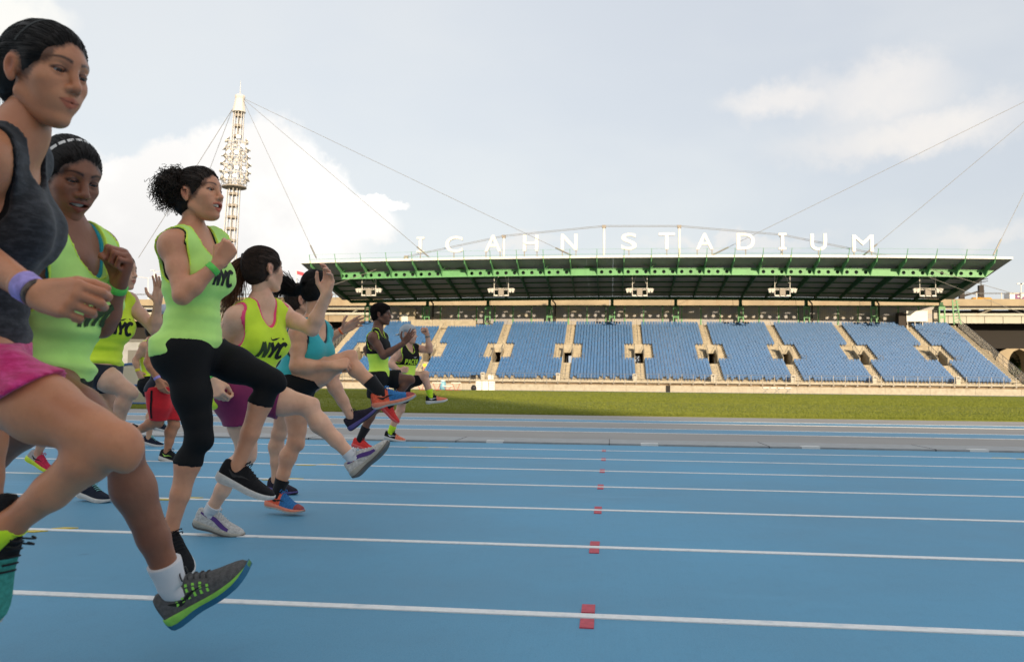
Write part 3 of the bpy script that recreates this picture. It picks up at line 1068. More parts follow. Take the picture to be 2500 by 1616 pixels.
for py, rr, n in ((330, 1.7, 6), (350, 1.9, 11), (366, 2.0, 11), (384, 2.25, 12), (402, 2.25, 12), (420, 2.1, 11)):
    c = mast_p(py)
    m = MB()
    m.tube([c+np.array([math.cos(2*math.pi*k/16)*rr, math.sin(2*math.pi*k/16)*rr, -0.25]) for k in range(17)], 0.07, 5)
    for k in range(6):
        q = 2*math.pi*k/6
        m.tube([c+np.array([math.cos(q)*1.0, math.sin(q)*1.0, -0.25]), c+np.array([math.cos(q)*rr, math.sin(q)*rr, -0.25])], 0.05, 5)
        m.tube([c+np.array([math.cos(q)*rr, math.sin(q)*rr, -0.7]), c+np.array([math.cos(q)*rr, math.sin(q)*rr, 0.8])], 0.05, 5)
    m.build('lamp_ring', M_mast, MAST)
    for k in range(n):
        q = 2*math.pi*(k+0.4*(py % 3))/n
        o = link('lamp', lamp_me, MAST, (c[0]+math.cos(q)*rr, c[1]+math.sin(q)*rr, c[2]+0.15))
        o.rotation_euler = (R_(-22+random.uniform(-10, 10)), 0, q+math.pi/2)
        if math.sin(q) < 0.25 and random.random() < 0.6:
            g = bpy.data.objects.new('glass', glass_me)
            col.objects.link(g)
            g.parent = o
c = mast_p(436)
m = MB().tube([c-np.array([0, 0, 0.12]), c+np.array([0, 0, 0.12])], 2.25, 16)
m.build('service_deck', M_mastd, MAST)
m = MB()
for z in (0.5, 1.0):
    m.tube([c+np.array([math.cos(2*math.pi*k/16)*2.3, math.sin(2*math.pi*k/16)*2.3, z]) for k in range(17)], 0.05, 5)
m.build('deck_rail', M_mast, MAST)

# ------------------------------------------------------------------ viaduct behind the stand
VY = 172.0


def vz(py, px=2300):
    return at_y(px, py, VY)[2]


def make_pier(x, w, depth, ztop, parent, y0, name='pier'):
    """pier with flaring arch springers"""
    m = MB()
    n = 6
    prof = []
    for k in range(n+1):
        t = k/n
        prof.append((w/2 + 2.2*(1-math.sqrt(max(0, 1-t*t))), ztop-3.2+3.2*t))
    pts = [(-w/2, -0.1)] + [(w/2, -0.1)] + [(a, z) for a, z in prof] + [(-a, z) for a, z in prof[::-1]]
    m.add([(x+a, y0, z) for a, z in pts]+[(x+a, y0+depth, z) for a, z in pts],
          [tuple(range(len(pts))), tuple(range(2*len(pts)-1, len(pts)-1, -1))]+[(k, k+len(pts), (k+1) % len(pts)+len(pts), (k+1) % len(pts)) for k in range(len(pts))])
    return m.build(name, M_via, parent)


VIA = empty('viaduct', (40, VY, 0), 'long tan concrete road viaduct running behind the grandstand', 'viaduct')
z_top, z_a, z_b, z_c, z_d, z_e = vz(695.5), vz(712), vz(720), vz(729), vz(735), vz(752)
for x in np.arange(-180, 200, 12.0):
    MB().box(x+0.03, x+11.97, VY, VY+0.6, z_a, z_top).build('parapet_panel', M_via, VIA)
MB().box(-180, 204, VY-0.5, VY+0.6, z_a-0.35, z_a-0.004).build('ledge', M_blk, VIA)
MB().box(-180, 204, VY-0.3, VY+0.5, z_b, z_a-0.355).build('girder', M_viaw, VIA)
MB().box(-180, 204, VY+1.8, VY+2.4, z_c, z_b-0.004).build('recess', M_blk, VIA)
MB().box(-180, 204, VY-0.2, VY+0.3, z_d, z_c).build('lower_girder', M_viaw, VIA)
for x in np.arange(-180, 200, 3.3):
    MB().box(x+0.05, x+3.25, VY+0.1, VY+0.5, z_e, z_d-0.004).build('girder_panel', M_viaw if x > 30 else M_via, VIA)
for x in np.arange(-175, 200, 9.5):
    MB().bar((x, VY-0.1, z_b), (x-1.6, VY+1.2, z_c), 0.25).build('bracket', M_viaw, VIA)
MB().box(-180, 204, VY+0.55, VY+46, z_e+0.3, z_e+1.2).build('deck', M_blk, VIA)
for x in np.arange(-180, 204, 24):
    MB().box(x, x+24, VY+40, VY+46, z_e-4.2, z_e+0.29).build('rear_shade_box', M_blk, VIA)  # dark boxes added for the deep shade under the deck
for px in (2320, 2402, 2290, 470, 160, 60):
    c = at_y(px, 850, VY+6)
    make_pier(c[0], 2.4, 4.0, z_e-4.6, VIA, VY+4)
for px in (2362, 700):
    c = at_y(px, 850, VY+30)
    make_pier(c[0], 4.0, 6.0, z_e-4.4, VIA, VY+28)
for x in np.arange(-30, 60, 34):
    make_pier(x, 3.0, 4.0, z_e-2.4, VIA, VY+16)
MB().box(-180, 204, VY+4, VY+8, z_e-4.58, z_e+0.29).build('cross_head', M_blk, VIA)  # near-black colour stands in for shade under the deck
MB().box(-180, -42, VY+38, VY+39.9, 1.5, z_e+0.29).build('rear_shade_wall', M_blk, VIA)  # dark sheet added to fill the shaded space under the viaduct
# railing on the parapet
m = MB()
zr = vz(681)
for z in (zr, (zr+z_top)/2+0.4):
    m.tube([(-180, VY+0.3, z), (204, VY+0.3, z)], 0.05, 5)
vr = m.build('fence', M_steel, VIA)
pm = MB().box(-0.06, 0.06, -0.05, 0.05, -0.1, zr-z_top).mesh('fence_post', M_steel)
for x in np.arange(-178, 204, 4.5):
    if x > 52 or x < -36:
        link('fence_post', pm, vr, (x, VY+0.3, z_top))


def lamp_post(px, ytop, ybot, arm, label, Y=176):
    a, b2 = at_y(px, ybot, Y), at_y(px, ytop, Y)
    e = empty('street_lamp', tuple(a), label, 'street lamp')
    m = MB().tube([a, b2], [0.13, 0.08], 6)
    m.build('pole', M_white, e)
    for s in arm:
        t = b2 + np.array([s*1.9, 0, 0.35])
        MB().tube([b2-np.array([0, 0, 0.1]), t], 0.06, 5).build('arm', M_white, e)
        MB().box(t[0]-0.45, t[0]+0.45, t[1]-0.15, t[1]+0.15, t[2]-0.12, t[2]+0.05).build('lamp_head', M_white, e)


lamp_post(345, 646, 697, (-2.0, 1.5), 'left one of the two tall street lamps on the viaduct behind the raised hand')
lamp_post(359, 632, 697, (-0.2, 1.8), 'right one of the two tall street lamps on the viaduct behind the raised hand')
lamp_post(2375, 664, 695, (-0.15, 0.15), 'slim pale street lamp above the white truck at the right edge')
fp = at_y(690, 628, 176)
e = empty('flag_pole', tuple(at_y(690, 690, 176)), 'thin pole with a small flag behind the dark flying ponytail', 'flag pole')
MB().tube([at_y(690, 695, 176), fp], 0.06, 5).build('pole', M_white, e)
MB().hexa([fp+np.array([0.05, 0, -0.9]), fp+np.array([1.5, 0.3, -1.3]), fp+np.array([1.5, 0.33, -1.3]), fp+np.array([0.05, 0.03, -0.9])], [fp+np.array([0.05, 0, -0.2]), fp+np.array([1.5, 0.3, -0.55]), fp+np.array([1.5, 0.33, -0.55]), fp+np.array([0.05, 0.03, -0.2])]).build('flag', M_red, e)

# railway masts on the right
for k, (px, y0, y1, y2) in enumerate(((2237, 678, 697, 661), (2282, 664, 695, 643))):
    a, b2, t = at_y(px, y1, 180), at_y(px, y0, 180), at_y(px, y2, 180)
    e = empty('catenary_mast', tuple(a), ['shorter dark railway mast on the viaduct right of the roof', 'taller dark railway mast on the viaduct right of the roof'][k], 'railway mast', 'railway masts')
    m = MB().box(a[0]-0.45, a[0]+0.45, 179.6, 180.4, a[2]-0.5, b2[2])
    m.build('shaft', M_dark, e)
    m = MB().tube([b2, t], 0.09, 5)
    for q in (0.35, 0.6):
        z = b2[2]+(t[2]-b2[2])*q
        m.tube([(b2[0]-1.0, 180, z-0.2), (b2[0]+1.3, 180, z+0.25)], 0.07, 5)
    m.build('cross_arm', M_dark, e)
    if k == 0:
        c0, c1 = at_y(2240, 689, 180), at_y(2280, 677, 180)
        m = MB().bar(c0, c1, 0.35)
        m.bar(c0+np.array([4.0, 0, 0.9]), at_y(2280, 668, 180), 0.22)
        m.build('truss_arm', M_dark, e)

# vehicles on the viaduct
c = at_y(2348, 697, 178)
TRK = empty('box_truck', (c[0]+4, 178, z_top-1.6), 'white box truck with purple and green lettering at the right edge', 'truck')
x0 = at_y(2349, 690, 176.2)[0]
zt = at_y(2349, 680.5, 176.2)[2]
MB().box(x0, x0+9.5, 176.2, 178.7, z_top-1.2, zt).build('cargo_box', M_white, TRK)
cabm = MB()
cabm.hexa([(x0+9.6, 176.3, z_top-1.2), (x0+11.8, 176.3, z_top-1.2), (x0+11.8, 178.6, z_top-1.2), (x0+9.6, 178.6, z_top-1.2)], [(x0+9.6, 176.3, z_top+1.0), (x0+11.0, 176.3, z_top+1.0), (x0+11.0, 178.6, z_top+1.0), (x0+9.6, 178.6, z_top+1.0)])
cabm.build('cab', M_white, TRK)
for q in (1.2, 2.4, 10.6):
    MB().tube([(x0+q, 176.15, z_top-1.3), (x0+q, 178.75, z_top-1.3)], 0.48, 14).build('wheel', M_black, TRK)
M_purple = mat('purple lettering', (0.16, 0.035, 0.16), 0.5)
M_lgreen = mat('green lettering', (0.10, 0.50, 0.06), 0.5)
hh = zt - z_top
for tx, mm, xo in (('Fed', M_purple, 0.85), ('Ex', M_lgreen, 5.0)):
    me = text_mesh(tx, 1.0, 0.02, 0.03, 'LEFT')
    vv = np.array([v.co[:] for v in me.vertices])
    k = hh*1.0/0.73
    vv = vv*k
    me.vertices.foreach_set('co', np.stack([vv[:, 0]*1.15, -vv[:, 2], vv[:, 1]], 1).ravel())
    me.materials.append(mm)
    me.update()
    link('lettering', me, TRK, (x0+xo, 176.17, z_top-0.25))
c = at_y(2283, 690, 177.5)
BUS = empty('school_bus', (c[0], 177.5, z_top-1.5), 'yellow vehicle roof showing above the viaduct parapet', 'bus')
M_bus = mat('yellow bus paint', (0.62, 0.30, 0.02), 0.35, 0.5)
rings = []
for x in (-1.9, -1.7, 1.5, 1.9):
    w = 1.1 if abs(x) < 1.8 else 0.9
    zt = at_y(2283, 690.5, 176.4)[2] - (0.0 if abs(x) < 1.8 else 0.35)
    rings.append([(c[0]+x, 177.5+w*math.cos(q)*1.0, (z_top-1.0) if math.sin(q) < 0 else z_top-0.2+(zt-z_top+0.2)*math.sin(q)**0.6) for q in np.linspace(0, 2*math.pi, 14, endpoint=False)])
MB().loft(rings).build('roof', M_bus, BUS, True)
MB().box(c[0]-1.85, c[0]+1.85, 176.45, 178.55, z_top-1.4, z_top-0.15).build('body', M_bus, BUS)
for q in (-1.2, 1.2):
    MB().tube([(c[0]+q, 176.4, z_top-1.4), (c[0]+q, 178.6, z_top-1.4)], 0.4, 12).build('wheel', M_black, BUS)

# cupola of a distant building
def cupola():
    Y = 260
    s = lambda px, py: at_y(px, py, Y)
    c = s(797, 700)
    e = empty('cupola_building', (c[0], Y, 0), 'tan building with a stepped pagoda-like cupola beyond the viaduct', 'building')
    k = KD*Y/F_PX
    zz = lambda py: s(797, py)[2]
    m = MB()
    m.box(c[0]-60, c[0]+12, Y-3, Y+25, 0, zz(694))
    m.build('wall', M_via, e)
    prof = [(24, 694), (23, 686), (26, 685), (17, 678), (15, 672), (17, 671), (9, 664), (7, 655), (8, 654), (2, 646), (0.5, 640)]
    m = MB()
    m.loft([[(c[0]+k*r*math.cos(2*math.pi*j/8+0.39), Y+8+k*r*math.sin(2*math.pi*j/8+0.39), zz(py)) for j in range(8)] for r, py in prof])
    m.build('cupola', M_via, e)
    for q in range(-3, 4):
        MB().box(c[0]+q*1.5-0.4, c[0]+q*1.5+0.4, Y-3.05, Y-2.9, zz(694)-3, zz(694)-1).build('window', M_blk, e)


cupola()

# ------------------------------------------------------------------ things on the stand and by the wall
bx_ = at_y(957, 745, 149.2)[0]
e = empty('concrete_box', (bx_+5, 149.0, 11), 'tan concrete box wall among the upper seats at the left', 'wall')
x1_ = at_y(1107, 745, 148.8)[0]
for q in range(3):
    a = bx_ + (x1_-bx_)*q/3
    MB().box(a+0.02, a+(x1_-bx_)/3-0.02, 148.8, 150.4, rz(26)+0.0, rz(28)+0.95).build('panel', M_conc2, e)
a0, a1 = at_y(929, 740, 150.8)[0], at_y(964, 740, 150.8)[0]
e = empty('service_booth', (a0, 151, rz(28)), 'tan booth with a white door at the back of the stand', 'booth')
MB().box(a0, a1, 150.9, 152.3, rz(28), rz(28)+3.3).build('wall', M_conc, e)
MB().box(a0+0.35, a0+1.55, 150.84, 150.9, rz(28), rz(28)+2.1).build('door', M_white, e)
a0, a1 = at_y(2109, 735, 149.4)[0], at_y(2158, 735, 149.4)[0]
e = empty('press_box', (a0, 149.4, rz(28)), 'white press box on the top row at the right end of the stand', 'press box')
MB().box(a0, a1, 149.4, 151.0, rz(28)+0.9, rz(28)+2.6).build('cabin', M_white, e)
MB().box(a0-0.05, a1+0.05, 149.35, 151.05, rz(28)+2.6, rz(28)+2.7).build('roof', M_white, e)
MB().box(a0-1.2, a0-0.02, 149.6, 151.2, rz(27), rz(28)+2.4).build('cabinet', M_dark, e)
for q in (0.1, 1.3, 2.5):
    MB().box(a0+q, a0+q+0.1, 149.5, 149.6, rz(27), rz(28)+0.9).build('leg', M_steel, e)
BIN = ['leftmost cream litter bin at the foot of a grandstand stair', 'second cream litter bin from the left at a stair foot', 'third cream litter bin from the left at a stair foot', 'fourth cream litter bin from the left at a stair foot',
       'third cream litter bin from the right at a stair foot', 'second cream litter bin from the right at a stair foot', 'rightmost cream litter bin at the foot of a grandstand stair']
for k, x in enumerate(XS[2:]):
    e = empty('litter_bin', (x-0.95, 126.9, 1.56), BIN[k], 'bin', 'litter bins at the stairs')
    bm_ = MB()
    bm_.hexa([(x-1.22, 126.7, 1.56), (x-0.68, 126.7, 1.56), (x-0.68, 127.2, 1.56), (x-1.22, 127.2, 1.56)], [(x-1.3, 126.62, 2.5), (x-0.6, 126.62, 2.5), (x-0.6, 127.28, 2.5), (x-1.3, 127.28, 2.5)])
    bm_.build('bin_body', M_offw, e)
    MB().box(x-1.2, x-0.7, 126.7, 127.2, 2.5, 2.62).build('lid', M_offw, e)
    MB().box(x-1.1, x-0.8, 126.60, 126.66, 2.3, 2.42).build('slot', M_blk, e)
# hurdles
M_hr = mat('red hurdle steel', (0.42, 0.06, 0.05), 0.5)
HL = ['leftmost red hurdle by the far wall, behind the lime socks', 'red hurdle just right of the lime socks by the far wall', 'low red hurdle base beside the pale blue cooler', 'rightmost red hurdle by the far wall']
for k, (px, low) in enumerate(((979, 0), (1016, 0), (1041, 1), (1061, 0))):
    Y = 104.0
    x = at_y(px, 900, Y)[0]
    e = empty('hurdle', (x, Y, 0.03), HL[k], 'hurdle', 'hurdles by the far wall')
    h = 0.95 if not low else 0.55
    for s in (-1, 1):
        m = MB().bar((x+s*0.5, Y, h), (x+s*0.12, Y, 0.07), 0.05)
        m.bar((x+s*0.12, Y-0.35, 0.055), (x+s*0.12+0.45, Y+0.25, 0.055), 0.05)
        m.build('leg', M_hr, e)
    MB().box(x-0.6, x+0.6, Y-0.04, Y-0.01, h-0.04, h+0.05).build('bar', M_white, e)
x = at_y(1030, 900, 118)[0]
e = empty('water_cooler', (x, 118, 0), 'pale blue cooler standing by the far wall', 'cooler')
MB().loft([[(x+r*math.cos(2*math.pi*j/12), 118+r*math.sin(2*math.pi*j/12), z) for j in range(12)] for r, z in ((0.42, 0), (0.45, 0.5), (0.44, 1.0), (0.3, 1.2))]).build('body', mat('cooler plastic', (0.20, 0.42, 0.52), 0.4), e, True)
MB().loft([[(x+r*math.cos(2*math.pi*j/12), 118+r*math.sin(2*math.pi*j/12), z) for j in range(12)] for r, z in ((0.36, 1.19), (0.38, 1.22), (0.36, 1.34), (0.1, 1.38))]).build('lid', M_white, e, True)
for k, px in enumerate((1114, 1129, 1144)):
    x = at_y(px, 895, 121)[0]
    e = empty('white_cabinet', (x, 121, 0), ['left white cabinet with shelves by the far wall', 'middle white cabinet by the far wall', 'right white cabinet with shelves by the far wall'][k], 'cabinet', 'white cabinets by the far wall')
    MB().box(x-0.42, x+0.42, 120.8, 121.4, 0.0, 1.25).build('carcass', M_white, e)
    if k != 1:
        for z in (0.35, 0.65, 0.95):
            MB().box(x-0.36, x+0.36, 120.77, 120.8, z, z+0.04).build('shelf_gap', M_mastd, e)
x = at_y(1102, 898, 120)[0]
bg_ = MB().loft([[(x+r*math.cos(2*math.pi*j/12)*1.2, 120+r*math.sin(2*math.pi*j/12), z) for j in range(12)] for r, z in ((0.25, 0.0), (0.34, 0.15), (0.32, 0.4), (0.2, 0.65), (0.05, 0.72))])
tag(bg_.build('kit_bag', M_black, None, True), 'black bag standing left of the white cabinets', 'bag')
# bench frame at the right
x0, x1_ = at_y(1773, 900, 119)[0], at_y(1842, 900, 119)[0]
e = empty('long_bench', ((x0+x1_)/2, 119, 0), 'long white-topped bench on crossed legs by the far wall', 'bench')
for q in range(4):
    a = x0+(x1_-x0)*q/4
    MB().box(a+0.08, a+(x1_-x0)/4-0.15, 118.7, 119.4, 0.72, 0.82).build('top_board', M_white, e)
for q in (0.12, 0.5, 0.88):
    a = x0+(x1_-x0)*q
    m = MB().bar((a-0.35, 118.9, 0.71), (a+0.35, 119.0, 0.02), 0.07)
    m.bar((a+0.35, 119.1, 0.71), (a-0.35, 119.2, 0.02), 0.07)
    m.build('leg', M_steel, e)
MB().bar((x0, 119, 0.45), (x1_, 119, 0.45), 0.05).build('stretcher', M_steel, e)
MB().box(at_y(1549, 900, 125.97)[0], at_y(1559, 900, 125.97)[0], 125.9, 125.975, 0, 0.92).build('wall_gate', M_blk, STAND)
# clothing dropped on front rail
for px, mm, lab in ((1101, M_black, 'black jacket hung over the front rail of the stand'), (1142, M_white, 'white cloth hung over the front rail of the stand')):
    p = at_y(px, 874, 125.9)
    m = MB().loft([[(p[0]-0.42+0.1*k, 125.9-w-0.02*math.sin(k*1.7), z) for k, z in [(j, p[2]+dz+0.03*math.sin(j*2.1)) for j in range(9)]] for w, dz in ((-0.05, -0.55), (-0.06, 0.1), (0.06, 0.12), (0.09, -0.6))], closed=False)
    tag(m.build('hung_cloth', mm, None, True), lab, 'cloth')

# landing mat at the left, behind the runners
x0, x1_ = at_y(225, 930, 25.6)[0], at_y(346, 930, 25.6)[0]
M_mat = mat('cream vinyl', (0.62, 0.58, 0.45), 0.45, nscale=1.5, namp=0.06)
M_mblue = mat('blue piping', (0.05, 0.14, 0.36), 0.5)
e = empty('landing_mat', ((x0+x1_)/2, 26.5, 0.03), 'cream landing mat with blue trim on the grass at the left', 'landing mat')
rings = []
for x in np.linspace(x0, x1_, 13):
    t = (x-x0)/(x1_-x0)
    zt = 1.28 - 0.55*max(0, (abs(t-0.72)-0.12)/0.55)**2
    rings.append([(x, 25.6, 0.03), (x, 25.5, 0.4), (x, 25.6, zt-0.08), (x, 25.75, zt), (x, 26.3, zt), (x, 26.4, 0.03)])
MB().loft(rings).build('cover', M_mat, e, False)
for z in (0.06, 0.62):
    MB().tube([(x0, 25.47, z), (x1_, 25.47, z)], 0.035, 6).build('trim', M_mblue, e)
MB().tube([(r[3][0], 25.66, r[3][2]+0.01) for r in rings], 0.04, 6).build('trim', M_mblue, e)
# grey shed behind
c = at_y(317, 835, 112)
e = empty('equipment_shed', (c[0], 112, 0.03), 'small light grey shed beyond the grass at the left', 'shed')
MB().box(c[0]-3.4, c[0]+1.2, 112, 115, 0, 6.2).build('wall', mat('grey shed', (0.33, 0.34, 0.36), 0.6, nscale=0.6), e)
MB().box(c[0]-3.6, c[0]+1.4, 111.8, 115.2, 6.2, 6.5).build('roof', M_steel, e)
MB().box(c[0]-1.2, c[0]+0.6, 111.9, 112, 0, 5.0).build('door', M_steel, e)


# ------------------------------------------------------------------ trees
def tree(name, base, h, rad, label, seed, dark=1.0, dens=2600):
    rg = np.random.default_rng(seed)
    base = np.array(base, float)
    e = empty(name, tuple(base), label, 'tree', None)
    M_bark = mat('bark', (0.10, 0.075, 0.05), 0.9, nscale=6, namp=0.3)
    M_leaf = mat('leaf %.1f' % dark, (0.055*dark, 0.095*dark, 0.022*dark), 0.6, 0.25, nscale=0.9, namp=0.55)
    tr = MB().tube([base, base+(0.1, 0, h*0.35), base+(0.0, 0.1, h*0.75)], [h*0.03, h*0.022, h*0.008], 8)
    cl = []
    for k in range(9):
        q = rg.uniform(0, 6.28)
        z = h*rg.uniform(0.35, 0.95)
        rr = rad*rg.uniform(0.3, 0.75)*(1.15-abs(z/h-0.55))
        c = base + np.array([math.cos(q)*rr, math.sin(q)*rr, z])
        tr.tube([base+(0, 0, h*rg.uniform(0.25, 0.55)), (base+c)/2+(0, 0, h*0.25), c], [h*0.012, h*0.007, h*0.002], 5)
        cl.append((c, rad*rg.uniform(0.32, 0.55)))
    cl.append((base+np.array([0, 0, h*0.62]), rad*0.7))
    tr.build('trunk', M_bark, e)
    V = []
    per = dens//len(cl)
    for c, r in cl:
        d = rg.normal(size=(per, 3))
        d /= np.linalg.norm(d, axis=1)[:, None]
        p = c + d*(r*rg.uniform(0.45, 1.05, per)**0.6)[:, None]*np.array([1, 1, 0.8])
        a = rg.normal(size=(per, 3))
        a /= np.linalg.norm(a, axis=1)[:, None]
        b2 = np.cross(a, rg.normal(size=(per, 3)))
        b2 /= np.linalg.norm(b2, axis=1)[:, None]
        s = rg.uniform(0.10, 0.24, per)[:, None]*rad/2.6
        V.append(np.stack([p-a*s, p+b2*s*0.55, p+a*s, p-b2*s*0.55], 1))
    V = np.concatenate(V).reshape(-1, 3)
    me = bpy.data.meshes.new('crown')
    me.from_pydata(V.tolist(), [], np.arange(len(V)).reshape(-1, 4).tolist())
    me.materials.append(M_leaf)
    link('crown', me, e)


c = at_y(2372, 880, 190)
tree('dark_tree', (c[0], 190, 0), 9.5, 3.6, 'dark tree under the viaduct arch at the right edge', 3, 0.8)
c = at_y(2350, 870, 200)
tree('small_tree', (c[0], 200, 0), 5.0, 2.6, 'bright green bush between the viaduct piers at the right', 5, 1.9)
c = at_y(712, 880, 150)
tree('small_tree', (c[0], 155, 0), 4.6, 3.0, 'green tree left of the grandstand behind the teal top', 6, 1.5)
c = at_y(1492, 840, 185)
tree('dark_tree', (c[0]+1.0, 192, 0), 8.0, 4.0, 'dark tree seen through a stand entrance', 8, 1.2)
c = at_y(330, 865, 130)
tree('small_tree', (c[0], 138, 0), 3.2, 3.0, 'low green bush beyond the grass at the left', 9, 1.1)

# ------------------------------------------------------------------ unseen blocks added behind the camera to shade the near side
CASTERS = [(-330, -180, 84), (-180, -60, 91), (-60, 40, 90), (40, 76, 89), (83, 88.4, 90), (88.4, 150, 67.5), (150, 250, 66.5), (250, 380, 68)]
e = empty('shade_caster', (0, -226, 0), 'unseen row of tall tan blocks added far behind the camera to cast shade', 'building')
for k, (xa, xb, hz) in enumerate(CASTERS):
    MB().box(xa+0.02, xb-0.02, -240, -220, 0, hz).build('caster_wing', M_conc, e)
    MB().box(xa+0.5, xb-0.5, -239, -221, hz, hz+0.6).build('roof', M_soffit, e)
MB().box(76.02, 82.98, -240, -220, 0, 64.5).build('caster_wing', M_conc, e)
MB().box(76.02, 82.98, -240, -220, 70, 90).build('caster_bridge', M_conc, e)  # added piece; the opening below it lets a patch of sun through

# ------------------------------------------------------------------ people: signed-distance bodies
def nrm(v):
    v = np.asarray(v, float)
    return v/(np.linalg.norm(v)+1e-12)


class Field:
    """regular grid of signed distances with smooth unions, meshed by surface nets"""
    def __init__(s, lo, hi, h):
        s.h = h
        s.lo = np.asarray(lo, float)
        n = np.ceil((np.asarray(hi, float)-s.lo)/h).astype(int)+1
        s.n = n
        s.F = np.full(tuple(n), 0.5, np.float32)
        s.ax = [(s.lo[i]+h*np.arange(n[i])).astype(np.float32) for i in range(3)]

    def sub(s, lo, hi):
        i0 = np.clip(np.floor((np.asarray(lo)-s.lo)/s.h).astype(int), 0, s.n)
        i1 = np.clip(np.ceil((np.asarray(hi)-s.lo)/s.h).astype(int)+1, 0, s.n)
        if np.any(i1 <= i0):
            return None
        sl = tuple(slice(a, b) for a, b in zip(i0, i1))
        return sl, s.ax[0][sl[0]][:, None, None], s.ax[1][sl[1]][None, :, None], s.ax[2][sl[2]][None, None, :]

    def prim(s, p, off=0.0, pad=0.03):
        """distance of primitive p near its surface -> (slice, d)"""
        if p[0] == 'c':
            _, a, b, ra, rb = p[:5]
            m = max(ra, rb)+off+pad
            g = s.sub(np.minimum(a, b)-m, np.maximum(a, b)+m)
            if g is None:
                return None
            sl, x, y, z = g
            ba = (b-a).astype(np.float32)
            L = float(ba@ba)+1e-12
            px, py, pz = x-np.float32(a[0]), y-np.float32(a[1]), z-np.float32(a[2])
            t = np.clip((px*ba[0]+py*ba[1]+pz*ba[2])/np.float32(L), 0, 1)
            d = np.sqrt((px-t*ba[0])**2+(py-t*ba[1])**2+(pz-t*ba[2])**2) - (np.float32(ra+off)+t*np.float32(rb-ra))
            return sl, d
        _, c, R, rad = p[:4]
        rad = np.asarray(rad, float)+off
        ext = np.sqrt(((R*rad[:, None])**2).sum(0))+pad
        g = s.sub(c-ext, c+ext)
        if g is None:
            return None
        sl, x, y, z = g
        px, py, pz = x-np.float32(c[0]), y-np.float32(c[1]), z-np.float32(c[2])
        R = R.astype(np.float32)
        q = [(px*R[i, 0]+py*R[i, 1]+pz*R[i, 2]) for i in range(3)]
        k0 = np.sqrt(sum((q[i]/np.float32(rad[i]))**2 for i in range(3)))
        k1 = np.sqrt(sum((q[i]/np.float32(rad[i]**2))**2 for i in range(3)))
        return sl, (k0*(k0-1)/(k1+1e-6)).astype(np.float32)

    def add(s, p, k=0.02, off=0.0):
        g = s.prim(p, off, 0.03+k)
        if g is None:
            return
        sl, d = g
        F = s.F[sl]
        if k > 0:
            h = np.clip(0.5+0.5*(F-d)/np.float32(k), 0, 1)
            s.F[sl] = F*(1-h)+d*h-np.float32(k)*h*(1-h)
        else:
            s.F[sl] = np.minimum(F, d)

    def cut(s, p, k=0.005, off=0.0):
        g = s.prim(p, off, 0.03+k)
        if g is None:
            return
        sl, d = g
        d = -d
        F = s.F[sl]
        h = np.clip(0.5-0.5*(F-d)/np.float32(k), 0, 1)
        s.F[sl] = F*(1-h)+d*h+np.float32(k)*h*(1-h)

    def half(s, p0, n, sl=None):
        """keep only the side opposite to n"""
        n = nrm(n)
        d = (s.ax[0][:, None, None]-p0[0])*n[0]+(s.ax[1][None, :, None]-p0[1])*n[1]+(s.ax[2][None, None, :]-p0[2])*n[2]
        s.F = np.maximum(s.F, d.astype(np.float32))

    def warp(s, fn, band=0.05):
        """add a displacement only near the surface"""
        idx = np.nonzero(np.abs(s.F) < band)
        P = np.stack([s.ax[i][idx[i]] for i in range(3)], 1)
        s.F[idx] += fn(P).astype(np.float32)

    def mesh(s):
        F = s.F
        n = F.shape
        neg = F < 0
        cnt = np.zeros(tuple(k-1 for k in n), np.int8)
        for dx in (0, 1):
            for dy in (0, 1):
                for dz in (0, 1):
                    cnt += neg[dx:n[0]-1+dx, dy:n[1]-1+dy, dz:n[2]-1+dz]
        act = (cnt > 0) & (cnt < 8)
        I, J, K = np.nonzero(act)
        m = len(I)
        if m == 0:
            return np.zeros((0, 3)), np.zeros((0, 4), int)
        vid = np.full(act.shape, -1, np.int32)
        vid[I, J, K] = np.arange(m)
        corner = {}
        for dx in (0, 1):
            for dy in (0, 1):
                for dz in (0, 1):
                    corner[dx, dy, dz] = F[I+dx, J+dy, K+dz]
        acc = np.zeros((m, 3))
        num = np.zeros(m)
        cs = list(corner)
        for a in cs:
            for ax in range(3):
                if a[ax] == 0:
                    b = list(a)
                    b[ax] = 1
                    b = tuple(b)
                    fa, fb = corner[a], corner[b]
                    x = (fa < 0) != (fb < 0)
                    t = np.where(x, fa/(fa-fb+1e-20), 0)
                    p = np.tile(np.array(a, float), (m, 1))
                    p[:, ax] += t
                    acc += p*x[:, None]
                    num += x
        V = acc/num[:, None]+np.stack([I, J, K], 1)
        V = s.lo+V*s.h
        quads = []
        for ax in range(3):
            u, w = (ax+1) % 3, (ax+2) % 3
            sa = [slice(None)]*3
            sb = [slice(None)]*3
            sa[ax] = slice(0, -1)
            sb[ax] = slice(1, None)
            A, B = neg[tuple(sa)], neg[tuple(sb)]
            E = A != B
            e = np.stack(np.nonzero(E), 1)
            ok = (e[:, u] > 0) & (e[:, w] > 0) & (e[:, u] < n[u]-1) & (e[:, w] < n[w]-1)
            e = e[ok]
            if len(e) == 0:
                continue
            fl = A[tuple(e.T)]
            c = []
            for du, dw in ((-1, -1), (0, -1), (0, 0), (-1, 0)):
                q = e.copy()
                q[:, u] += du
                q[:, w] += dw
                c.append(vid[tuple(q.T)])
            Q = np.stack(c, 1)
            Q[~fl] = Q[~fl][:, ::-1]
            quads.append(Q)
        Q = np.concatenate(quads)
        Q = Q[(Q >= 0).all(1)]
        return V, Q


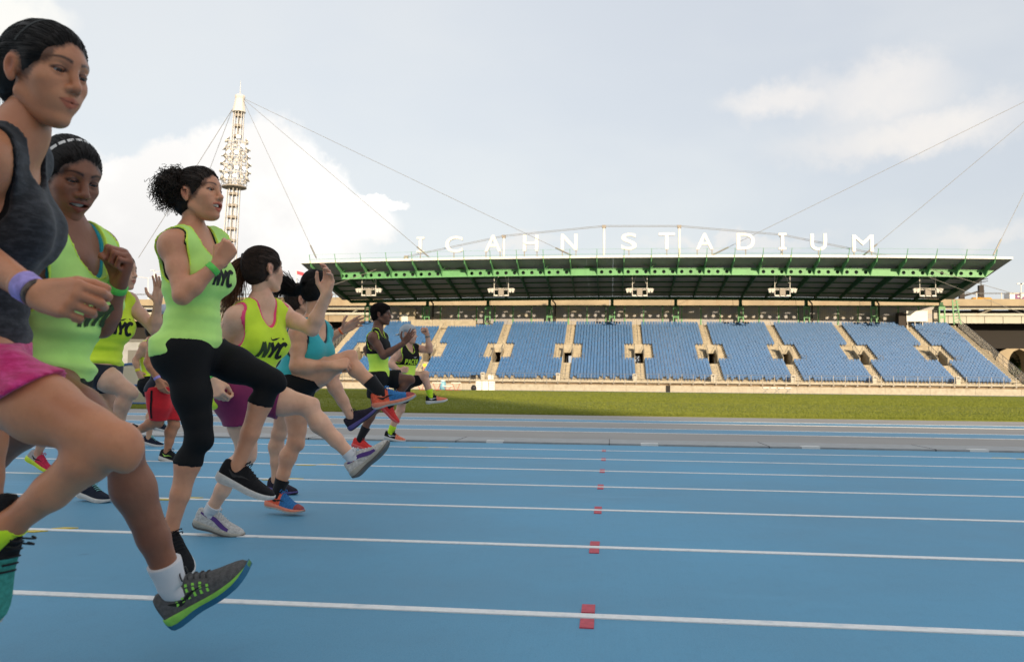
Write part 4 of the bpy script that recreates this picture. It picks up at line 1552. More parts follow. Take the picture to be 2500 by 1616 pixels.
def relax(V, Q, it=2, lam=0.5):
    for _ in range(it):
        S = np.zeros_like(V)
        c = np.zeros(len(V))
        for a in range(4):
            for b in (1, 3):
                np.add.at(S, Q[:, a], V[Q[:, (a+b) % 4]])
                np.add.at(c, Q[:, a], 1)
        V = V + lam*(S/np.maximum(c, 1)[:, None]-V)
    return V


def raw_obj(name, V, Q, m, parent=None, cols=None, smooth=True):
    me = bpy.data.meshes.new(name)
    V = np.asarray(V, np.float32)
    Q = np.asarray(Q, np.int32)
    me.vertices.add(len(V))
    me.vertices.foreach_set('co', V.ravel())
    k = Q.shape[1]
    me.loops.add(len(Q)*k)
    me.loops.foreach_set('vertex_index', Q.ravel())
    me.polygons.add(len(Q))
    me.polygons.foreach_set('loop_start', np.arange(0, len(Q)*k, k, dtype=np.int32))
    me.polygons.foreach_set('loop_total', np.full(len(Q), k, np.int32))
    me.update(calc_edges=True)
    if smooth:
        me.polygons.foreach_set('use_smooth', np.ones(len(Q), bool))
    if cols is not None:
        at = me.color_attributes.new('pigment', 'FLOAT_COLOR', 'POINT')
        at.data.foreach_set('color', np.concatenate([cols, np.ones((len(cols), 1))], 1).astype(np.float32).ravel())
    me.materials.append(m)
    me.validate()
    return link(name, me, parent)


def C(a, b, ra, rb):
    return ('c', np.asarray(a, float), np.asarray(b, float), ra, rb)


def EL(c, R, rad):
    return ('e', np.asarray(c, float), np.asarray(R, float), rad)


I3 = np.eye(3)


def skin_mat(name, color, rough=0.42):
    m = bpy.data.materials.new(name)
    m.use_nodes = True
    N = NT(m.node_tree)
    b = N.n['Principled BSDF']
    at = N.new('ShaderNodeVertexColor', layer_name='pigment')
    tc = N.new('ShaderNodeTexCoord')
    n1 = N.noise(tc.outputs['Object'], 9, 5, 0.6)
    n2 = N.noise(tc.outputs['Object'], 60, 3, 0.6)
    c = N.mix(N.ramp(n1, 0.3, 0.7), (color[0]*0.90, color[1]*0.82, color[2]*0.80), tuple(min(1, k*1.10) for k in color))
    c = N.mix(N.ramp(n2, 0.55, 0.8, 0, 0.25), c, (color[0]*0.8, color[1]*0.68, color[2]*0.66))
    c = N.mix(1.0, c, at.outputs[0], 'MULTIPLY')
    N.put(b.inputs['Base Color'], c)
    N.put(b.inputs['Roughness'], N.ramp(n1, 0.3, 0.7, rough-0.08, rough+0.08))
    b.inputs['Specular IOR Level'].default_value = 0.45
    b.inputs['Subsurface Weight'].default_value = 0.12
    b.inputs['Subsurface Radius'].default_value = (0.010, 0.004, 0.002)
    b.inputs['Subsurface Scale'].default_value = 0.8
    bp = N.new('ShaderNodeBump')
    bp.inputs['Strength'].default_value = 0.12
    bp.inputs['Distance'].default_value = 0.002
    N.l.new(N.noise(tc.outputs['Object'], 350, 3, 0.6), bp.inputs['Height'])
    b2 = N.new('ShaderNodeBump')
    b2.inputs['Strength'].default_value = 0.22
    b2.inputs['Distance'].default_value = 0.012
    N.l.new(N.noise(tc.outputs['Object'], 22, 3, 0.55), b2.inputs['Height'])
    N.l.new(bp.outputs[0], b2.inputs['Normal'])
    N.l.new(b2.outputs[0], b.inputs['Normal'])
    return m


def cloth_mat(name, color, rough=0.8, var=0.12, heather=None, sheen=0.15, weave=0.25):
    m = bpy.data.materials.new(name)
    m.use_nodes = True
    N = NT(m.node_tree)
    b = N.n['Principled BSDF']
    tc = N.new('ShaderNodeTexCoord')
    o = tc.outputs['Object']
    n1 = N.noise(o, 11, 5, 0.6)
    c = N.mix(N.ramp(n1, 0.3, 0.7), tuple(k*(1-var) for k in color), tuple(min(1, k*(1+var)) for k in color))
    if heather:
        n2 = N.noise(N.mapping(o, (1, 1, 3.0)), 26, 6, 0.7)
        c = N.mix(N.ramp(n2, 0.42, 0.66), c, heather)
    N.put(b.inputs['Base Color'], c)
    b.inputs['Roughness'].default_value = rough
    b.inputs['Specular IOR Level'].default_value = 0.25
    b.inputs['Sheen Weight'].default_value = sheen
    bp = N.new('ShaderNodeBump')
    bp.inputs['Strength'].default_value = weave
    bp.inputs['Distance'].default_value = 0.004
    N.l.new(N.noise(N.mapping(o, (1, 1, 2.2)), 30, 5, 0.65), bp.inputs['Height'])
    N.l.new(bp.outputs[0], b.inputs['Normal'])
    return m


def hair_mat(name, color, rough=0.5, spec=0.2):
    m = bpy.data.materials.new(name)
    m.use_nodes = True
    N = NT(m.node_tree)
    b = N.n['Principled BSDF']
    tc = N.new('ShaderNodeTexCoord')
    n1 = N.noise(tc.outputs['Object'], 40, 4, 0.6)
    N.put(b.inputs['Base Color'], N.mix(N.ramp(n1, 0.3, 0.7), tuple(k*0.6 for k in color), tuple(k*1.5 for k in color)))
    b.inputs['Roughness'].default_value = rough
    b.inputs['Specular IOR Level'].default_value = spec
    return m


M_sclera = mat('eye white', (0.30, 0.27, 0.25), 0.55)
M_iris = mat('brown iris', (0.035, 0.016, 0.008), 0.15)
M_pupil = mat('pupil', (0.004, 0.004, 0.004), 0.1)
M_teeth = mat('teeth', (0.78, 0.69, 0.55), 0.9, 0.0)
M_mouth = mat('inner mouth', (0.10, 0.02, 0.018), 0.6)


def eye_mesh(r, gaze):
    m = MB()
    g = nrm(gaze)
    a = nrm(np.cross(g, (0, 0, 1.0)))
    b = np.cross(a, g)
    th = [0, 0.16, 0.28, 0.50, 0.62, 0.8, 1.2, 1.7]
    rings = [[tuple((g*math.cos(t)+(a*math.cos(q)+b*math.sin(q))*math.sin(t))*r) for q in np.linspace(0, 2*math.pi, 16, endpoint=False)] for t in th]
    for i in range(len(th)-1):
        m.cur = 2 if th[i] < 0.25 else (1 if th[i] < 0.55 else 0)
        m.loft([rings[i], rings[i+1]][::-1], True, False)
    return m.mesh('eye', [M_sclera, M_iris, M_pupil], True)


def hairline(x, y, z, front, ears, shift=0.0):
    """signed depth inside the hair area of the scalp (head frame): positive under hair"""
    def el(c, r):
        a, b, e = x-c[0], y-c[1], z-c[2]
        k0 = np.sqrt((a/r[0])**2+(b/r[1])**2+(e/r[2])**2)
        k1 = np.sqrt((a/r[0]**2)**2+(b/r[1]**2)**2+(e/r[2]**2)**2)
        return k0*(k0-1)/(k1+1e-6)

    def smin(a, b, k):
        h = np.clip(0.5+0.5*(a-b)/k, 0, 1)
        return a*(1-h)+b*h-k*h*(1-h)
    g = el((0.100+shift, 0, -0.018), (0.068, 0.068, front))
    g = smin(g, el((0.084+shift, 0, -0.055), (0.076, 0.11, 0.082)), 0.02)
    if ears:
        for s in (-1, 1):
            g = smin(g, el((-0.010, s*0.088, -0.006), (0.023, 0.030, 0.036)), 0.01)
            g = smin(g, el((0.014, s*0.080, -0.060), (0.040, 0.045, 0.045)), 0.015)
    g = np.minimum(g, -(0.40*x-z-0.062)/1.08)
    return g + 0.0022*np.sin(y*420+2*np.sin(z*300))*np.sin(z*380+x*250) + 0.002*np.sin(y*130+z*90)


def head_build(H, hf, hu, scale, style, h):
    """head in its own frame (x forward, y left, z up), metres. Returns world verts, quads, pigment, and a local->world function."""
    hf = nrm(hf)
    hl = nrm(np.cross(hu, hf))
    hu = np.cross(hf, hl)
    Rm = np.stack([hf, hl*(1.0 if style.get('male') else 0.955), hu], 1)*scale

    def W(p):
        return H + np.asarray(p) @ Rm.T
    male = style.get('male', False)
    f = Field((-0.125, -0.105, -0.165), (0.135, 0.105, 0.13), h)
    f.add(EL((-0.016, 0, 0.034), I3, (0.097, 0.0735, 0.083)), 0.0)
    f.add(EL((0.030, 0, 0.012), I3, (0.062, 0.061, 0.082)), 0.03)
    jw = 0.051 if male else 0.043
    f.add(EL((0.036, 0, -0.058), I3, (0.049, jw, 0.050)), 0.03)
    for s in (-1, 1):
        f.add(C((-0.004, s*(jw+0.008), -0.050), (0.056, s*0.018, -0.092), 0.0115 if male else 0.009, 0.011), 0.03)
        f.add(EL((0.058, s*0.040, -0.018), I3, (0.024, 0.023, 0.020)), 0.025)
        f.add(EL((0.058, s*0.028, -0.046), I3, (0.024, 0.020, 0.022)), 0.02)
        f.add(C((0.080, s*0.012, 0.030), (0.066, s*0.046, 0.032), 0.011, 0.009), 0.018)
    f.add(EL((0.076, 0, -0.096), I3, (0.015, 0.019, 0.014) if male else (0.0135, 0.016, 0.0125)), 0.022)      # chin
    f.add(EL((0.074, 0, -0.054), I3, (0.023, 0.028, 0.024)), 0.022)      # muzzle
    for s in (-1, 1):                                                    # eye sockets
        f.cut(EL((0.100, s*0.032, 0.006), I3, (0.022, 0.019, 0.012)), 0.014)
    nw = style.get('nose', 1.0)
    f.add(C((0.086, 0, 0.022), (0.104, 0, -0.020), 0.0075, 0.0095*nw), 0.010)
    f.add(EL((0.106, 0, -0.025), I3, (0.0115, 0.0105*nw, 0.0095)), 0.008)
    for s in (-1, 1):
        f.add(EL((0.0945, s*0.0125*nw, -0.0285), I3, (0.0105, 0.0075*nw, 0.0078)), 0.006)
        f.cut(EL((0.1005, s*0.0065*nw, -0.0375), I3, (0.006, 0.0035, 0.005)), 0.003)
    # eyelids with an almond opening
    er = 0.0125
    ex, ey, ez = 0.0735, 0.0320, 0.0065
    op = style.get('eye_open', 0.72)
    for s in (-1, 1):
        f.add(EL((ex, s*ey, ez), I3, (er+0.0028,)*3), 0.005)
        f.cut(EL((ex+0.012, s*ey, ez-0.0008-0.0015*(1-op)), I3, (0.018, 0.0132, 0.0056*op)), 0.0015)
        f.add(C((ex+0.0125, s*(ey-0.010), ez+0.0065*op), (ex+0.0085, s*(ey+0.012), ez+0.0055*op), 0.0016, 0.0016), 0.003)
    # mouth
    sm = style.get('smile', 0.0)
    mo = style.get('mouth', 0.0)           # opening in metres
    zc = -0.0565
    cx, cy, cz = 0.0765-0.007*sm, 0.0240+0.009*sm, zc+0.001+0.007*sm
    lt = style.get('lips', 1.0)
    for s in (-1, 1):
        f.add(C((0.0925, s*0.004, zc+0.0065+mo*0.25), (cx, s*cy, cz), 0.0054*lt, 0.0028), 0.006)
        f.add(C((0.0905-mo*0.25, 0, zc-0.0070-mo*0.75), (cx, s*cy, cz), 0.0068*lt, 0.0026), 0.006)
    if mo > 0.002:
        f.cut(EL((0.088, 0, zc-0.001-mo*0.28+0.003*sm), I3, (0.028, 0.0200+0.009*sm, 0.0012+mo*0.55)), 0.002)
    else:
        f.cut(C((0.098, 0, zc-0.0005), (cx+0.003, cy, cz), 0.0016, 0.0010), 0.0025)
        f.cut(C((0.098, 0, zc-0.0005), (cx+0.003, -cy, cz), 0.0016, 0.0010), 0.0025)
    # ears
    for s in (-1, 1):
        Re = np.array([[0.96, s*-0.26, 0.10], [s*0.26, 0.965, 0], [-0.10, 0, 0.995]])
        f.add(EL((-0.012, s*0.0740, 0.000), Re, (0.0155, 0.0075, 0.0270)), 0.006)
        f.add(EL((-0.008, s*0.0715, -0.022), Re, (0.0095, 0.0065, 0.0120)), 0.005)
        f.cut(EL((-0.0085, s*0.0830, 0.002), Re, (0.0085, 0.0075, 0.0160)), 0.004)
    # neck stub
    nk = style['neck']                      # world point of neck base
    nl = (nk-H) @ Rm / scale**2
    rn = style.get('neck_r', 0.050)
    f.add(C((-0.030, 0, -0.045), nl, rn, rn*1.04), 0.022)
    V, Q = f.mesh()
    V = relax(V, Q, 1, 0.35)
    P = V
    # pigment, with shade painted into the ear hollows
    col_ = np.ones((len(P), 3))

    def blend(mask, c):
        nonlocal col_
        mask = np.clip(mask, 0, 1)[:, None]
        col_ = col_*(1-mask)+np.array(c)*col_*mask
    ay = np.abs(P[:, 1])
    # brows: arched stroke over each eye
    bt = np.clip((ay-0.012)/(0.052-0.012), 0, 1)
    bz = 0.0285+0.0075*np.sin(bt*2.4)-0.004*bt
    bw = 0.0045*(1-0.55*bt)*(1.25 if male else 1.0)
    brow = np.clip(1.4-np.abs(P[:, 2]-bz)/bw, 0, 1)*(P[:, 0] > 0.045)*np.clip((ay-0.009)/0.004, 0, 1)*np.clip((0.054-ay)/0.005, 0, 1)
    blend(brow*style.get('brow', 0.95), (0.07, 0.06, 0.055))
    # lash line and lids
    dl = np.sqrt(((ay-ey)/0.0150)**2+((P[:, 2]-ez-0.001)/(0.0072))**2)
    blend(np.clip(1.3-np.abs(dl-0.95)/0.34, 0, 1)*(P[:, 0] > 0.06)*(P[:, 2] > ez-0.002)*0.92, (0.10, 0.07, 0.06))
    blend(np.clip(1.2-dl, 0, 1)*(P[:, 0] > 0.06)*0.5, (0.55, 0.45, 0.42))
    # lips
    tl = np.clip(ay/cy, 0, 1)
    zt = (zc+0.0125+mo*0.25)*(1-tl**1.5)+(cz+0.001)*tl**1.5
    zb = (zc-0.0150-mo*0.95)*(1-tl**1.8)+(cz-0.001)*tl**1.8
    lip = np.clip((zt-P[:, 2])/0.0025, 0, 1)*np.clip((P[:, 2]-zb)/0.0025, 0, 1)*(P[:, 0] > 0.066)*np.clip((cy+0.001-ay)/0.003, 0, 1)
    blend(lip*0.9, style.get('lipcol', (0.80, 0.50, 0.50)))
    if mo <= 0.002:
        zl = (zc-0.0005)*(1-tl**1.4)+cz*tl**1.4
        blend(np.clip(1.2-np.abs(P[:, 2]-zl)/0.0018, 0, 1)*(P[:, 0] > 0.07)*(ay < cy)*0.8, (0.25, 0.15, 0.14))
    else:
        ins = np.clip(1-np.sqrt((ay/(0.021+0.006*sm))**2+((P[:, 2]-(zc-0.001-mo*0.28+0.003*sm))/(0.002+mo*0.66))**2), 0, 0.12)/0.12
        blend(ins*(P[:, 0] > 0.05)*(P[:, 0] < 0.088), (0.22, 0.08, 0.08))
    # warmer cheeks, nose tip and ears
    for c0, rr in (((0.07, 0.04, -0.028), 0.028), ((0.07, -0.04, -0.028), 0.028), ((0.11, 0, -0.028), 0.014)):
        blend(np.clip(1-np.linalg.norm(P-np.array(c0), axis=1)/rr, 0, 1)*0.5, (1.05, 0.82, 0.80))
    blend(np.clip((ay-0.071)/0.008, 0, 1)*(P[:, 0] < 0.02)*0.5, (1.05, 0.78, 0.75))
    ein = np.sqrt(((P[:, 0]+0.0085)/0.010)**2+((P[:, 2]-0.001)/0.018)**2)
    blend(np.clip(1.3-ein, 0, 1)*(ay > 0.070)*0.8, (0.52, 0.36, 0.33))  # ear hollow darkened: its shade is put into the colour
    if style.get('roots', True):
        g = hairline(P[:, 0], P[:, 1], P[:, 2], style.get('front', 0.090), True)
        blend(np.clip((g+0.007)/0.010, 0, 1)*0.85*(P[:, 2] > -0.06), style.get('rootcol', (0.09, 0.07, 0.06)))
    return W(V), Q, np.clip(col_, 0, 1.3), W, Rm


def face_parts(person, W, Rm, scale, style):
    ex, ey, ez = 0.0735, 0.0320, 0.0065
    gz = style.get('gaze', (1, -0.05, -0.05))
    for s in (-1, 1):
        me = eye_mesh(0.0125*scale, nrm(np.array(gz) @ Rm.T))
        link('eye', me, person, tuple(W((ex, s*ey, ez))))
    mo = style.get('mouth', 0.0)
    sm = style.get('smile', 0.0)
    if mo > 0.002:
        zc = -0.0565
        m = MB()
        n = 14
        wy = 0.0190+0.009*sm
        top = zc+0.0040+mo*0.18
        bot = top-min(0.0105, 0.004+mo*0.8)
        r1, r2 = [], []
        for k in range(n+1):
            t = -1+2*k/n
            x = 0.0885-0.020*t*t
            zc_ = 0.004*sm*t*t
            r1.append(tuple(W((x, t*wy, top+zc_))))
            r2.append(tuple(W((x-0.0015, t*wy, bot+zc_*1.4+0.0022*t*t))))
        m.loft([r1, r2], False, False)
        m.build('teeth', M_teeth, person, True)


def strands(name, paths, r0, m, parent, tip=0.25, sides=3):
    """tapered hair strands: paths is (n, k, 3)"""
    paths = np.asarray(paths, float)
    n, k, _ = paths.shape
    T = np.gradient(paths, axis=1)
    T /= np.linalg.norm(T, axis=2)[..., None]+1e-9
    ref = rng.normal(size=(n, 1, 3))
    A = np.cross(T, ref)
    A /= np.linalg.norm(A, axis=2)[..., None]+1e-9
    B = np.cross(T, A)
    rr = r0*(1-(1-tip)*np.linspace(0, 1, k)**1.5)[None, :, None]
    V = np.stack([paths+rr*(A*math.cos(q)+B*math.sin(q)) for q in np.linspace(0, 2*math.pi, sides, endpoint=False)], 2)
    idx = np.arange(n*k*sides).reshape(n, k, sides)
    Q = np.concatenate([np.stack([idx[:, :-1, j], idx[:, :-1, (j+1) % sides], idx[:, 1:, (j+1) % sides], idx[:, 1:, j]], -1).reshape(-1, 4) for j in range(sides)])
    return raw_obj(name, V.reshape(-1, 3), Q, m, parent)


def hair_cap(W, m, parent, h, tie, off=0.0065, nstr=900, ears=True, curl=0.0, name='hair', sr=0.0010, front=0.090, shift=0.0, lump=0.0, slen=0.06, top=0.0):
    """hair over the skull, thin at the hairline, with combed strands running to a tie point (head frame)"""
    f = Field((-0.150, -0.115, -0.11), (0.115, 0.115, 0.165), h)
    f.add(EL((-0.016, 0, 0.034), I3, (0.097, 0.0735, 0.083)), 0.0)
    f.add(EL((0.030, 0, 0.012), I3, (0.062, 0.061, 0.082)), 0.03)
    f.add(EL((-0.050, 0, -0.010), I3, (0.054, 0.060, 0.066)), 0.03)
    S = f.F.copy()
    x, y, z = f.ax[0][:, None, None], f.ax[1][None, :, None], f.ax[2][None, None, :]
    g = hairline(x, y, z, front, ears, shift)
    t = np.clip(g/0.030, 0, 1)
    t = t*t*(3-2*t)
    T = off*t + top*t*np.clip(z/0.1, 0, 1) - 0.0006
    if lump:
        T = T + lump*t*(np.sin(x*190+3*np.sin(y*130))*np.sin(y*170+2*np.sin(z*150))*np.sin(z*180+2*np.sin(x*140)))
    f.F = np.maximum(S-T, -g).astype(np.float32)
    V, Q = f.mesh()
    o = raw_obj(name, W(V), Q, m, parent)
    if nstr:
        bvh = BVHTree.FromPolygons([tuple(v) for v in V], [tuple(q) for q in Q])
        pick = V[rng.integers(0, len(V), nstr*2)]
        okm = ~((np.abs(pick[:, 1]) > 0.045) & (pick[:, 2] < 0.012) & (pick[:, 0] > -0.045))
        pick = pick[okm][:nstr]
        c = np.array([-0.022, 0, 0.025])
        k = 9
        tie_ = np.asarray(tie, float)
        out = []
        for p in pick:
            a, b = p-c, tie_-c
            L = min(1.0, slen/(np.linalg.norm(p-tie_)+1e-6))
            pts = []
            last = np.linalg.norm(a)
            for q in np.linspace(0, L, k):
                d = nrm(a/np.linalg.norm(a)*(1-q)+b/np.linalg.norm(b)*q)
                hit = bvh.ray_cast(Vector(c+d*0.3), Vector(-d))
                if hit[0] is not None:
                    last = np.linalg.norm(np.array(hit[0])-c)
                pts.append(c+d*(last+0.0006))
            pts = np.array(pts)
            if curl:
                pts = pts+curl*np.cumsum(rng.normal(size=pts.shape), 0)*0.5
            out.append(pts)
        strands('strands', W(np.array(out)), sr, m, o)
    return o


def flyaways(W, m, parent, n=70, seed=2, tie=(-0.12, 0, 0.03), length=0.05):
    """loose fine hairs lifting off the combed hair"""
    rg = np.random.default_rng(seed)
    out = []
    for k in range(n):
        q = nrm(rg.normal(size=3)*np.array([1, 1, 0.8])+np.array([-0.2, 0, 0.5]))
        p = np.array([-0.016, 0, 0.034])+q*np.array([0.101, 0.078, 0.088])
        if p[2] < 0.0 or (p[0] > 0.05 and p[2] < 0.09):
            continue
        d = nrm(nrm(np.array(tie)-p)*1.0+q*rg.uniform(0.15, 0.7)+rg.normal(size=3)*0.25)
        t = np.linspace(0, 1, 8)
        L = length*rg.uniform(0.4, 1.2)
        out.append(p+d*(t*L)[:, None]-q*(0.25*L*t**2)[:, None]+rg.normal(size=3)*0.004*(t**2)[:, None])
    strands('flyaway_hair', W(np.array(out)), 0.00045, m, parent)

# ------------------------------------------------------------------ hands, shoes, clothes
FWH = nrm(np.array([fw[0], fw[1], 0]))       # away from the camera, level
RTH = nrm(np.array([rt[0], rt[1], 0]))       # to the right of the picture, level
UPW = np.array([0, 0, 1.0])

POSES = {  # per finger: knuckle, middle, end bend (degrees)
    'fist': [(78, 95, 60)]*4,
    'relaxed': [(40, 48, 28), (48, 54, 32), (55, 58, 34), (60, 60, 34)],
    'open': [(6, 10, 6), (8, 8, 6), (8, 12, 6), (12, 14, 8)],
    'half': [(20, 30, 20), (25, 35, 20), (30, 38, 22), (32, 40, 22)],
    'curl': [(52, 52, 34), (60, 60, 36), (66, 64, 38), (70, 66, 38)],
    'loose': [(62, 60, 35), (66, 66, 38), (70, 70, 38), (72, 72, 40)],
}


def hand_prims(w, fdir, n, right, pose, s):
    """palm, four jointed fingers and a thumb as capsules; w wrist, fdir to the knuckles, n the way the palm faces"""
    f = nrm(fdir)
    n = nrm(n-f*np.dot(n, f))
    t = np.cross(f, n) if right else np.cross(n, f)
    pr = []
    offs = (0.0285, 0.0095, -0.0095, -0.0270)
    kn = (0.088, 0.091, 0.086, 0.077)
    ln = ((0.042, 0.025, 0.019), (0.046, 0.028, 0.020), (0.042, 0.026, 0.019), (0.033, 0.020, 0.017))
    spread = 1.0 if pose in ('open',) else 0.25
    for i in range(4):
        k = w + f*kn[i]*s + t*offs[i]*s
        pr.append((C(w+f*0.006*s+t*offs[i]*0.55*s, k, 0.0125*s, 0.0112*s), 0.014))
    pr.append((C(w+f*0.02*s+t*0.012*s+n*0.006*s, w+f*0.06*s+t*0.026*s+n*0.006*s, 0.015*s, 0.013*s), 0.012))
    pr.append((C(w+f*0.02*s-t*0.018*s+n*0.006*s, w+f*0.06*s-t*0.024*s+n*0.006*s, 0.013*s, 0.012*s), 0.012))
    for i in range(4):
        k = w + f*kn[i]*s + t*offs[i]*s
        ang = 0.0
        d0 = nrm(f + t*(offs[i]*4.5*spread))
        p = k
        r = (0.0096, 0.0098, 0.0094, 0.0083)[i]*s
        for q in range(3):
            ang += math.radians(POSES[pose][i][q])
            d = d0*math.cos(ang)+n*math.sin(ang)
            e = p+d*ln[i][q]*s
            pr.append((C(p, e, r, r*0.92), 0.003))
            p, r = e, r*0.90
    b = w+f*0.022*s+t*0.022*s+n*0.008*s
    if pose in ('fist', 'loose'):
        m = b+nrm(f*0.75+t*0.45+n*0.45)*0.042*s
        e = m+nrm(f*0.45-t*0.35+n*0.75)*0.030*s
        g = e+nrm(f*0.1-t*0.9+n*0.25)*0.024*s
    elif pose == 'open':
        m = b+nrm(f*0.45+t*0.9+n*0.15)*0.042*s
        e = m+nrm(f*0.75+t*0.65)*0.032*s
        g = e+nrm(f*0.9+t*0.35)*0.026*s
    else:
        m = b+nrm(f*0.7+t*0.5+n*0.5)*0.042*s
        e = m+nrm(f*0.9+t*0.1+n*0.4)*0.032*s
        g = e+nrm(f*0.95-t*0.1+n*0.3)*0.026*s
    pr.append((C(b, m, 0.0145*s, 0.0115*s), 0.010))
    pr.append((C(m, e, 0.0112*s, 0.0100*s), 0.003))
    pr.append((C(e, g, 0.0100*s, 0.0082*s), 0.003))
    return pr


SH_S = np.array([0, .02, .06, .13, .22, .32, .42, .52, .62, .72, .82, .90, .96, 1.0])
SH_W = np.array([.016, .029, .036, .0385, .038, .036, .037, .041, .045, .047, .0455, .039, .028, .013])
SH_B = np.array([.014, .007, .002, 0, .001, .003, .003, .001, 0, .001, .004, .009, .015, .022])
SH_M = np.array([.041, .042, .042, .041, .038, .035, .032, .030, .029, .029, .030, .032, .034, .036])
SH_T = np.array([.082, .102, .108, .104, .102, .110, .107, .092, .076, .067, .060, .055, .050, .041])


def shoe(parent, ankle, toe, lat, spec, L=0.255, thick=1.0):
    """running shoe: lofted upper, foam midsole, outsole, tongue, laces and side mark"""
    X = nrm(toe)
    Y = nrm(lat-X*np.dot(lat, X))
    Z = np.cross(X, Y)
    k = L/0.27
    O = ankle - X*0.066*k - Z*0.092*k

    def T(p):
        p = np.asarray(p, float)*k
        return O + p[..., 0:1]*X + p[..., 1:2]*Y + p[..., 2:3]*Z
    n = 13
    S, Wd, B_, M_, T_ = SH_S*0.27, SH_W, SH_B, SH_M, SH_T
    up_, sole, outs = MB(), MB(), MB()
    ringsU, ringsS, ringsO = [], [], []
    for i in range(len(S)):
        a = np.linspace(0, math.pi, n)
        c, s_ = np.cos(a), np.sin(a)
        w = Wd[i]*0.97
        hgt = T_[i]-M_[i]+0.004
        y = w*np.sign(c)*np.abs(c)**0.75
        z = M_[i]-0.004 + hgt*np.abs(s_)**0.62
        # narrower towards the top of the ankle collar
        y = y*(1-0.22*np.abs(s_)**1.2)
        ringsU.append(T(np.stack([np.full(n, S[i]), y, z], 1)))
        w2 = Wd[i]+0.004
        x2 = S[i]+(-0.004 if i == 0 else (0.004 if i == len(S)-1 else 0))
        zz = np.array([M_[i], M_[i]-0.004, B_[i]+0.004, B_[i]+0.002, B_[i]+0.002, B_[i]+0.004, M_[i]-0.004, M_[i]])
        yy = np.array([w2-0.003, w2, w2*0.98, w2*0.88, -w2*0.88, -w2*0.98, -w2, -w2+0.003])
        ringsS.append(T(np.stack([np.full(8, x2), yy, zz], 1)))
        oh = spec.get('out_h', 0.006)*(1.0 if i > 1 else 0.9)
        zo = np.array([B_[i]+oh, B_[i]+0.001, B_[i]-0.001, B_[i]-0.001, B_[i]+0.001, B_[i]+oh])
        yo = np.array([w2+0.0012, w2*0.995, w2*0.86, -w2*0.86, -w2*0.995, -w2-0.0012])
        ringsO.append(T(np.stack([np.full(6, x2+0.0), yo, zo], 1)))
    toe_i, heel_i = spec.get('toe_from', 99), spec.get('heel_to', -1)
    for i in range(len(S)-1):
        up_.cur = 1 if i >= toe_i else (2 if i < heel_i else 0)
        up_.loft([ringsU[i], ringsU[i+1]], False, False)
    up_.cur = 0
    up_.add(list(ringsU[0]), [tuple(range(n))])
    up_.add(list(ringsU[-1]), [tuple(range(n))[::-1]])
    mats_ = [spec['upper'], spec.get('toe', spec['upper']), spec.get('heel', spec['upper'])]
    so_ = up_.build('shoe', mats_, parent, True)
    sole.loft(ringsS)
    sole.build('sole', spec['sole'], so_, True)
    outs.loft(ringsO)
    outs.build('outsole', spec.get('outsole', spec['sole']), so_, False)

    def top(sx, yf):
        """point on the upper at lengthwise fraction sx and across fraction yf (-1..1)"""
        w = np.interp(sx, SH_S, Wd)*0.97
        m0, t0 = np.interp(sx, SH_S, M_), np.interp(sx, SH_S, T_)
        a = math.pi/2*(1-yf)
        c, s_ = math.cos(a), abs(math.sin(a))
        return np.array([sx*0.27, w*np.sign(c)*abs(c)**0.75*(1-0.22*s_**1.2), m0-0.004+(t0-m0+0.004)*s_**0.62])

    lm = spec.get('lace', spec['upper'])
    m = MB()
    for q in range(5):
        sx = 0.40+0.055*q
        p = [T(top(sx+0.02*(j % 2)*0, yf)+np.array([0, 0, 0.0025])) for j, yf in enumerate((-0.36, -0.18, 0, 0.18, 0.36))]
        m.tube(p, 0.0024*k, 5)
    kn_ = T(top(0.37, 0)+np.array([0, 0, 0.006]))
    for s in (-1, 1):
        for q in range(2):
            pts = [kn_+(X*(0.006*math.sin(t*3)+0.012*q)+Y*s*0.030*math.sin(t*math.pi*0.55+0.1*q)+Z*(0.014*math.sin(t*math.pi)-0.012*t*q))*k for t in np.linspace(0, 1, 8)]
            m.tube(pts, 0.0022*k, 5)
    m.build('laces', lm, so_, True)
    # tongue
    m = MB()
    r1 = [T(np.array([0.27*0.335, y, 0.098+0.012*(1-(y/0.02)**2)])) for y in np.linspace(-0.018, 0.018, 7)]
    r2 = [T(np.array([0.27*0.30, y, 0.122+0.004*(1-(y/0.02)**2)])) for y in np.linspace(-0.017, 0.017, 7)]
    r3 = [T(np.array([0.27*0.285, y, 0.120+0.004*(1-(y/0.02)**2)])) for y in np.linspace(-0.016, 0.016, 7)]
    r4 = [T(np.array([0.27*0.31, y, 0.096])) for y in np.linspace(-0.017, 0.017, 7)]
    m.loft([r1, r2, r3, r4], False, False)
    m.build('tongue', spec.get('tongue', spec['upper']), so_, True)
    if 'mark' in spec:
        kind, mm = spec['mark']
        for side in (-1, 1):
            m = MB()
            r1, r2 = [], []
            for t in np.linspace(0, 1, 13):
                if kind == 'tick':        # curved tick
                    sx = 0.16+0.42*t
                    v = 0.30-0.55*math.sin(min(1, t*2.6)*math.pi/2)*0.55+0.62*max(0, t-0.25)**1.1
                    th = 0.16*math.sin(math.pi*min(1, t*1.9+0.08))**0.8 if t < 0.45 else 0.15*(1-t)/0.55
                else:                     # long sweeping side stripe
                    sx = 0.10+0.62*t
                    v = 0.72-0.62*t**0.8
                    th = 0.22+0.34*t-0.9*max(0, t-0.72)
                v, th = v*0.85+0.12, max(th, 0.01)
                for r, vv in ((r1, v+th/2), (r2, v-th/2)):
                    yf = side*(1-min(max(vv, 0.03), 0.95)*0.62)
                    p = top(sx, yf)
                    r.append(T(p+np.array([0, side*0.0016, 0.0006])))
            m.loft([r1, r2] if side < 0 else [r2, r1], False, False)
            m.build('side_mark', mm, so_, True)
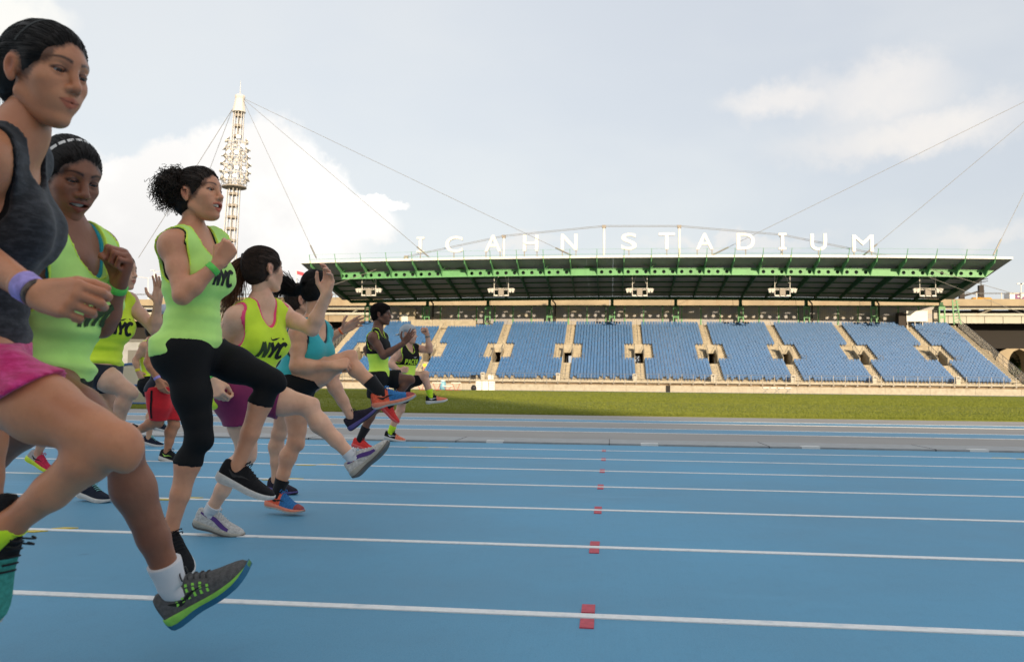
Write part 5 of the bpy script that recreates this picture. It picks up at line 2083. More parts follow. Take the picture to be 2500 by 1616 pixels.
    if 'dots' in spec:
        mm = spec['dots']
        m = MB()
        for q in range(6):
            for r in range(3):
                sx, vv = 0.24+0.068*q+0.016*r, 0.20+0.24*r
                if q > 4 and r > 1:
                    continue
                yf = -(1-vv*0.62)
                c = top(sx, yf)
                a, b2 = top(sx+0.024, yf), top(sx, -(1-(vv+0.13)*0.62))
                da, db = (a-c), (b2-c)
                o_ = np.array([0, -0.0014, 0.0005])
                m.quad(T(c-da*0.6-db*0.6+o_), T(c+da*0.6-db*0.6+o_), T(c+da*0.75+db*0.75+o_), T(c-da*0.2+db*0.75+o_))
        tag(m.build('cut_outs', mm, so_), kind='stuff')
    return so_


# stroke letters for shirt prints (unit box)
def arc(cx, cy, rx, ry, a0, a1, n=10):
    return [(cx+rx*math.cos(math.radians(a)), cy+ry*math.sin(math.radians(a))) for a in np.linspace(a0, a1, n)]


GLYPH = {'N': ([[(0.08, 0), (0.08, 1)], [(0.08, 1), (0.62, 0)], [(0.62, 0), (0.62, 1)]], 0.80), 'Y': ([[(0.0, 1), (0.32, 0.45)], [(0.64, 1), (0.32, 0.45)], [(0.32, 0.5), (0.32, 0)]], 0.72),
         'C': ([arc(0.36, 0.5, 0.32, 0.47, 45, 315, 14)], 0.80), 'P': ([[(0.08, 0), (0.08, 1)], [(0.08, 0.95)]+arc(0.32, 0.72, 0.22, 0.23, 90, -90, 8)+[(0.08, 0.49)]], 0.72),
         'A': ([[(0, 0), (0.32, 1)], [(0.64, 0), (0.32, 1)], [(0.14, 0.33), (0.5, 0.33)]], 0.78), 'E': ([[(0.08, 0), (0.08, 1)], [(0.08, 0.94), (0.5, 0.94)], [(0.08, 0.5), (0.46, 0.5)], [(0.08, 0.06), (0.5, 0.06)]], 0.66),
         'R': ([[(0.08, 0), (0.08, 1)], [(0.08, 0.95)]+arc(0.32, 0.74, 0.22, 0.21, 90, -90, 8)+[(0.08, 0.53)], [(0.3, 0.52), (0.58, 0)]], 0.72), '+': ([[(0.3, 0.2), (0.3, 0.8)], [(0.0, 0.5), (0.6, 0.5)]], 0.7)}


def resample(pl, step):
    out = [np.array(pl[0], float)]
    for a, b in zip(pl[:-1], pl[1:]):
        a, b = np.array(a, float), np.array(b, float)
        n = max(1, int(np.linalg.norm(b-a)/step))
        for q in range(1, n+1):
            out.append(a+(b-a)*q/n)
    return out


def print_on(parent, bvh, origin, rightv, upv, nrmv, items, m, name='print'):
    """press flat strokes onto a shirt. items: (polyline in metres, half width or list)"""
    mb = MB()
    rightv, upv, nrmv = nrm(rightv), nrm(upv), nrm(nrmv)

    def hit(a, b):
        o = origin+rightv*a+upv*b+nrmv*0.30
        h = bvh.ray_cast(Vector(o), Vector(-nrmv), 0.6)
        if h[0] is None:
            return None
        return np.array(h[0])+np.array(h[1])*(1 if np.dot(h[1], nrmv) > 0 else -1)*lift
    lift = 0.0016
    for pl, hw in items:
        pl = resample(pl, 0.007)
        lift += 0.00025
        L, Rr = [], []
        for i, p in enumerate(pl):
            t = pl[min(i+1, len(pl)-1)]-pl[max(i-1, 0)]
            t = t/(np.linalg.norm(t)+1e-9)
            w = hw if np.isscalar(hw) else np.interp(i/(len(pl)-1), np.linspace(0, 1, len(hw)), hw)
            nn = np.array([-t[1], t[0]])*w
            L.append(hit(*(p+nn)))
            Rr.append(hit(*(p-nn)))
        for i in range(len(pl)-1):
            q = [L[i], L[i+1], Rr[i+1], Rr[i]]
            if all(k is not None for k in q) and max(np.linalg.norm(q[0]-q[2]), np.linalg.norm(q[1]-q[3])) < 0.05:
                mb.quad(*q)
    if mb.f:
        tag(mb.build(name, m, parent), kind=None)


def word(s, h, wf=0.85, slant=0.0, hw=0.10, x0=None):
    tot = sum(GLYPH[c][1] for c in s)*h*wf
    x = -tot/2 if x0 is None else x0
    it = []
    for c in s:
        for pl in GLYPH[c][0]:
            it.append(([(x+(a+slant*b)*h*wf, b*h) for a, b in pl], hw*h))
        x += GLYPH[c][1]*h*wf
    return it


def tick(w, x=0, y=0):
    pts = [(x-0.5*w, y+0.18*w), (x-0.50*w, y+0.02*w), (x-0.40*w, y-0.10*w), (x-0.22*w, y-0.10*w), (x+0.1*w, y+0.0*w), (x+0.5*w, y+0.16*w)]
    return [(pts, [0.004*w, 0.05*w, 0.085*w, 0.085*w, 0.045*w, 0.003*w])]


SKIN = {}


def wave_noise(seed, scale, amp, aniso=(1, 1, 1)):
    rg = np.random.default_rng(seed)
    K = rg.normal(size=(14, 3))*scale*np.array(aniso)
    ph = rg.uniform(0, 6.28, 14)

    def fn(P):
        s = np.zeros(len(P))
        for k, p in zip(K, ph):
            s += np.sin(P@k+p)
        return amp*s/3.7
    return fn


def person(cfg):
    d = cfg['d']
    J = {k: at_d(v[0], v[1], d+(v[2] if len(v) > 2 else 0.0)) for k, v in cfg['j'].items()}
    s = cfg.get('scale', 1.0)
    male = cfg.get('male', False)
    sk = cfg['skin']
    if sk not in SKIN:
        SKIN[sk] = skin_mat('skin %d' % len(SKIN), sk)
    msk = SKIN[sk]
    h = cfg.get('res', 0.007)
    hh = cfg.get('hres', 0.003)
    N_, shR, shL, hipR, hipL = J['neck'], J['shR'], J['shL'], J['hipR'], J['hipL']
    S_, Pm = (shR+shL)/2, (hipR+hipL)/2
    up_t = nrm(S_-Pm)
    T_len = np.linalg.norm(S_-Pm)
    Lc = nrm(shL-shR)
    Lc = nrm(Lc-up_t*np.dot(Lc, up_t))
    fc = np.cross(Lc, up_t)
    Lp = nrm(hipL-hipR)
    Lp = nrm(Lp-up_t*np.dot(Lp, up_t))
    fp_ = np.cross(Lp, up_t)
    Rc = np.stack([Lc, fc, up_t])
    Rp = np.stack([Lp, fp_, up_t])
    Lw = nrm(Lc+Lp)
    fwst = np.cross(Lw, up_t)
    Rw = np.stack([Lw, fwst, up_t])
    at_t = lambda t: Pm+(S_-Pm)*t
    hw = cfg.get('hipw', 1.0)
    tw = cfg.get('torso', 0.93)
    bs = cfg.get('bust', 0.0 if male else 1.0)
    torso = [
        (EL(at_t(0.06), Rp, (0.160*s*hw, 0.112*s*hw, 0.125*s)), 0.0),
        (EL(at_t(0.42), Rw, (0.120*s*(1.12 if male else tw), 0.092*s*(1 if male else tw), 0.150*s)), 0.06),
        (EL(at_t(0.72)-fc*0.008, Rc, (0.142*s*(1.12 if male else tw), 0.106*s*(1.05 if male else tw), 0.150*s)), 0.05),
        (EL(at_t(0.93)-fc*0.012, Rc, (0.150*s*(1.15 if male else 1), 0.082*s, 0.075*s)), 0.05),
    ]
    for q, hip in ((-1, hipR), (1, hipL)):
        torso.append((EL(hip-fp_*0.052*s-up_t*0.015, Rp, (0.080*s*hw, 0.082*s*hw, 0.088*s)), 0.04))
        if bs:
            torso.append((EL(at_t(0.70)+fc*0.082*s+Lc*q*0.066*s, Rc, (0.062*s*bs, 0.052*s*bs, 0.060*s*bs)), 0.045))
        elif male:
            torso.append((EL(at_t(0.76)+fc*0.070*s+Lc*q*0.066*s, Rc, (0.072*s, 0.035*s, 0.060*s)), 0.045))
    nr = 0.055 if male else 0.0415
    neck = [(C(N_-up_t*0.015, N_+(J['head']-N_)*0.45, nr*1.10*s, nr*0.93*s), 0.045)]
    sho = []
    for sh in (shR, shL):
        sho.append((C(N_+up_t*0.012, N_+(sh-N_)*0.80, 0.040*s, 0.040*s), 0.05))
        sho.append((EL(sh, Rc, (0.058*s*(1.12 if male else 1), 0.056*s*(1.1 if male else 1), 0.060*s)), 0.05))
    arms, legs = [], {}
    am = 1.12 if male else cfg.get('arm', 1.0)*0.93
    for q in 'RL':
        sh, el, wr = J['sh'+q], J['el'+q], J['wr'+q]
        arms += [(C(sh, sh+(el-sh)*0.45, 0.049*s*am, 0.044*s*am), 0.03), (C(sh+(el-sh)*0.45, el, 0.044*s*am, 0.0365*s*am), 0.02),
                 (C(el, el+(wr-el)*0.30, 0.037*s*am, 0.040*s*am), 0.02), (C(el+(wr-el)*0.30, wr, 0.040*s*am, 0.0245*s*am), 0.02)]
        hip, kn, an = J['hip'+q], J['kn'+q], J['an'+q]
        toe = J['t'+q]-an
        lm_ = cfg.get('leg', 1.0)*(1.08 if male else 1.0)
        shin = nrm(an-kn)
        th = nrm(kn-hip)
        back = -nrm(toe)
        bk = back-shin*np.dot(back, shin)
        bend = np.linalg.norm(np.cross(th, shin))
        if bend > 0.25:
            fwd_ = nrm(th-shin)                       # kneecap side
            bk = -(fwd_-shin*np.dot(fwd_, shin))
        bk = nrm(bk)
        kb = 0.03 if np.dot(th, shin) > 0.3 else 0.014
        mid = hip+(kn-hip)*0.5
        cf = kn+(an-kn)*0.28+bk*0.016*s
        legs[q] = {'up': [(C(hip+(kn-hip)*0.02, mid, 0.089*s*lm_, 0.075*s*lm_), 0.05), (C(mid, kn-th*0.03, 0.075*s*lm_, 0.0485*s*lm_), 0.03)],
                   'lo': [(EL(kn-bk*0.008*s, I3, (0.0440*s*lm_,)*3), 0.03), (C(kn+bk*0.006*s, cf, 0.043*s*lm_, 0.0505*s*lm_), kb), (C(cf, kn+(an-kn)*0.62+bk*0.006*s, 0.0505*s*lm_, 0.039*s*lm_), kb),
                          (C(kn+(an-kn)*0.62+bk*0.006*s, an, 0.039*s*lm_, 0.031*s*lm_), 0.02), (C(an, an+nrm(toe)*0.012*s-nrm(np.cross(nrm(toe), Lp))*0.05*s, 0.032*s, 0.028*s), 0.012), (EL(kn-bk*0.036*s*lm_+shin*0.004, I3, (0.018*s, 0.018*s, 0.023*s)), 0.022), (EL(hip+(kn-hip)*0.78-bk*0.014*s, I3, (0.038*s,)*3), 0.04)]}
    # ---- body
    pts = np.array([J[k] for k in J if k != 'head' and not k.startswith('t')])
    lo, hi = pts.min(0)-0.16*s, pts.max(0)+0.16*s
    f = Field(lo, hi, h)
    for p, k in torso+neck+sho+arms:
        f.add(p, k)
    for q in 'RL':
        for p, k in legs[q]['up']+legs[q]['lo']:
            f.add(p, k)
    V, Q = f.mesh()
    V = relax(V, Q, 2, 0.4)
    cl = np.ones((len(V), 3))
    for jn in ('knR', 'knL', 'elR', 'elL'):
        dd = np.clip(1-np.linalg.norm(V-J[jn], axis=1)/(0.075*s), 0, 1)[:, None]
        cl = cl*(1-dd*0.30)+cl*np.array([0.86, 0.70, 0.68])*dd*0.30
    Vs, Qs, Cs = [V], [Q], [cl]
    nv = len(V)
    # ---- hands
    for q in 'RL':
        hd = cfg.get('hand'+q)
        if hd is None:
            continue
        el, wr = J['el'+q], J['wr'+q]
        tip = J['h'+q] if 'h'+q in J else wr+(wr-el)
        n = hd[1][0]*RTH+hd[1][1]*UPW+hd[1][2]*FWH
        hs = s*(1.08 if male else 0.98)*cfg.get('handscale', 1.0)
        pr = hand_prims(wr, tip-wr, n, q == 'R', hd[0], hs)
        fd = nrm(tip-wr)
        fh = Field(np.minimum(wr, wr+fd*0.2)-0.11, np.maximum(wr, wr+fd*0.2)+0.11, min(h*0.6, cfg.get('handres', 0.0036)))
        fh.add(C(wr-nrm(wr-el)*0.05, wr, 0.0305*s*am, 0.0252*s*am), 0.0)
        for p, k in pr:
            fh.add(p, k)
        v, qd = fh.mesh()
        v = relax(v, qd, 1, 0.35)
        c2 = np.ones((len(v), 3))
        nn_ = nrm(n-fd*np.dot(n, fd))
        pal = np.clip(((v-wr)@nn_)/0.02, 0, 1)[:, None]*cfg.get('palm', 0.0)
        c2 = c2*(1-pal)+np.array([1.5, 1.35, 1.3])*pal
        far = np.clip((np.linalg.norm(v-wr, axis=1)-0.06)/0.08, 0, 1)[:, None]*0.25
        c2 = c2*(1-far)+c2*np.array([1.02, 0.80, 0.78])*far
        Vs.append(v), Qs.append(qd+nv), Cs.append(c2)
        nv += len(v)
    # ---- head
    yaw, pitch, roll = [math.radians(k) for k in cfg['look']]
    hf = (RTH*math.cos(yaw)-FWH*math.sin(yaw))*math.cos(pitch)+UPW*math.sin(pitch)
    side = nrm(np.cross(UPW, hf))
    hu = np.cross(hf, side)
    hu = hu*math.cos(roll)+side*math.sin(roll)
    st = dict(cfg.get('face', {}))
    st['neck'] = N_+up_t*0.005
    st['neck_r'] = nr*0.97
    st['male'] = male
    hsz = cfg.get('headscale', 1.0)
    v, qd, c2, W, Rm = head_build(J['head'], hf, hu, hsz, st, hh)
    Vs.append(v), Qs.append(qd+nv), Cs.append(c2)
    body = raw_obj('person', np.concatenate(Vs), np.concatenate(Qs), msk, None, np.concatenate(Cs))
    tag(body, cfg['label'], 'person', 'runners')
    face_parts(body, W, Rm, hsz, st)

    # ---- clothes
    def shirt(name, c):
        g = Field(lo, hi, c.get('res', h))
        off = c.get('off', 0.007)
        for p, k in torso:
            g.add(p, k+0.015, off)
        for p, k in sho:
            g.add(p, k, off*0.8)
        if 'fold' in c:
            wn = wave_noise(c.get('seed', 3), c.get('fscale', 24), c['fold'], c.get('aniso', (0.4, 0.4, 2.2)))
            g.warp(lambda P: wn(P)*np.clip(1.25-1.25*((P-Pm)@up_t)/T_len, 0.15, 1.0))
        F0 = g.F
        g.F = np.full_like(F0, 0.5)
        ah = c.get('arm', 0.082)*s
        for sgn, sh in ((-1, shR), (1, shL)):
            a = sh+Lc*sgn*(0.028*s)-up_t*0.005
            g.add(C(a+up_t*0.05*s, a-up_t*0.065*s-fc*0.0, ah*0.78, ah), 0.0)
        nd = c.get('neckd', 0.10)*s
        g.add(EL(N_+fc*0.075*s+up_t*0.012, Rc, (c.get('neckw', 0.072)*s, 0.12*s, nd)), 0.015)
        g.add(EL(N_-fc*0.05*s+up_t*0.03, Rc, (0.066*s, 0.10*s, 0.065*s)), 0.01)
        nc = c.get('neckc', 0.070)
        g.add(C(N_-up_t*0.05*s, N_+up_t*0.12*s, nc*s, (nc+0.008)*s), 0.015)
        D = g.F
        if 'under' in c:
            um, uw = c['under']
            g.F = np.full_like(F0, 0.5)
            for p, k in torso+sho:
                g.add(p, k, 0.0045)
            g.F = np.maximum(g.F, -(D+uw))
            g.half(N_+up_t*0.08*s, up_t)
            g.half(at_t(0.5), -up_t)
            v, qd = g.mesh()
            raw_obj('bra', relax(v, qd, 2, 0.4), qd, um, body)
        g.F = np.maximum(F0, -D)
        g.half(N_+up_t*0.075*s, up_t)
        hp = Pm+up_t*c.get('hem', -0.02)*s
        g.half(hp, -up_t+fwst*c.get('hemtilt', 0.0))
        trim_F = None
        if 'trim' in c:
            tw = c.get('trimw', 0.008)
            trim_F = np.maximum(np.maximum(F0-0.0016, 0.0004-D), np.maximum(D-tw, g.F-0.004))
        v, qd = g.mesh()
        v = relax(v, qd, 2, 0.4)
        o = raw_obj(name, v, qd, c['mat'], body)
        if trim_F is not None:
            g.F = trim_F
            v2, q2 = g.mesh()
            if len(v2):
                raw_obj('trim', relax(v2, q2, 1, 0.3), q2, c['trim'], o)
        return o, BVHTree.FromPolygons(v.tolist(), qd.tolist())
    for c in cfg.get('tops', []):
        o, bv = shirt(c.get('name', 'tank_top'), c)
        for pr in c.get('prints', []):
            a, b, yawp = pr['at']
            n = fc*math.cos(math.radians(yawp))-Lc*math.sin(math.radians(yawp))
            rv = nrm(np.cross(up_t, n))
            org = at_t(b)+rv*a
            print_on(o, bv, org, rv, up_t, n, pr['items'], pr['mat'], pr.get('name', 'print'))
        for bnd in c.get('bands', []):
            # colour block: a second shell just outside, between two heights of the torso
            pass
    lw = cfg.get('lower')
    if lw:
        g = Field(lo, hi, lw.get('res', h))
        off = lw.get('off', 0.006)
        for p, k in torso[:2]+torso[4:]:
            if p is torso[2][0] or p is torso[3][0]:
                continue
            g.add(p, k+0.01, off)
        for q in 'RL':
            hip, kn, an = J['hip'+q], J['kn'+q], J['an'+q]
            flare = lw.get('flare', 0.0)
            g.add(C(hip, hip+(kn-hip)*0.5, 0.089*s*cfg.get('leg', 1.0), 0.075*s*cfg.get('leg', 1.0)+flare), 0.05, off)
            g.add(C(hip+(kn-hip)*0.5, kn-nrm(kn-hip)*0.03, 0.075*s*cfg.get('leg', 1.0)+flare, 0.051*s*cfg.get('leg', 1.0)+flare), 0.03, off)
            if lw['to'] > 1:
                for p, k in legs[q]['lo'][:4]+legs[q]['lo'][5:]:
                    g.add(p, k, off)
        if 'fold' in lw:
            g.warp(wave_noise(lw.get('seed', 5), lw.get('fscale', 22), lw['fold']))
        for q in 'RL':
            hip, kn, an = J['hip'+q], J['kn'+q], J['an'+q]
            to = lw['to']
            if to <= 1:
                p0, n = hip+(kn-hip)*to, nrm(kn-hip)
            else:
                p0, n = kn+(an-kn)*(to-1), nrm(an-kn)
            # clip beyond the hem, only near this leg
            a_, b_ = (kn, an) if to <= 1 else (an, an+n*0.2)
            cutlo = C(p0+n*0.40, p0+n*0.40, 0.40, 0.40)
            if 'hemdir'+q in lw:
                hd_ = lw['hemdir'+q]
                n = nrm(hd_[0]*RTH+hd_[1]*UPW+hd_[2]*FWH)
                a2 = nrm(np.cross(n, FWH))
                g.cut(EL(p0+n*0.5, np.stack([n, a2, np.cross(n, a2)]), (0.5, 0.8, 0.45)), 0.002)
            elif to <= 1:
                L_ = np.linalg.norm(kn-p0)+0.02
                g.cut(EL(p0+n*(L_+0.0), np.stack([n, nrm(np.cross(n, [0.3, 0.2, 0.9])), np.cross(n, nrm(np.cross(n, [0.3, 0.2, 0.9])))]), (L_, 0.26, 0.26)), 0.002)
                g.cut(C(p0-n*0.04, p0+n*0.10, 0.10*s+flare, 0.10*s+flare), 0.002) if False else None
                if flare:
                    t0 = to-0.22
                    r0_ = (0.075+(0.051-0.075)*max(0, (t0-0.5)/0.5))*s*cfg.get('leg', 1.0)
                    g.cut(C(hip+(kn-hip)*t0, hip+(kn-hip)*(to+0.1), 0.03, r0_+flare-0.002), 0.004)
            else:
                g.cut(EL(p0+n*0.22, np.stack([n, nrm(np.cross(n, [0.3, 0.2, 0.9])), np.cross(n, nrm(np.cross(n, [0.3, 0.2, 0.9])))]), (0.22, 0.15, 0.15)), 0.002)
        g.half(Pm+up_t*lw.get('waist', 0.10)*s, up_t)
        v, qd = g.mesh()
        v = relax(v, qd, 2, 0.4)
        lo_o = raw_obj(lw.get('name', 'shorts'), v, qd, lw['mat'], body)
        if 'stripe' in lw:
            m = MB()
            q = lw.get('stripe_leg', 'R')
            hip, kn = J['hip'+q], J['kn'+q]
            bv = BVHTree.FromPolygons(v.tolist(), qd.tolist())
            outw = -FWH
            ax = nrm(kn-hip)
            wv = nrm(np.cross(outw, ax))
            L1, L2 = [], []
            for t in np.linspace(0.05, lw['to']-0.02, 24):
                for Lst, w in ((L1, -0.011), (L2, 0.011)):
                    o_ = hip+(kn-hip)*t+wv*(w+lw.get('stripe_off', -0.02))+outw*0.4
                    hit = bv.ray_cast(Vector(o_), Vector(-outw))
                    Lst.append(None if hit[0] is None else np.array(hit[0])+outw*0.003)
            for i in range(23):
                if all(k is not None for k in (L1[i], L1[i+1], L2[i], L2[i+1])):
                    m.quad(L1[i], L1[i+1], L2[i+1], L2[i])
            if m.f:
                m.build('stripe', lw['stripe'], lo_o)
    # socks and shoes
    for q in 'RL':
        kn, an = J['kn'+q], J['an'+q]
        toe = J['t'+q]-an
        lm_ = cfg.get('leg', 1.0)*(1.08 if male else 1.0)
        so_ = cfg.get('sock'+q, cfg.get('sock'))
        if so_:
            hgt, mm = so_
            L_ = np.linalg.norm(kn-an)
            ps, rs = [], []
            for t in (-0.2, 0, 0.2, 0.4, 0.6, 0.8, 0.97, 1.0):
                if t < 0:
                    ps.append(an-(kn-an)/L_*0.035*s)
                    rs.append(0.036*s*lm_)
                    continue
                dd = hgt*t
                fr = dd/L_
                ps.append(an+(kn-an)/L_*dd)
                rs.append((0.0345+0.0235*min(1, fr/0.40)*0.6+0.001*math.sin(t*9))*s*lm_+0.002)
            zf = nrm(np.cross(nrm(toe), Lp))
            ps = [an+nrm(toe)*0.035*s-zf*0.045*s, an+nrm(toe)*0.014*s-zf*0.018*s]+ps[1:]
            rs = [0.029*s, 0.0335*s*lm_]+rs[1:]
            MB().tube(ps, rs, 16).build('sock', mm, body, True)
        sp = cfg.get('shoe'+q, cfg.get('shoe'))
        if sp:
            lat = Lp if 'lat'+q not in cfg else (cfg['lat'+q][0]*RTH+cfg['lat'+q][1]*UPW+cfg['lat'+q][2]*FWH)
            shoe(body, an, toe, lat, sp, cfg.get('shoelen', 0.255*s))
    for q, t, w, mm, nm in cfg.get('bands', []):
        el, wr = J['el'+q], J['wr'+q]
        dirn = nrm(wr-el)
        p = wr-dirn*t
        r = (0.0245+0.0155*min(1, t/(np.linalg.norm(wr-el)*0.7)))*s*am+0.0035
        m = MB().tube([p-dirn*w/2, p-dirn*w/2*0.9, p+dirn*w/2*0.9, p+dirn*w/2], [r*1.01, r*1.04, r*0.99, r*0.95], 20)
        m.build(nm, mm, body, True)
    return body, J, W, Rm, dict(Pm=Pm, up=up_t, fc=fc, Lc=Lc, at_t=at_t, N=N_)


def ponytail(parent, W, pts, r0, r1, m, n=260, sr=0.0014, name='ponytail', seed=1, wisp=0.02):
    """bundle of strands along world points; r0/r1 bundle radius at tie and end"""
    rg = np.random.default_rng(seed)
    pts = np.array(pts, float)
    t0 = np.linspace(0, 1, len(pts))
    t = np.linspace(0, 1, 16)
    # smooth path
    P = np.stack([np.interp(t, t0, pts[:, i]) for i in range(3)], 1)
    for _ in range(3):
        P[1:-1] = P[1:-1]*0.5+(P[:-2]+P[2:])*0.25
    prof = r0+(r1-r0)*t
    prof = prof*(0.55+0.9*np.sin(np.clip(t*2.2+0.25, 0, math.pi/2)))
    out = []
    for k in range(n):
        d = nrm(rg.normal(size=3))*rg.uniform(0.15, 1)**0.6
        end = rg.uniform(0.65, 1.0)
        w = rg.normal(size=3)*wisp
        tt = t*end
        Q = np.stack([np.interp(tt, t, P[:, i]) for i in range(3)], 1)
        pr = np.interp(tt, t, prof)
        out.append(Q+d[None]*pr[:, None]+w[None]*(tt**2)[:, None])
    return strands(name, np.array(out), sr, m, parent, 0.3)

# ------------------------------------------------------------------ runners
LIME = cloth_mat('lime green jersey', (0.57, 0.94, 0.23), 0.75, 0.05, weave=0.18)
NEON = cloth_mat('neon yellow jersey', (0.68, 0.90, 0.045), 0.75, 0.05, weave=0.18)
NEON_T = cloth_mat('neon yellow trim', (0.68, 0.98, 0.10), 0.7, 0.04)
BLACKC = cloth_mat('black stretch fabric', (0.006, 0.006, 0.007), 0.8, 0.1, sheen=0.0)
NAVY = cloth_mat('navy stretch fabric', (0.012, 0.015, 0.028), 0.75, 0.1)
CHAR = cloth_mat('charcoal heather jersey', (0.016, 0.017, 0.020), 0.85, 0.1, heather=(0.048, 0.049, 0.056))
PINKS = cloth_mat('pink running shorts', (0.55, 0.014, 0.14), 0.5, 0.25, heather=(0.75, 0.055, 0.27), sheen=0.2, weave=0.6)
MAGENTA = cloth_mat('magenta shorts', (0.22, 0.022, 0.095), 0.75, 0.1)
HOTPINK = cloth_mat('hot pink bra', (0.90, 0.07, 0.22), 0.7, 0.05)
TEAL = cloth_mat('teal jersey', (0.040, 0.42, 0.46), 0.75, 0.08)
TEALD = cloth_mat('dark teal strap', (0.02, 0.035, 0.05), 0.75, 0.08)
REDS = cloth_mat('red shorts', (0.62, 0.015, 0.022), 0.7, 0.1)
M_print = mat('black print', (0.010, 0.012, 0.010), 0.7)
M_printg = mat('fading green print', (0.045, 0.075, 0.020), 0.7)
M_printl = mat('lime print', (0.55, 0.85, 0.05), 0.7)
SOCKW = cloth_mat('white sock', (0.68, 0.68, 0.70), 0.9, 0.05)
SOCKB = cloth_mat('black sock', (0.012, 0.012, 0.014), 0.9, 0.05)
SOCKL = cloth_mat('neon sock', (0.62, 0.90, 0.03), 0.9, 0.05)
RUB = lambda n, c: mat(n, c, 0.65, 0.3, nscale=60, namp=0.08)
FAB = lambda n, c: mat(n, c, 0.8, 0.2, nscale=90, namp=0.22, bump=0.4, bscale=260)
W_SOLE = RUB('white foam', (0.62, 0.62, 0.60))
D_SOLE = RUB('dark rubber', (0.03, 0.03, 0.035))
S_TEAL = dict(upper=FAB('teal knit', (0.05, 0.28, 0.23)), heel=FAB('black knit', (0.012, 0.012, 0.014)), heel_to=7, sole=RUB('cream foam', (0.55, 0.52, 0.45)), lace=RUB('black lace', (0.01, 0.01, 0.012)), tongue=FAB('black knit', (0.012, 0.012, 0.014)))
S_GREY = dict(upper=FAB('grey mesh', (0.115, 0.115, 0.115)), sole=RUB('lime foam', (0.26, 0.62, 0.10)), outsole=RUB('blue rubber', (0.03, 0.15, 0.27)), out_h=0.017, lace=RUB('dark grey lace', (0.05, 0.05, 0.05)), mark=('tick', M_print), dots=mat('lime cut-outs', (0.33, 0.85, 0.10), 0.6), tongue=FAB('blue lining', (0.06, 0.17, 0.33)))
S_BLACK = dict(upper=FAB('black knit', (0.012, 0.012, 0.014)), sole=RUB('white foam', (0.62, 0.62, 0.60)), outsole=W_SOLE, lace=RUB('black lace', (0.01, 0.01, 0.012)), mark=('tick', mat('dull black mark', (0.03, 0.03, 0.032), 0.5)))
S_WHITE = dict(upper=FAB('white leather', (0.55, 0.54, 0.52)), sole=RUB('grey foam', (0.40, 0.38, 0.33)), outsole=RUB('brown grey rubber', (0.13, 0.12, 0.11)), out_h=0.012, lace=RUB('white lace', (0.6, 0.6, 0.6)), mark=('sweep', mat('purple stripe', (0.085, 0.035, 0.21), 0.5)))
S_ORANGE = dict(upper=FAB('blue knit', (0.035, 0.17, 0.42)), heel=FAB('coral knit', (0.80, 0.13, 0.07)), heel_to=6, toe=FAB('dark coral', (0.36, 0.085, 0.085)), toe_from=10, sole=RUB('coral foam', (0.78, 0.26, 0.17)), outsole=RUB('pale grey rubber', (0.42, 0.44, 0.42)), out_h=0.011, lace=RUB('blue lace', (0.035, 0.20, 0.50)), mark=('tick', M_print))
S_PURPLE = dict(upper=FAB('black purple knit', (0.022, 0.017, 0.030)), sole=RUB('purple foam', (0.10, 0.085, 0.26)), outsole=D_SOLE, lace=RUB('black lace', (0.01, 0.01, 0.012)))
S_RED = dict(upper=FAB('red knit', (0.70, 0.05, 0.045)), sole=RUB('pink foam', (0.70, 0.12, 0.12)), lace=RUB('red lace', (0.5, 0.05, 0.05)))
S_PACE = dict(upper=FAB('black knit', (0.012, 0.012, 0.014)), toe=FAB('coral toe', (0.78, 0.22, 0.13)), toe_from=7, sole=W_SOLE, lace=RUB('black lace', (0.01, 0.01, 0.012)), mark=('tick', M_white))
S_NAVY = dict(upper=FAB('navy knit', (0.012, 0.018, 0.035)), sole=W_SOLE, lace=RUB('mint lace', (0.30, 0.70, 0.66)))
S_GR = dict(upper=FAB('pale grey mesh', (0.40, 0.38, 0.38)), toe=FAB('crimson mesh', (0.55, 0.03, 0.08)), toe_from=5, sole=RUB('neon foam', (0.60, 0.75, 0.06)), lace=RUB('crimson lace', (0.5, 0.03, 0.08)), mark=('tick', M_print))
S_ZIG = dict(upper=FAB('black knit', (0.012, 0.012, 0.014)), sole=W_SOLE, outsole=D_SOLE, lace=RUB('black lace', (0.01, 0.01, 0.012)), mark=('tick', mat('lime mark', (0.35, 0.6, 0.1), 0.6)))
B_LAV = mat('lavender paper band', (0.36, 0.29, 0.66), 0.6, nscale=40, namp=0.25)
B_GRN = mat('green paper band', (0.13, 0.66, 0.10), 0.5, nscale=30, namp=0.1)
B_BEAD = mat('brown bead bracelet', (0.07, 0.045, 0.03), 0.4, nscale=120, namp=0.6)
B_ORG = mat('orange band', (0.80, 0.16, 0.04), 0.5)
B_YEL = mat('yellow band', (0.75, 0.62, 0.03), 0.5)
H_BLK = hair_mat('black hair', (0.010, 0.008, 0.007))
H_CUR = hair_mat('dark brown curly hair', (0.022, 0.014, 0.010))
H_BRN = hair_mat('dark brown hair', (0.030, 0.017, 0.011))
H_BRT = hair_mat('brown ponytail hair', (0.105, 0.046, 0.022))
H_AFR = hair_mat('short black hair', (0.008, 0.006, 0.005), 0.9, 0.08)
H_LBR = hair_mat('light brown hair', (0.12, 0.07, 0.035))


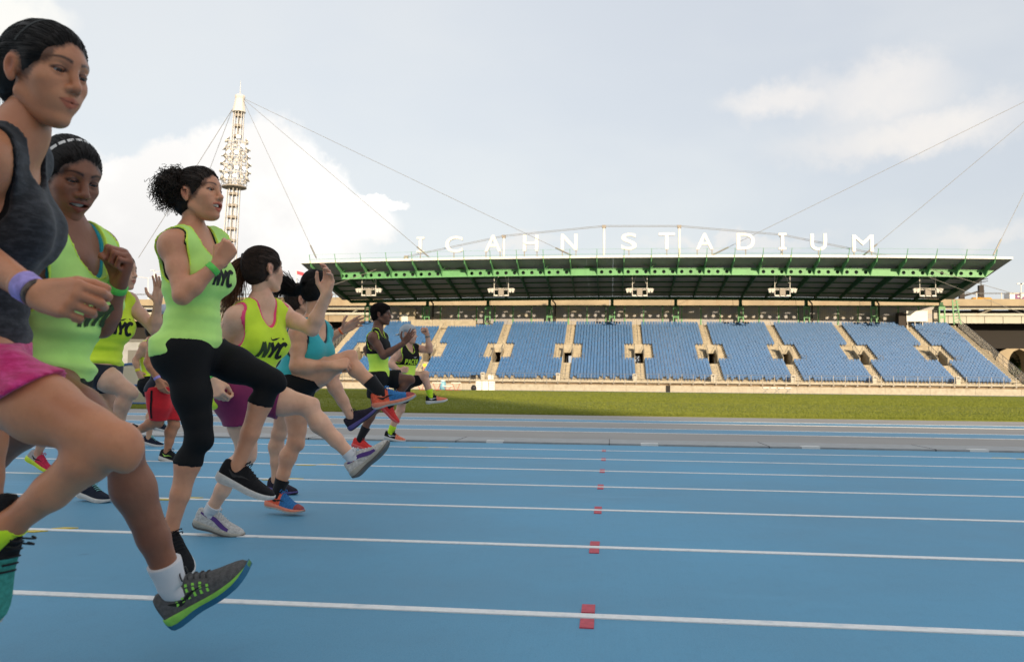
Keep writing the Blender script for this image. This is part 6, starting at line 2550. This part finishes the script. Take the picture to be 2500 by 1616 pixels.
def head_ring(W, name, parent, mats_, seg, u=(0.35, 0, 0.937), ry_=0.0865, ru=0.107, width=0.010, c=(-0.012, 0, 0.030), a0=8, a1=172):
    """band over the head, ear to ear"""
    m = MB()
    u = nrm(u)
    v = nrm(np.cross((0, 1.0, 0), u))
    A = np.radians(np.linspace(a0, a1, seg+1))
    for i in range(seg):
        m.cur = i % len(mats_)
        rr = []
        for a in (A[i], A[i+1]):
            p = np.array(c)+np.array([0, 1, 0])*math.cos(a)*ry_+u*math.sin(a)*ru
            n = nrm(p-np.array(c))
            rr.append([W(p-v*width/2-n*0.003), W(p-v*width/2+n*0.001), W(p+v*width/2+n*0.001), W(p+v*width/2-n*0.003)])
        m.loft(rr, True, False)
    return m.build(name, mats_, parent, False)


def curly_puff(parent, c, r, m, n=520, seed=4):
    rg = np.random.default_rng(seed)
    out = []
    for k in range(n):
        d = nrm(rg.normal(size=3))
        st_ = c+d*r*rg.uniform(0.35, 0.8)
        d2 = nrm(d+rg.normal(size=3)*0.5)
        a = nrm(np.cross(d2, rg.normal(size=3)))
        b = np.cross(d2, a)
        L = r*rg.uniform(0.35, 0.75)
        cr = rg.uniform(0.004, 0.009)
        turns = rg.uniform(1.5, 3.2)
        t = np.linspace(0, 1, 22)
        ph = rg.uniform(0, 6.28)
        out.append(st_+d2*(t*L)[:, None]+(a*np.cos(t*turns*6.28+ph)[:, None]+b*np.sin(t*turns*6.28+ph)[:, None])*cr+np.array([0, 0, -0.02])*(t**2)[:, None])
    o = strands('curly_puff', np.array(out), 0.0016, m, parent, 0.6)
    f = Field(c-r*1.1, c+r*1.1, 0.006)
    f.add(EL(c, I3, (r*0.80, r*0.80, r*0.80)), 0)
    f.warp(wave_noise(seed, 70, 0.009))
    V, Q = f.mesh()
    raw_obj('puff_core', V, Q, m, o)
    return o


def nyc(h=0.085, fade=False):
    return word('NYC', h, 0.9, 0.12, 0.13)


def run_person(cfg):
    b, J, W, Rm, T = person(cfg)
    return b, J, W, Rm, T


# 1 -- nearest woman: charcoal tank, pink shorts
b, J, W, Rm, T = run_person(dict(label='tall woman in charcoal tank top and pink shorts at the left edge', d=1.9, skin=(0.54, 0.235, 0.118), res=0.0065, hres=0.0024, handres=0.003,
    j=dict(head=(100, 177), neck=(44, 318, 0.0), shR=(-48, 372, -0.13), shL=(52, 376, 0.16), elR=(-125, 545, -0.16), wrR=(88, 685, -0.30), hR=(250, 706, -0.36), elL=(-70, 560, 0.28), wrL=(-190, 600, 0.3), hL=(-260, 620, 0.3),
           hipR=(-70, 872, -0.08), hipL=(-78, 872, 0.10), knR=(282, 1036, -0.20), anR=(27, 1216, -0.14), tR=(40, 1420, -0.16), knL=(-50, 1180, 0.12), anL=(-62, 1580, 0.12), tL=(60, 1600, 0.12)),
    look=(21, -9, 0), headscale=1.0, face=dict(smile=0.45, mouth=0.0, eye_open=0.66, gaze=(1, 0.0, -0.25), lips=1.0, lipcol=(0.85, 0.50, 0.50)), leg=0.90, bust=0.95,
    handR=('curl', (0.1, -0.25, 1.0)), handL=('fist', (0, 0, 1)),
    tops=[dict(mat=CHAR, under=(BLACKC, 0.005), res=0.005, off=0.009, fold=0.005, fscale=34, hem=0.045, arm=0.083, neckd=0.118, neckw=0.062)],
    lower=dict(mat=PINKS, off=0.009, to=0.33, fold=0.005, fscale=34, flare=0.006, waist=0.09, hemdirR=(0.53, -0.846, 0), hemdirL=(0.2, -0.95, 0)), sock=(0.008, SOCKL), shoe=S_TEAL,
    bands=[('R', 0.030, 0.034, B_LAV, 'wristband'), ('R', 0.004, 0.012, B_BEAD, 'bracelet')], latR=(0.25, 0, 1)))
hr = hair_cap(W, H_BLK, b, 0.003, (-0.128, 0, 0.022), nstr=1500, sr=0.0008)
flyaways(W, H_BLK, b, 90, 3)
head_ring(W, 'headband', b, [mat('dark headband', (0.012, 0.016, 0.015), 0.6)], 30, u=(0.30, 0, 0.95), ry_=0.0802, ru=0.0948, width=0.006, a0=14, a1=166)
ponytail(b, W, [W((-0.122, 0, 0.022)), W((-0.150, 0.0, 0.015)), W((-0.172, 0, -0.03)), W((-0.165, 0, -0.10))], 0.020, 0.030, H_BLK, 220)

# 2 -- second woman: lime tank, striped headband
b, J, W, Rm, T = run_person(dict(label='woman in pale lime tank top and striped headband raising her fist', d=2.4, skin=(0.265, 0.108, 0.058), res=0.0065, hres=0.0026, handres=0.0032, palm=0.5,
    j=dict(head=(157, 416), neck=(148, 545), shR=(64, 592, -0.14), shL=(226, 582, 0.11), elR=(20, 770, -0.16), wrR=(50, 700, -0.05), hR=(80, 660, 0), elL=(236, 756, 0.06), wrL=(276, 660, 0.0), hL=(292, 598, -0.02),
           hipR=(70, 905, -0.06), hipL=(118, 900, 0.10), knR=(284, 1040, -0.16), anR=(404, 1370, -0.04), tR=(559, 1263, -0.04), knL=(128, 952, 0.14), anL=(-95, 1135, 0.16), tL=(-120, 1250, 0.16)),
    look=(33, -20, 0), headscale=0.98, face=dict(smile=1.0, mouth=0.0072, eye_open=0.5, gaze=(1, 0, -0.35), nose=1.2, lips=1.2, lipcol=(0.95, 0.55, 0.55)), leg=1.05,
    handL=('fist', (-0.5, 0.1, -0.8)), handR=('fist', (0, 0, 1)),
    tops=[dict(mat=LIME, trim=NEON_T, res=0.005, under=(cloth_mat('teal bra', (0.02, 0.30, 0.36)), 0.010), off=0.010, fold=0.009, fscale=34, hem=0.02, arm=0.084, neckd=0.125, neckw=0.064, prints=[dict(at=(0.035, 0.70, 0), items=tick(0.050), mat=M_print, name='tick_mark'), dict(at=(0.075, 0.66, 0), items=word('+', 0.018, 1, 0, 0.08), mat=M_print, name='plus_mark'), dict(at=(0.0, 0.54, 0), items=nyc(0.06), mat=M_printg)])],
    lower=dict(mat=BLACKC, off=0.006, to=0.35, waist=0.06), sockR=(0.085, SOCKW), shoe=S_GREY, shoelen=0.268,
    bands=[('L', 0.012, 0.020, B_GRN, 'wristband')]))
hr = hair_cap(W, H_BLK, b, 0.003, (-0.12, 0, 0.03), nstr=1100, curl=0.0006, sr=0.0008)
head_ring(W, 'headband', b, [M_white, M_white, M_white, M_black], 40, u=(0.42, 0, 0.907), width=0.011, ry_=0.0812, ru=0.0955)
ponytail(b, W, [W((-0.118, 0, 0.04)), W((-0.15, 0, 0.04)), W((-0.16, 0, 0.0)), W((-0.155, 0, -0.05))], 0.022, 0.035, H_BLK, 200, wisp=0.03)

# 3 -- woman with the curly puff
b, J, W, Rm, T = run_person(dict(label='smiling woman with curly puff, lime tank top and black capri leggings', d=3.45, scale=0.95, skin=(0.64, 0.305, 0.175), res=0.0065, hres=0.0028, handres=0.0034,
    j=dict(head=(462, 456), neck=(443, 550), shR=(403, 572, -0.13), shL=(503, 566, 0.13), elR=(424, 688, -0.21), wrR=(508, 614, -0.16), hR=(540, 566, -0.15), elL=(470, 690, 0.25), wrL=(440, 640, 0.3), hL=(430, 600, 0.3),
           hipR=(430, 818, -0.08), hipL=(456, 812, 0.08), knR=(464, 1020, -0.10), anR=(397, 1230, -0.10), tR=(448, 1322, -0.20), knL=(637, 886, 0.06), anL=(553, 1084, 0.06), tL=(660, 1130, 0.06)),
    look=(18, 6, 0), headscale=0.98, face=dict(smile=1.0, mouth=0.013, eye_open=0.75, gaze=(1, 0.1, 0.02), lipcol=(0.92, 0.45, 0.45)), hipw=0.99, leg=0.96,
    handR=('fist', (-0.45, 0.1, 0.85)), handL=('fist', (0, 0, 1)),
    tops=[dict(mat=LIME, trim=NEON_T, res=0.005, under=(BLACKC, 0.006), off=0.010, fold=0.005, fscale=30, hem=-0.01, hemtilt=0.2, arm=0.082, neckd=0.122, neckw=0.062, prints=[dict(at=(0.0, 0.62, 0), items=nyc(0.060), mat=M_print), dict(at=(0.02, 0.80, 0), items=tick(0.042), mat=M_print, name='tick_mark')])],
    lower=dict(name='capri_leggings', mat=BLACKC, off=0.003, to=1.26, waist=0.055), shoe=S_BLACK, shoelen=0.245, latR=(0.75, 0.3, 0.75),
    bands=[('R', 0.028, 0.024, B_GRN, 'wristband')]))
hr = hair_cap(W, H_CUR, b, 0.0032, (-0.115, 0, 0.065), nstr=1300, curl=0.0012, sr=0.0009)
flyaways(W, H_CUR, b, 160, 4, (-0.115, 0, 0.065), 0.03)
curly_puff(b, at_d(408, 433, 3.45), 0.080, H_CUR, 1000)

# 4 -- woman with brown ponytail, neon tank over pink
b, J, W, Rm, T = run_person(dict(label='woman with long brown ponytail in neon yellow tank and magenta shorts', d=4.25, scale=0.97, skin=(0.78, 0.46, 0.31), res=0.007, hres=0.0032, handres=0.004,
    j=dict(head=(613, 628), neck=(607, 704), shR=(550, 742, -0.11), shL=(654, 731, 0.11), elR=(494, 818, -0.08), wrR=(500, 884, -0.20), hR=(510, 925, -0.24), elL=(726, 766, 0.04), wrL=(758, 686, 0.0), hL=(768, 636, 0.0),
           hipR=(558, 925, -0.08), hipL=(596, 922, 0.08), knR=(573, 1055, -0.06), anR=(488, 1192, 0.0), tR=(596, 1222, 0.0), knL=(720, 946, 0.10), anL=(822, 1066, 0.10), tL=(897, 996, 0.10)),
    look=(-52, 6, 0), headscale=0.98, face=dict(smile=0.2, brow=0.7), hipw=1.0, leg=0.95, arm=1.0,
    handL=('half', (-0.45, 0.1, -0.9)), handR=('loose', (0.4, 0, 0.9)),
    tops=[dict(mat=NEON, res=0.005, under=(HOTPINK, 0.013), off=0.010, fold=0.006, fscale=28, hem=-0.10, arm=0.086, neckd=0.135, neckw=0.060, prints=[dict(at=(0.005, 0.76, 0), items=tick(0.052), mat=M_print, name='tick_mark'), dict(at=(0.05, 0.745, 0), items=word('+', 0.02, 1, 0, 0.08), mat=M_print, name='plus_mark'), dict(at=(0.0, 0.53, 0), items=nyc(0.075)[:3], mat=M_printg), dict(at=(0.0, 0.53, 0), items=nyc(0.075)[3:], mat=M_print)])],
    lower=dict(mat=MAGENTA, off=0.010, to=0.42, flare=0.006, fold=0.002, waist=0.08), sock=(0.045, SOCKW), shoe=S_WHITE, shoelen=0.25,
    bands=[('R', 0.012, 0.024, B_GRN, 'wristband')]))
hr = hair_cap(W, H_BRN, b, 0.0034, (-0.115, 0, 0.055), nstr=1300, sr=0.0010)
ponytail(b, W, [at_d(572, 602, 4.25), at_d(556, 618, 4.25), at_d(545, 650, 4.24), at_d(530, 690, 4.22), at_d(517, 720, 4.2)], 0.024, 0.045, H_BRT, 700, sr=0.0018, wisp=0.05)
ponytail(b, W, [at_d(572, 602, 4.25), at_d(552, 622, 4.25), at_d(538, 655, 4.25), at_d(518, 676, 4.25)], 0.018, 0.030, H_BRT, 160, sr=0.0014, seed=5, name='loose_hair', wisp=0.05)
flyaways(W, H_BRN, b, 110, 6, (-0.115, 0, 0.055))
sph = at_d(572, 600, 4.22)
MB().tube([sph+RTH*0.018, sph-RTH*0.018], 0.024, 12).build('hair_tie', M_black, b, True)

# 5 -- woman in teal with a flying black ponytail
b, J, W, Rm, T = run_person(dict(label='woman in teal tank and black shorts with flying black ponytail', d=4.95, scale=0.98, skin=(0.71, 0.375, 0.23), res=0.0072, hres=0.0036, handres=0.0042,
    j=dict(head=(738, 676), neck=(728, 752), shR=(697, 776, -0.12), shL=(752, 772, 0.13), elR=(688, 852, -0.16), wrR=(772, 850, -0.13), hR=(800, 846, -0.12), elL=(752, 850, 0.20), wrL=(800, 848, 0.1), hL=(815, 846, 0.06),
           hipR=(676, 900, -0.08), hipL=(694, 898, 0.08), knR=(812, 832, -0.04), anR=(886, 914, -0.04), tR=(976, 892, -0.04), knL=(688, 1030, 0.04), anL=(645, 1148, 0.02), tL=(718, 1166, -0.05)),
    look=(-62, -4, 0), headscale=0.98, face=dict(), hipw=0.98, leg=0.93, bust=1.05,
    handR=('loose', (0.1, -0.5, 0.8)), handL=('loose', (0, -0.6, -0.8)),
    tops=[dict(mat=TEAL, under=(TEALD, 0.012), off=0.008, fold=0.003, hem=0.0, arm=0.083, neckd=0.11, neckw=0.066)],
    lower=dict(mat=BLACKC, off=0.006, to=0.36, waist=0.08), sockL=(0.085, SOCKB), sockR=(0.10, SOCKB), shoe=S_ORANGE, shoelen=0.248))
hr = hair_cap(W, H_BLK, b, 0.0036, (-0.118, 0, 0.020), nstr=1100, sr=0.0010)
ponytail(b, W, [W((-0.118, 0, 0.018)), at_d(690, 684, 4.95), at_d(664, 662, 4.95), at_d(645, 652, 4.95), at_d(632, 668, 4.95), at_d(624, 706, 4.95)], 0.020, 0.050, H_BLK, 800, sr=0.0018, seed=8, wisp=0.06)

# 6 -- woman mostly hidden behind the teal top
b, J, W, Rm, T = run_person(dict(label='mostly hidden runner behind the teal top with an orange wristband', d=5.85, scale=0.98, skin=(0.66, 0.38, 0.25), res=0.009, hres=0.004, handres=0.0048,
    j=dict(head=(703, 700), neck=(694, 752), shR=(672, 772, -0.13), shL=(700, 770, 0.14), elR=(670, 830, -0.15), wrR=(690, 850, -0.2), hR=(705, 850, -0.2), elL=(745, 800, 0.16), wrL=(797, 768, 0.14), hL=(850, 738, 0.14),
           hipR=(668, 905, -0.08), hipL=(680, 905, 0.08), knR=(772, 872, -0.02), anR=(816, 968, -0.02), tR=(880, 920, -0.02), knL=(648, 1010, 0.06), anL=(642, 1116, 0.06), tL=(690, 1124, -0.03)),
    look=(-15, 0, 0), face=dict(), handL=('open', (0.3, -0.5, -0.8)), handR=('fist', (0, 0, 1)),
    tops=[dict(mat=NAVY, off=0.008, hem=0.0)], lower=dict(mat=BLACKC, off=0.006, to=0.35), shoe=S_PURPLE, shoelen=0.25, bands=[('L', 0.012, 0.012, B_ORG, 'wristband')]))
hair_cap(W, H_BRN, b, 0.004, (-0.12, 0, 0.03), nstr=500, sr=0.0012)

# 7 -- pacer with short black hair
PACEU = dict(name='tank_yoke', mat=BLACKC, trim=NEON_T, trimw=0.012, off=0.0165, arm=0.080, neckd=0.11, neckw=0.062, hem=0.285)
b, J, W, Rm, T = run_person(dict(label='man with short black hair in black and neon tank and black shorts', d=10.1, male=True, skin=(0.165, 0.070, 0.040), res=0.0095, hres=0.0042, handres=0.005,
    j=dict(head=(887, 733), neck=(878, 768), shR=(868, 786, -0.16), shL=(889, 786, 0.17), elR=(892, 828, -0.20), wrR=(938, 799, -0.20), hR=(954, 780, -0.20), elL=(853, 812, 0.24), wrL=(868, 842, 0.22), hL=(880, 850, 0.22),
           hipR=(878, 880, -0.10), hipL=(886, 880, 0.10), knR=(874, 950, -0.08), anR=(836, 1023, -0.08), tR=(878, 1034, -0.08), knL=(955, 882, 0.08), anL=(906, 944, 0.08), tL=(936, 972, 0.08)),
    look=(6, 1, 0), headscale=1.06, face=dict(nose=1.2, lips=1.2, lipcol=(0.9, 0.6, 0.58), front=0.072), handR=('open', (-0.3, 0.1, 0.9)), handL=('fist', (0, 0, 1)), palm=0.4,
    tops=[dict(mat=NEON_T, off=0.014, arm=0.086, neckd=0.12, neckw=0.068, neckc=0.075, hem=-0.04, fold=0.003), PACEU],
    lower=dict(mat=BLACKC, off=0.012, to=0.62, flare=0.022, waist=0.09), sockR=(0.17, SOCKB), sockL=(0.1, SOCKB), shoe=S_RED, shoelen=0.285))
hair_cap(W, H_AFR, b, 0.004, (-0.1, 0, 0.08), off=0.008, nstr=0, lump=0.003, front=0.072, top=0.016)

# 8 -- pacer in the backwards cap
b, J, W, Rm, T = run_person(dict(label='man in backwards grey cap and PACER tank beside the shorter-haired man', d=11.4, male=True, scale=0.98, skin=(0.70, 0.42, 0.30), res=0.0095, hres=0.0045, handres=0.005,
    j=dict(head=(951, 778), neck=(946, 805), shR=(926, 818, -0.13), shL=(968, 810, 0.15), elR=(908, 848, -0.2), wrR=(930, 862, -0.25), hR=(945, 860, -0.25), elL=(1000, 815, 0.10), wrL=(994, 779, 0.06), hL=(989, 764, 0.06),
           hipR=(938, 888, -0.09), hipL=(950, 886, 0.09), knR=(932, 952, -0.06), anR=(908, 1006, -0.06), tR=(950, 1014, -0.06), knL=(989, 870, 0.06), anL=(1002, 922, 0.06), tL=(1044, 917, 0.06)),
    look=(18, -2, 0), headscale=1.05, face=dict(), handL=('fist', (-0.5, 0, -0.8)), handR=('fist', (0, 0, 1)),
    tops=[dict(mat=NEON_T, off=0.012, arm=0.088, neckd=0.12, neckw=0.068, neckc=0.075, hem=-0.02), dict(PACEU, off=0.0145, arm=0.083, hem=0.22, prints=[dict(at=(0.0, 0.56, 12), items=word('PACER', 0.062, 0.95, 0, 0.10), mat=M_printl), dict(at=(0.05, 0.78, 12), items=tick(0.05), mat=M_white, name='tick_mark')])],
    lower=dict(mat=BLACKC, off=0.012, to=0.72, flare=0.022, waist=0.09), sock=(0.095, SOCKL), shoe=S_PACE, shoelen=0.285, bands=[('L', 0.02, 0.022, M_steel, 'watch')]))
hair_cap(W, H_LBR, b, 0.0045, (-0.1, 0, 0.05), off=0.006, nstr=0)
cap_o = hair_cap(W, cloth_mat('grey cap', (0.38, 0.42, 0.46), 0.9), b, 0.0045, (-0.1, 0, 0.05), off=0.017, nstr=0, ears=True, front=0.092, name='cap')
m = MB()
rings = []
for t in np.linspace(0, 1, 6):
    rings.append([W((-0.105-0.075*math.sqrt(max(0, 1-y*y*0.9))*t, y*0.075, 0.012-0.020*t-0.018*y*y)) for y in np.linspace(-1, 1, 11)])
m.loft(rings, False, False)
rings2 = [[p+UPW*0.006 for p in r] for r in rings]
m.loft([r[::-1] for r in rings2], False, False)
m.build('brim', cloth_mat('grey cap brim', (0.34, 0.38, 0.42), 0.9), cap_o, True)

# 9 -- woman with NYC tank waving behind the second woman
b, J, W, Rm, T = run_person(dict(label='waving woman in neon NYC tank and navy shorts behind the raised fist', d=5.4, scale=0.98, skin=(0.64, 0.39, 0.27), res=0.0075, hres=0.004, handres=0.0042,
    j=dict(head=(281, 634), neck=(262, 680), shR=(214, 716, -0.11), shL=(300, 702, 0.11), elR=(176, 800, -0.10), wrR=(186, 850, -0.05), hR=(196, 875, -0.05), elL=(360, 768, 0.08), wrL=(367, 704, 0.04), hL=(370, 660, 0.04),
           hipR=(214, 862, -0.08), hipL=(246, 862, 0.08), knR=(302, 912, -0.10), anR=(262, 1015, -0.08), tR=(320, 1040, -0.08), knL=(240, 1010, 0.04), anL=(206, 1128, 0.02), tL=(262, 1142, -0.06)),
    look=(12, 0, 0), face=dict(), handL=('open', (-0.25, 0.0, -0.95)), handR=('relaxed', (0.3, 0, 0.8)), arm=1.0, leg=0.98,
    tops=[dict(mat=NEON, off=0.009, fold=0.009, fscale=32, hem=-0.02, arm=0.084, neckd=0.11, neckw=0.064, prints=[dict(at=(0.01, 0.82, 0), items=tick(0.050), mat=M_print, name='tick_mark'), dict(at=(0.06, 0.81, 0), items=word('+', 0.02, 1, 0, 0.08), mat=M_print, name='plus_mark'), dict(at=(0.0, 0.60, 0), items=nyc(0.078), mat=M_print)])],
    lower=dict(mat=NAVY, off=0.006, to=0.34, waist=0.06), shoe=S_NAVY, shoelen=0.25))
hair_cap(W, H_LBR, b, 0.004, (-0.12, 0, 0.04), nstr=600, sr=0.0011)
ponytail(b, W, [W((-0.118, 0, 0.04)), W((-0.16, 0, 0.02)), W((-0.20, 0, -0.06)), W((-0.22, 0, -0.12))], 0.014, 0.02, H_LBR, 120, sr=0.0012, wisp=0.05)

# 10 -- man in red shorts
b, J, W, Rm, T = run_person(dict(label='man in black tank, cap and red shorts behind the black leggings', d=8.15, male=True, scale=0.96, skin=(0.48, 0.215, 0.112), res=0.009, hres=0.0045, handres=0.0045,
    j=dict(head=(388, 740), neck=(382, 776), shR=(360, 796, -0.16), shL=(398, 792, 0.17), elR=(345, 843, -0.20), wrR=(367, 882, -0.22), hR=(377, 906, -0.22), elL=(420, 850, 0.25), wrL=(435, 880, 0.2), hL=(440, 900, 0.2),
           hipR=(372, 905, -0.09), hipL=(388, 905, 0.09), knR=(368, 980, -0.04), anR=(316, 1005, 0.0), tR=(300, 1050, 0.0), knL=(405, 988, 0.06), anL=(389, 1050, 0.04), tL=(432, 1060, -0.02)),
    look=(0, -4, 0), face=dict(), handR=('half', (0.3, -0.1, 0.9)), handL=('fist', (0, 0, 1)),
    tops=[dict(mat=NAVY, off=0.013, hem=-0.02, arm=0.088, neckd=0.09, fold=0.003)],
    lower=dict(mat=REDS, off=0.011, to=0.93, flare=0.024, fold=0.004, waist=0.03, stripe=BLACKC, stripe_leg='R', stripe_off=-0.03), shoe=S_ZIG, shoelen=0.27, bands=[('R', 0.012, 0.024, B_LAV, 'wristband')]))
hair_cap(W, H_BLK, b, 0.0045, (-0.1, 0, 0.05), off=0.005, nstr=0)
hair_cap(W, cloth_mat('pale cap', (0.42, 0.46, 0.52), 0.9), b, 0.0045, (-0.1, 0, 0.05), off=0.016, nstr=0, front=0.092, name='cap')

# 11 -- runner with the yellow wristband
b, J, W, Rm, T = run_person(dict(label='small distant runner with yellow wristband left of the red shorts', d=10.0, scale=0.96, skin=(0.62, 0.34, 0.20), res=0.0105, hres=0.005, handres=0.005,
    j=dict(head=(360, 770), neck=(350, 796), shR=(336, 806, -0.15), shL=(362, 806, 0.15), elR=(315, 838, -0.15), wrR=(321, 864, -0.16), hR=(328, 878, -0.16), elL=(385, 840, 0.2), wrL=(395, 860, 0.2), hL=(400, 870, 0.2),
           hipR=(348, 892, -0.08), hipL=(358, 892, 0.08), knR=(356, 950, -0.04), anR=(346, 1018, 0), tR=(380, 1024, 0), knL=(380, 930, 0.05), anL=(372, 985, 0.05), tL=(400, 990, 0.05)),
    look=(10, 0, 0), face=dict(), handR=('relaxed', (0.3, 0, 0.9)), handL=('fist', (0, 0, 1)),
    tops=[dict(mat=NEON, off=0.01, hem=0.05)], lower=dict(mat=BLACKC, off=0.008, to=0.45), shoe=S_NAVY, bands=[('R', 0.016, 0.03, B_YEL, 'wristband')]))
hair_cap(W, H_BRN, b, 0.005, (-0.12, 0, 0.04), nstr=0)

# 12 -- runner hidden behind the first two women
b, J, W, Rm, T = run_person(dict(label='hidden runner behind the two nearest women, one hand and grey red shoe showing', d=7.0, scale=0.97, skin=(0.62, 0.36, 0.24), res=0.0105, hres=0.005, handres=0.0045,
    j=dict(head=(170, 700), neck=(160, 745), shR=(140, 765, -0.14), shL=(185, 762, 0.14), elR=(120, 830, -0.15), wrR=(160, 840, -0.15), hR=(180, 835, -0.15), elL=(215, 815, 0.2), wrL=(286, 792, 0.16), hL=(297, 762, 0.16),
           hipR=(150, 890, -0.08), hipL=(165, 890, 0.08), knR=(118, 985, -0.04), anR=(88, 1056, 0), tR=(122, 1076, 0), knL=(220, 930, 0.06), anL=(200, 1030, 0.05), tL=(240, 1040, 0.05)),
    look=(0, 0, 0), face=dict(), handL=('open', (-0.3, 0, -0.9)), handR=('fist', (0, 0, 1)),
    tops=[dict(mat=NAVY, off=0.01, hem=-0.02)], lower=dict(mat=BLACKC, off=0.008, to=0.4), shoe=S_GR, shoelen=0.255))
hair_cap(W, H_BRN, b, 0.005, (-0.12, 0, 0.04), nstr=0)

# tiny spectator on the stair of the stand, built as one small figure
def spectator():
    p = np.array([XS[2]+0.0, ry(3)+0.3, rz(3)])
    p[0] = at_y(988, 848, p[1])[0]
    f = Field(p-np.array([0.4, 0.5, 0.02]), p+np.array([0.4, 0.5, 1.5]), 0.02)
    q = lambda x, y, z: p+np.array([x, y, z])
    f.add(EL(q(0, 0, 0.98), I3, (0.20, 0.13, 0.28)), 0)
    for s in (-1, 1):
        f.add(C(q(s*0.09, -0.05, 0.72), q(s*0.12, -0.42, 0.62), 0.085, 0.065), 0.04)
        f.add(C(q(s*0.12, -0.42, 0.62), q(s*0.12, -0.45, 0.12), 0.06, 0.045), 0.03)
        f.add(C(q(s*0.12, -0.45, 0.10), q(s*0.12, -0.58, 0.07), 0.045, 0.04), 0.02)
        f.add(C(q(s*0.21, 0, 1.18), q(s*0.25, -0.12, 0.92), 0.05, 0.042), 0.03)
        f.add(C(q(s*0.25, -0.12, 0.92), q(s*0.1, -0.32, 0.80), 0.04, 0.032), 0.02)
    f.add(C(q(0, 0, 1.2), q(0, -0.02, 1.34), 0.055, 0.05), 0.03)
    f.add(EL(q(0, -0.03, 1.43), I3, (0.078, 0.095, 0.115)), 0.01)
    V, Q = f.mesh()
    o = raw_obj('person', V, Q, list(SKIN.values())[3], None, np.ones((len(V), 3)))
    tag(o, 'tiny seated spectator in a lime top on the grandstand stair', 'person', 'runners')
    o['group'] = 'spectators'
    g = Field(p-np.array([0.4, 0.5, 0.02]), p+np.array([0.4, 0.5, 1.5]), 0.02)
    g.add(EL(q(0, 0, 0.98), I3, (0.22, 0.15, 0.30)), 0)
    for s in (-1, 1):
        g.add(C(q(s*0.21, 0, 1.18), q(s*0.23, -0.06, 1.05), 0.065, 0.06), 0.03)
    V, Q = g.mesh()
    raw_obj('top', V, Q, NEON, o)


spectator()
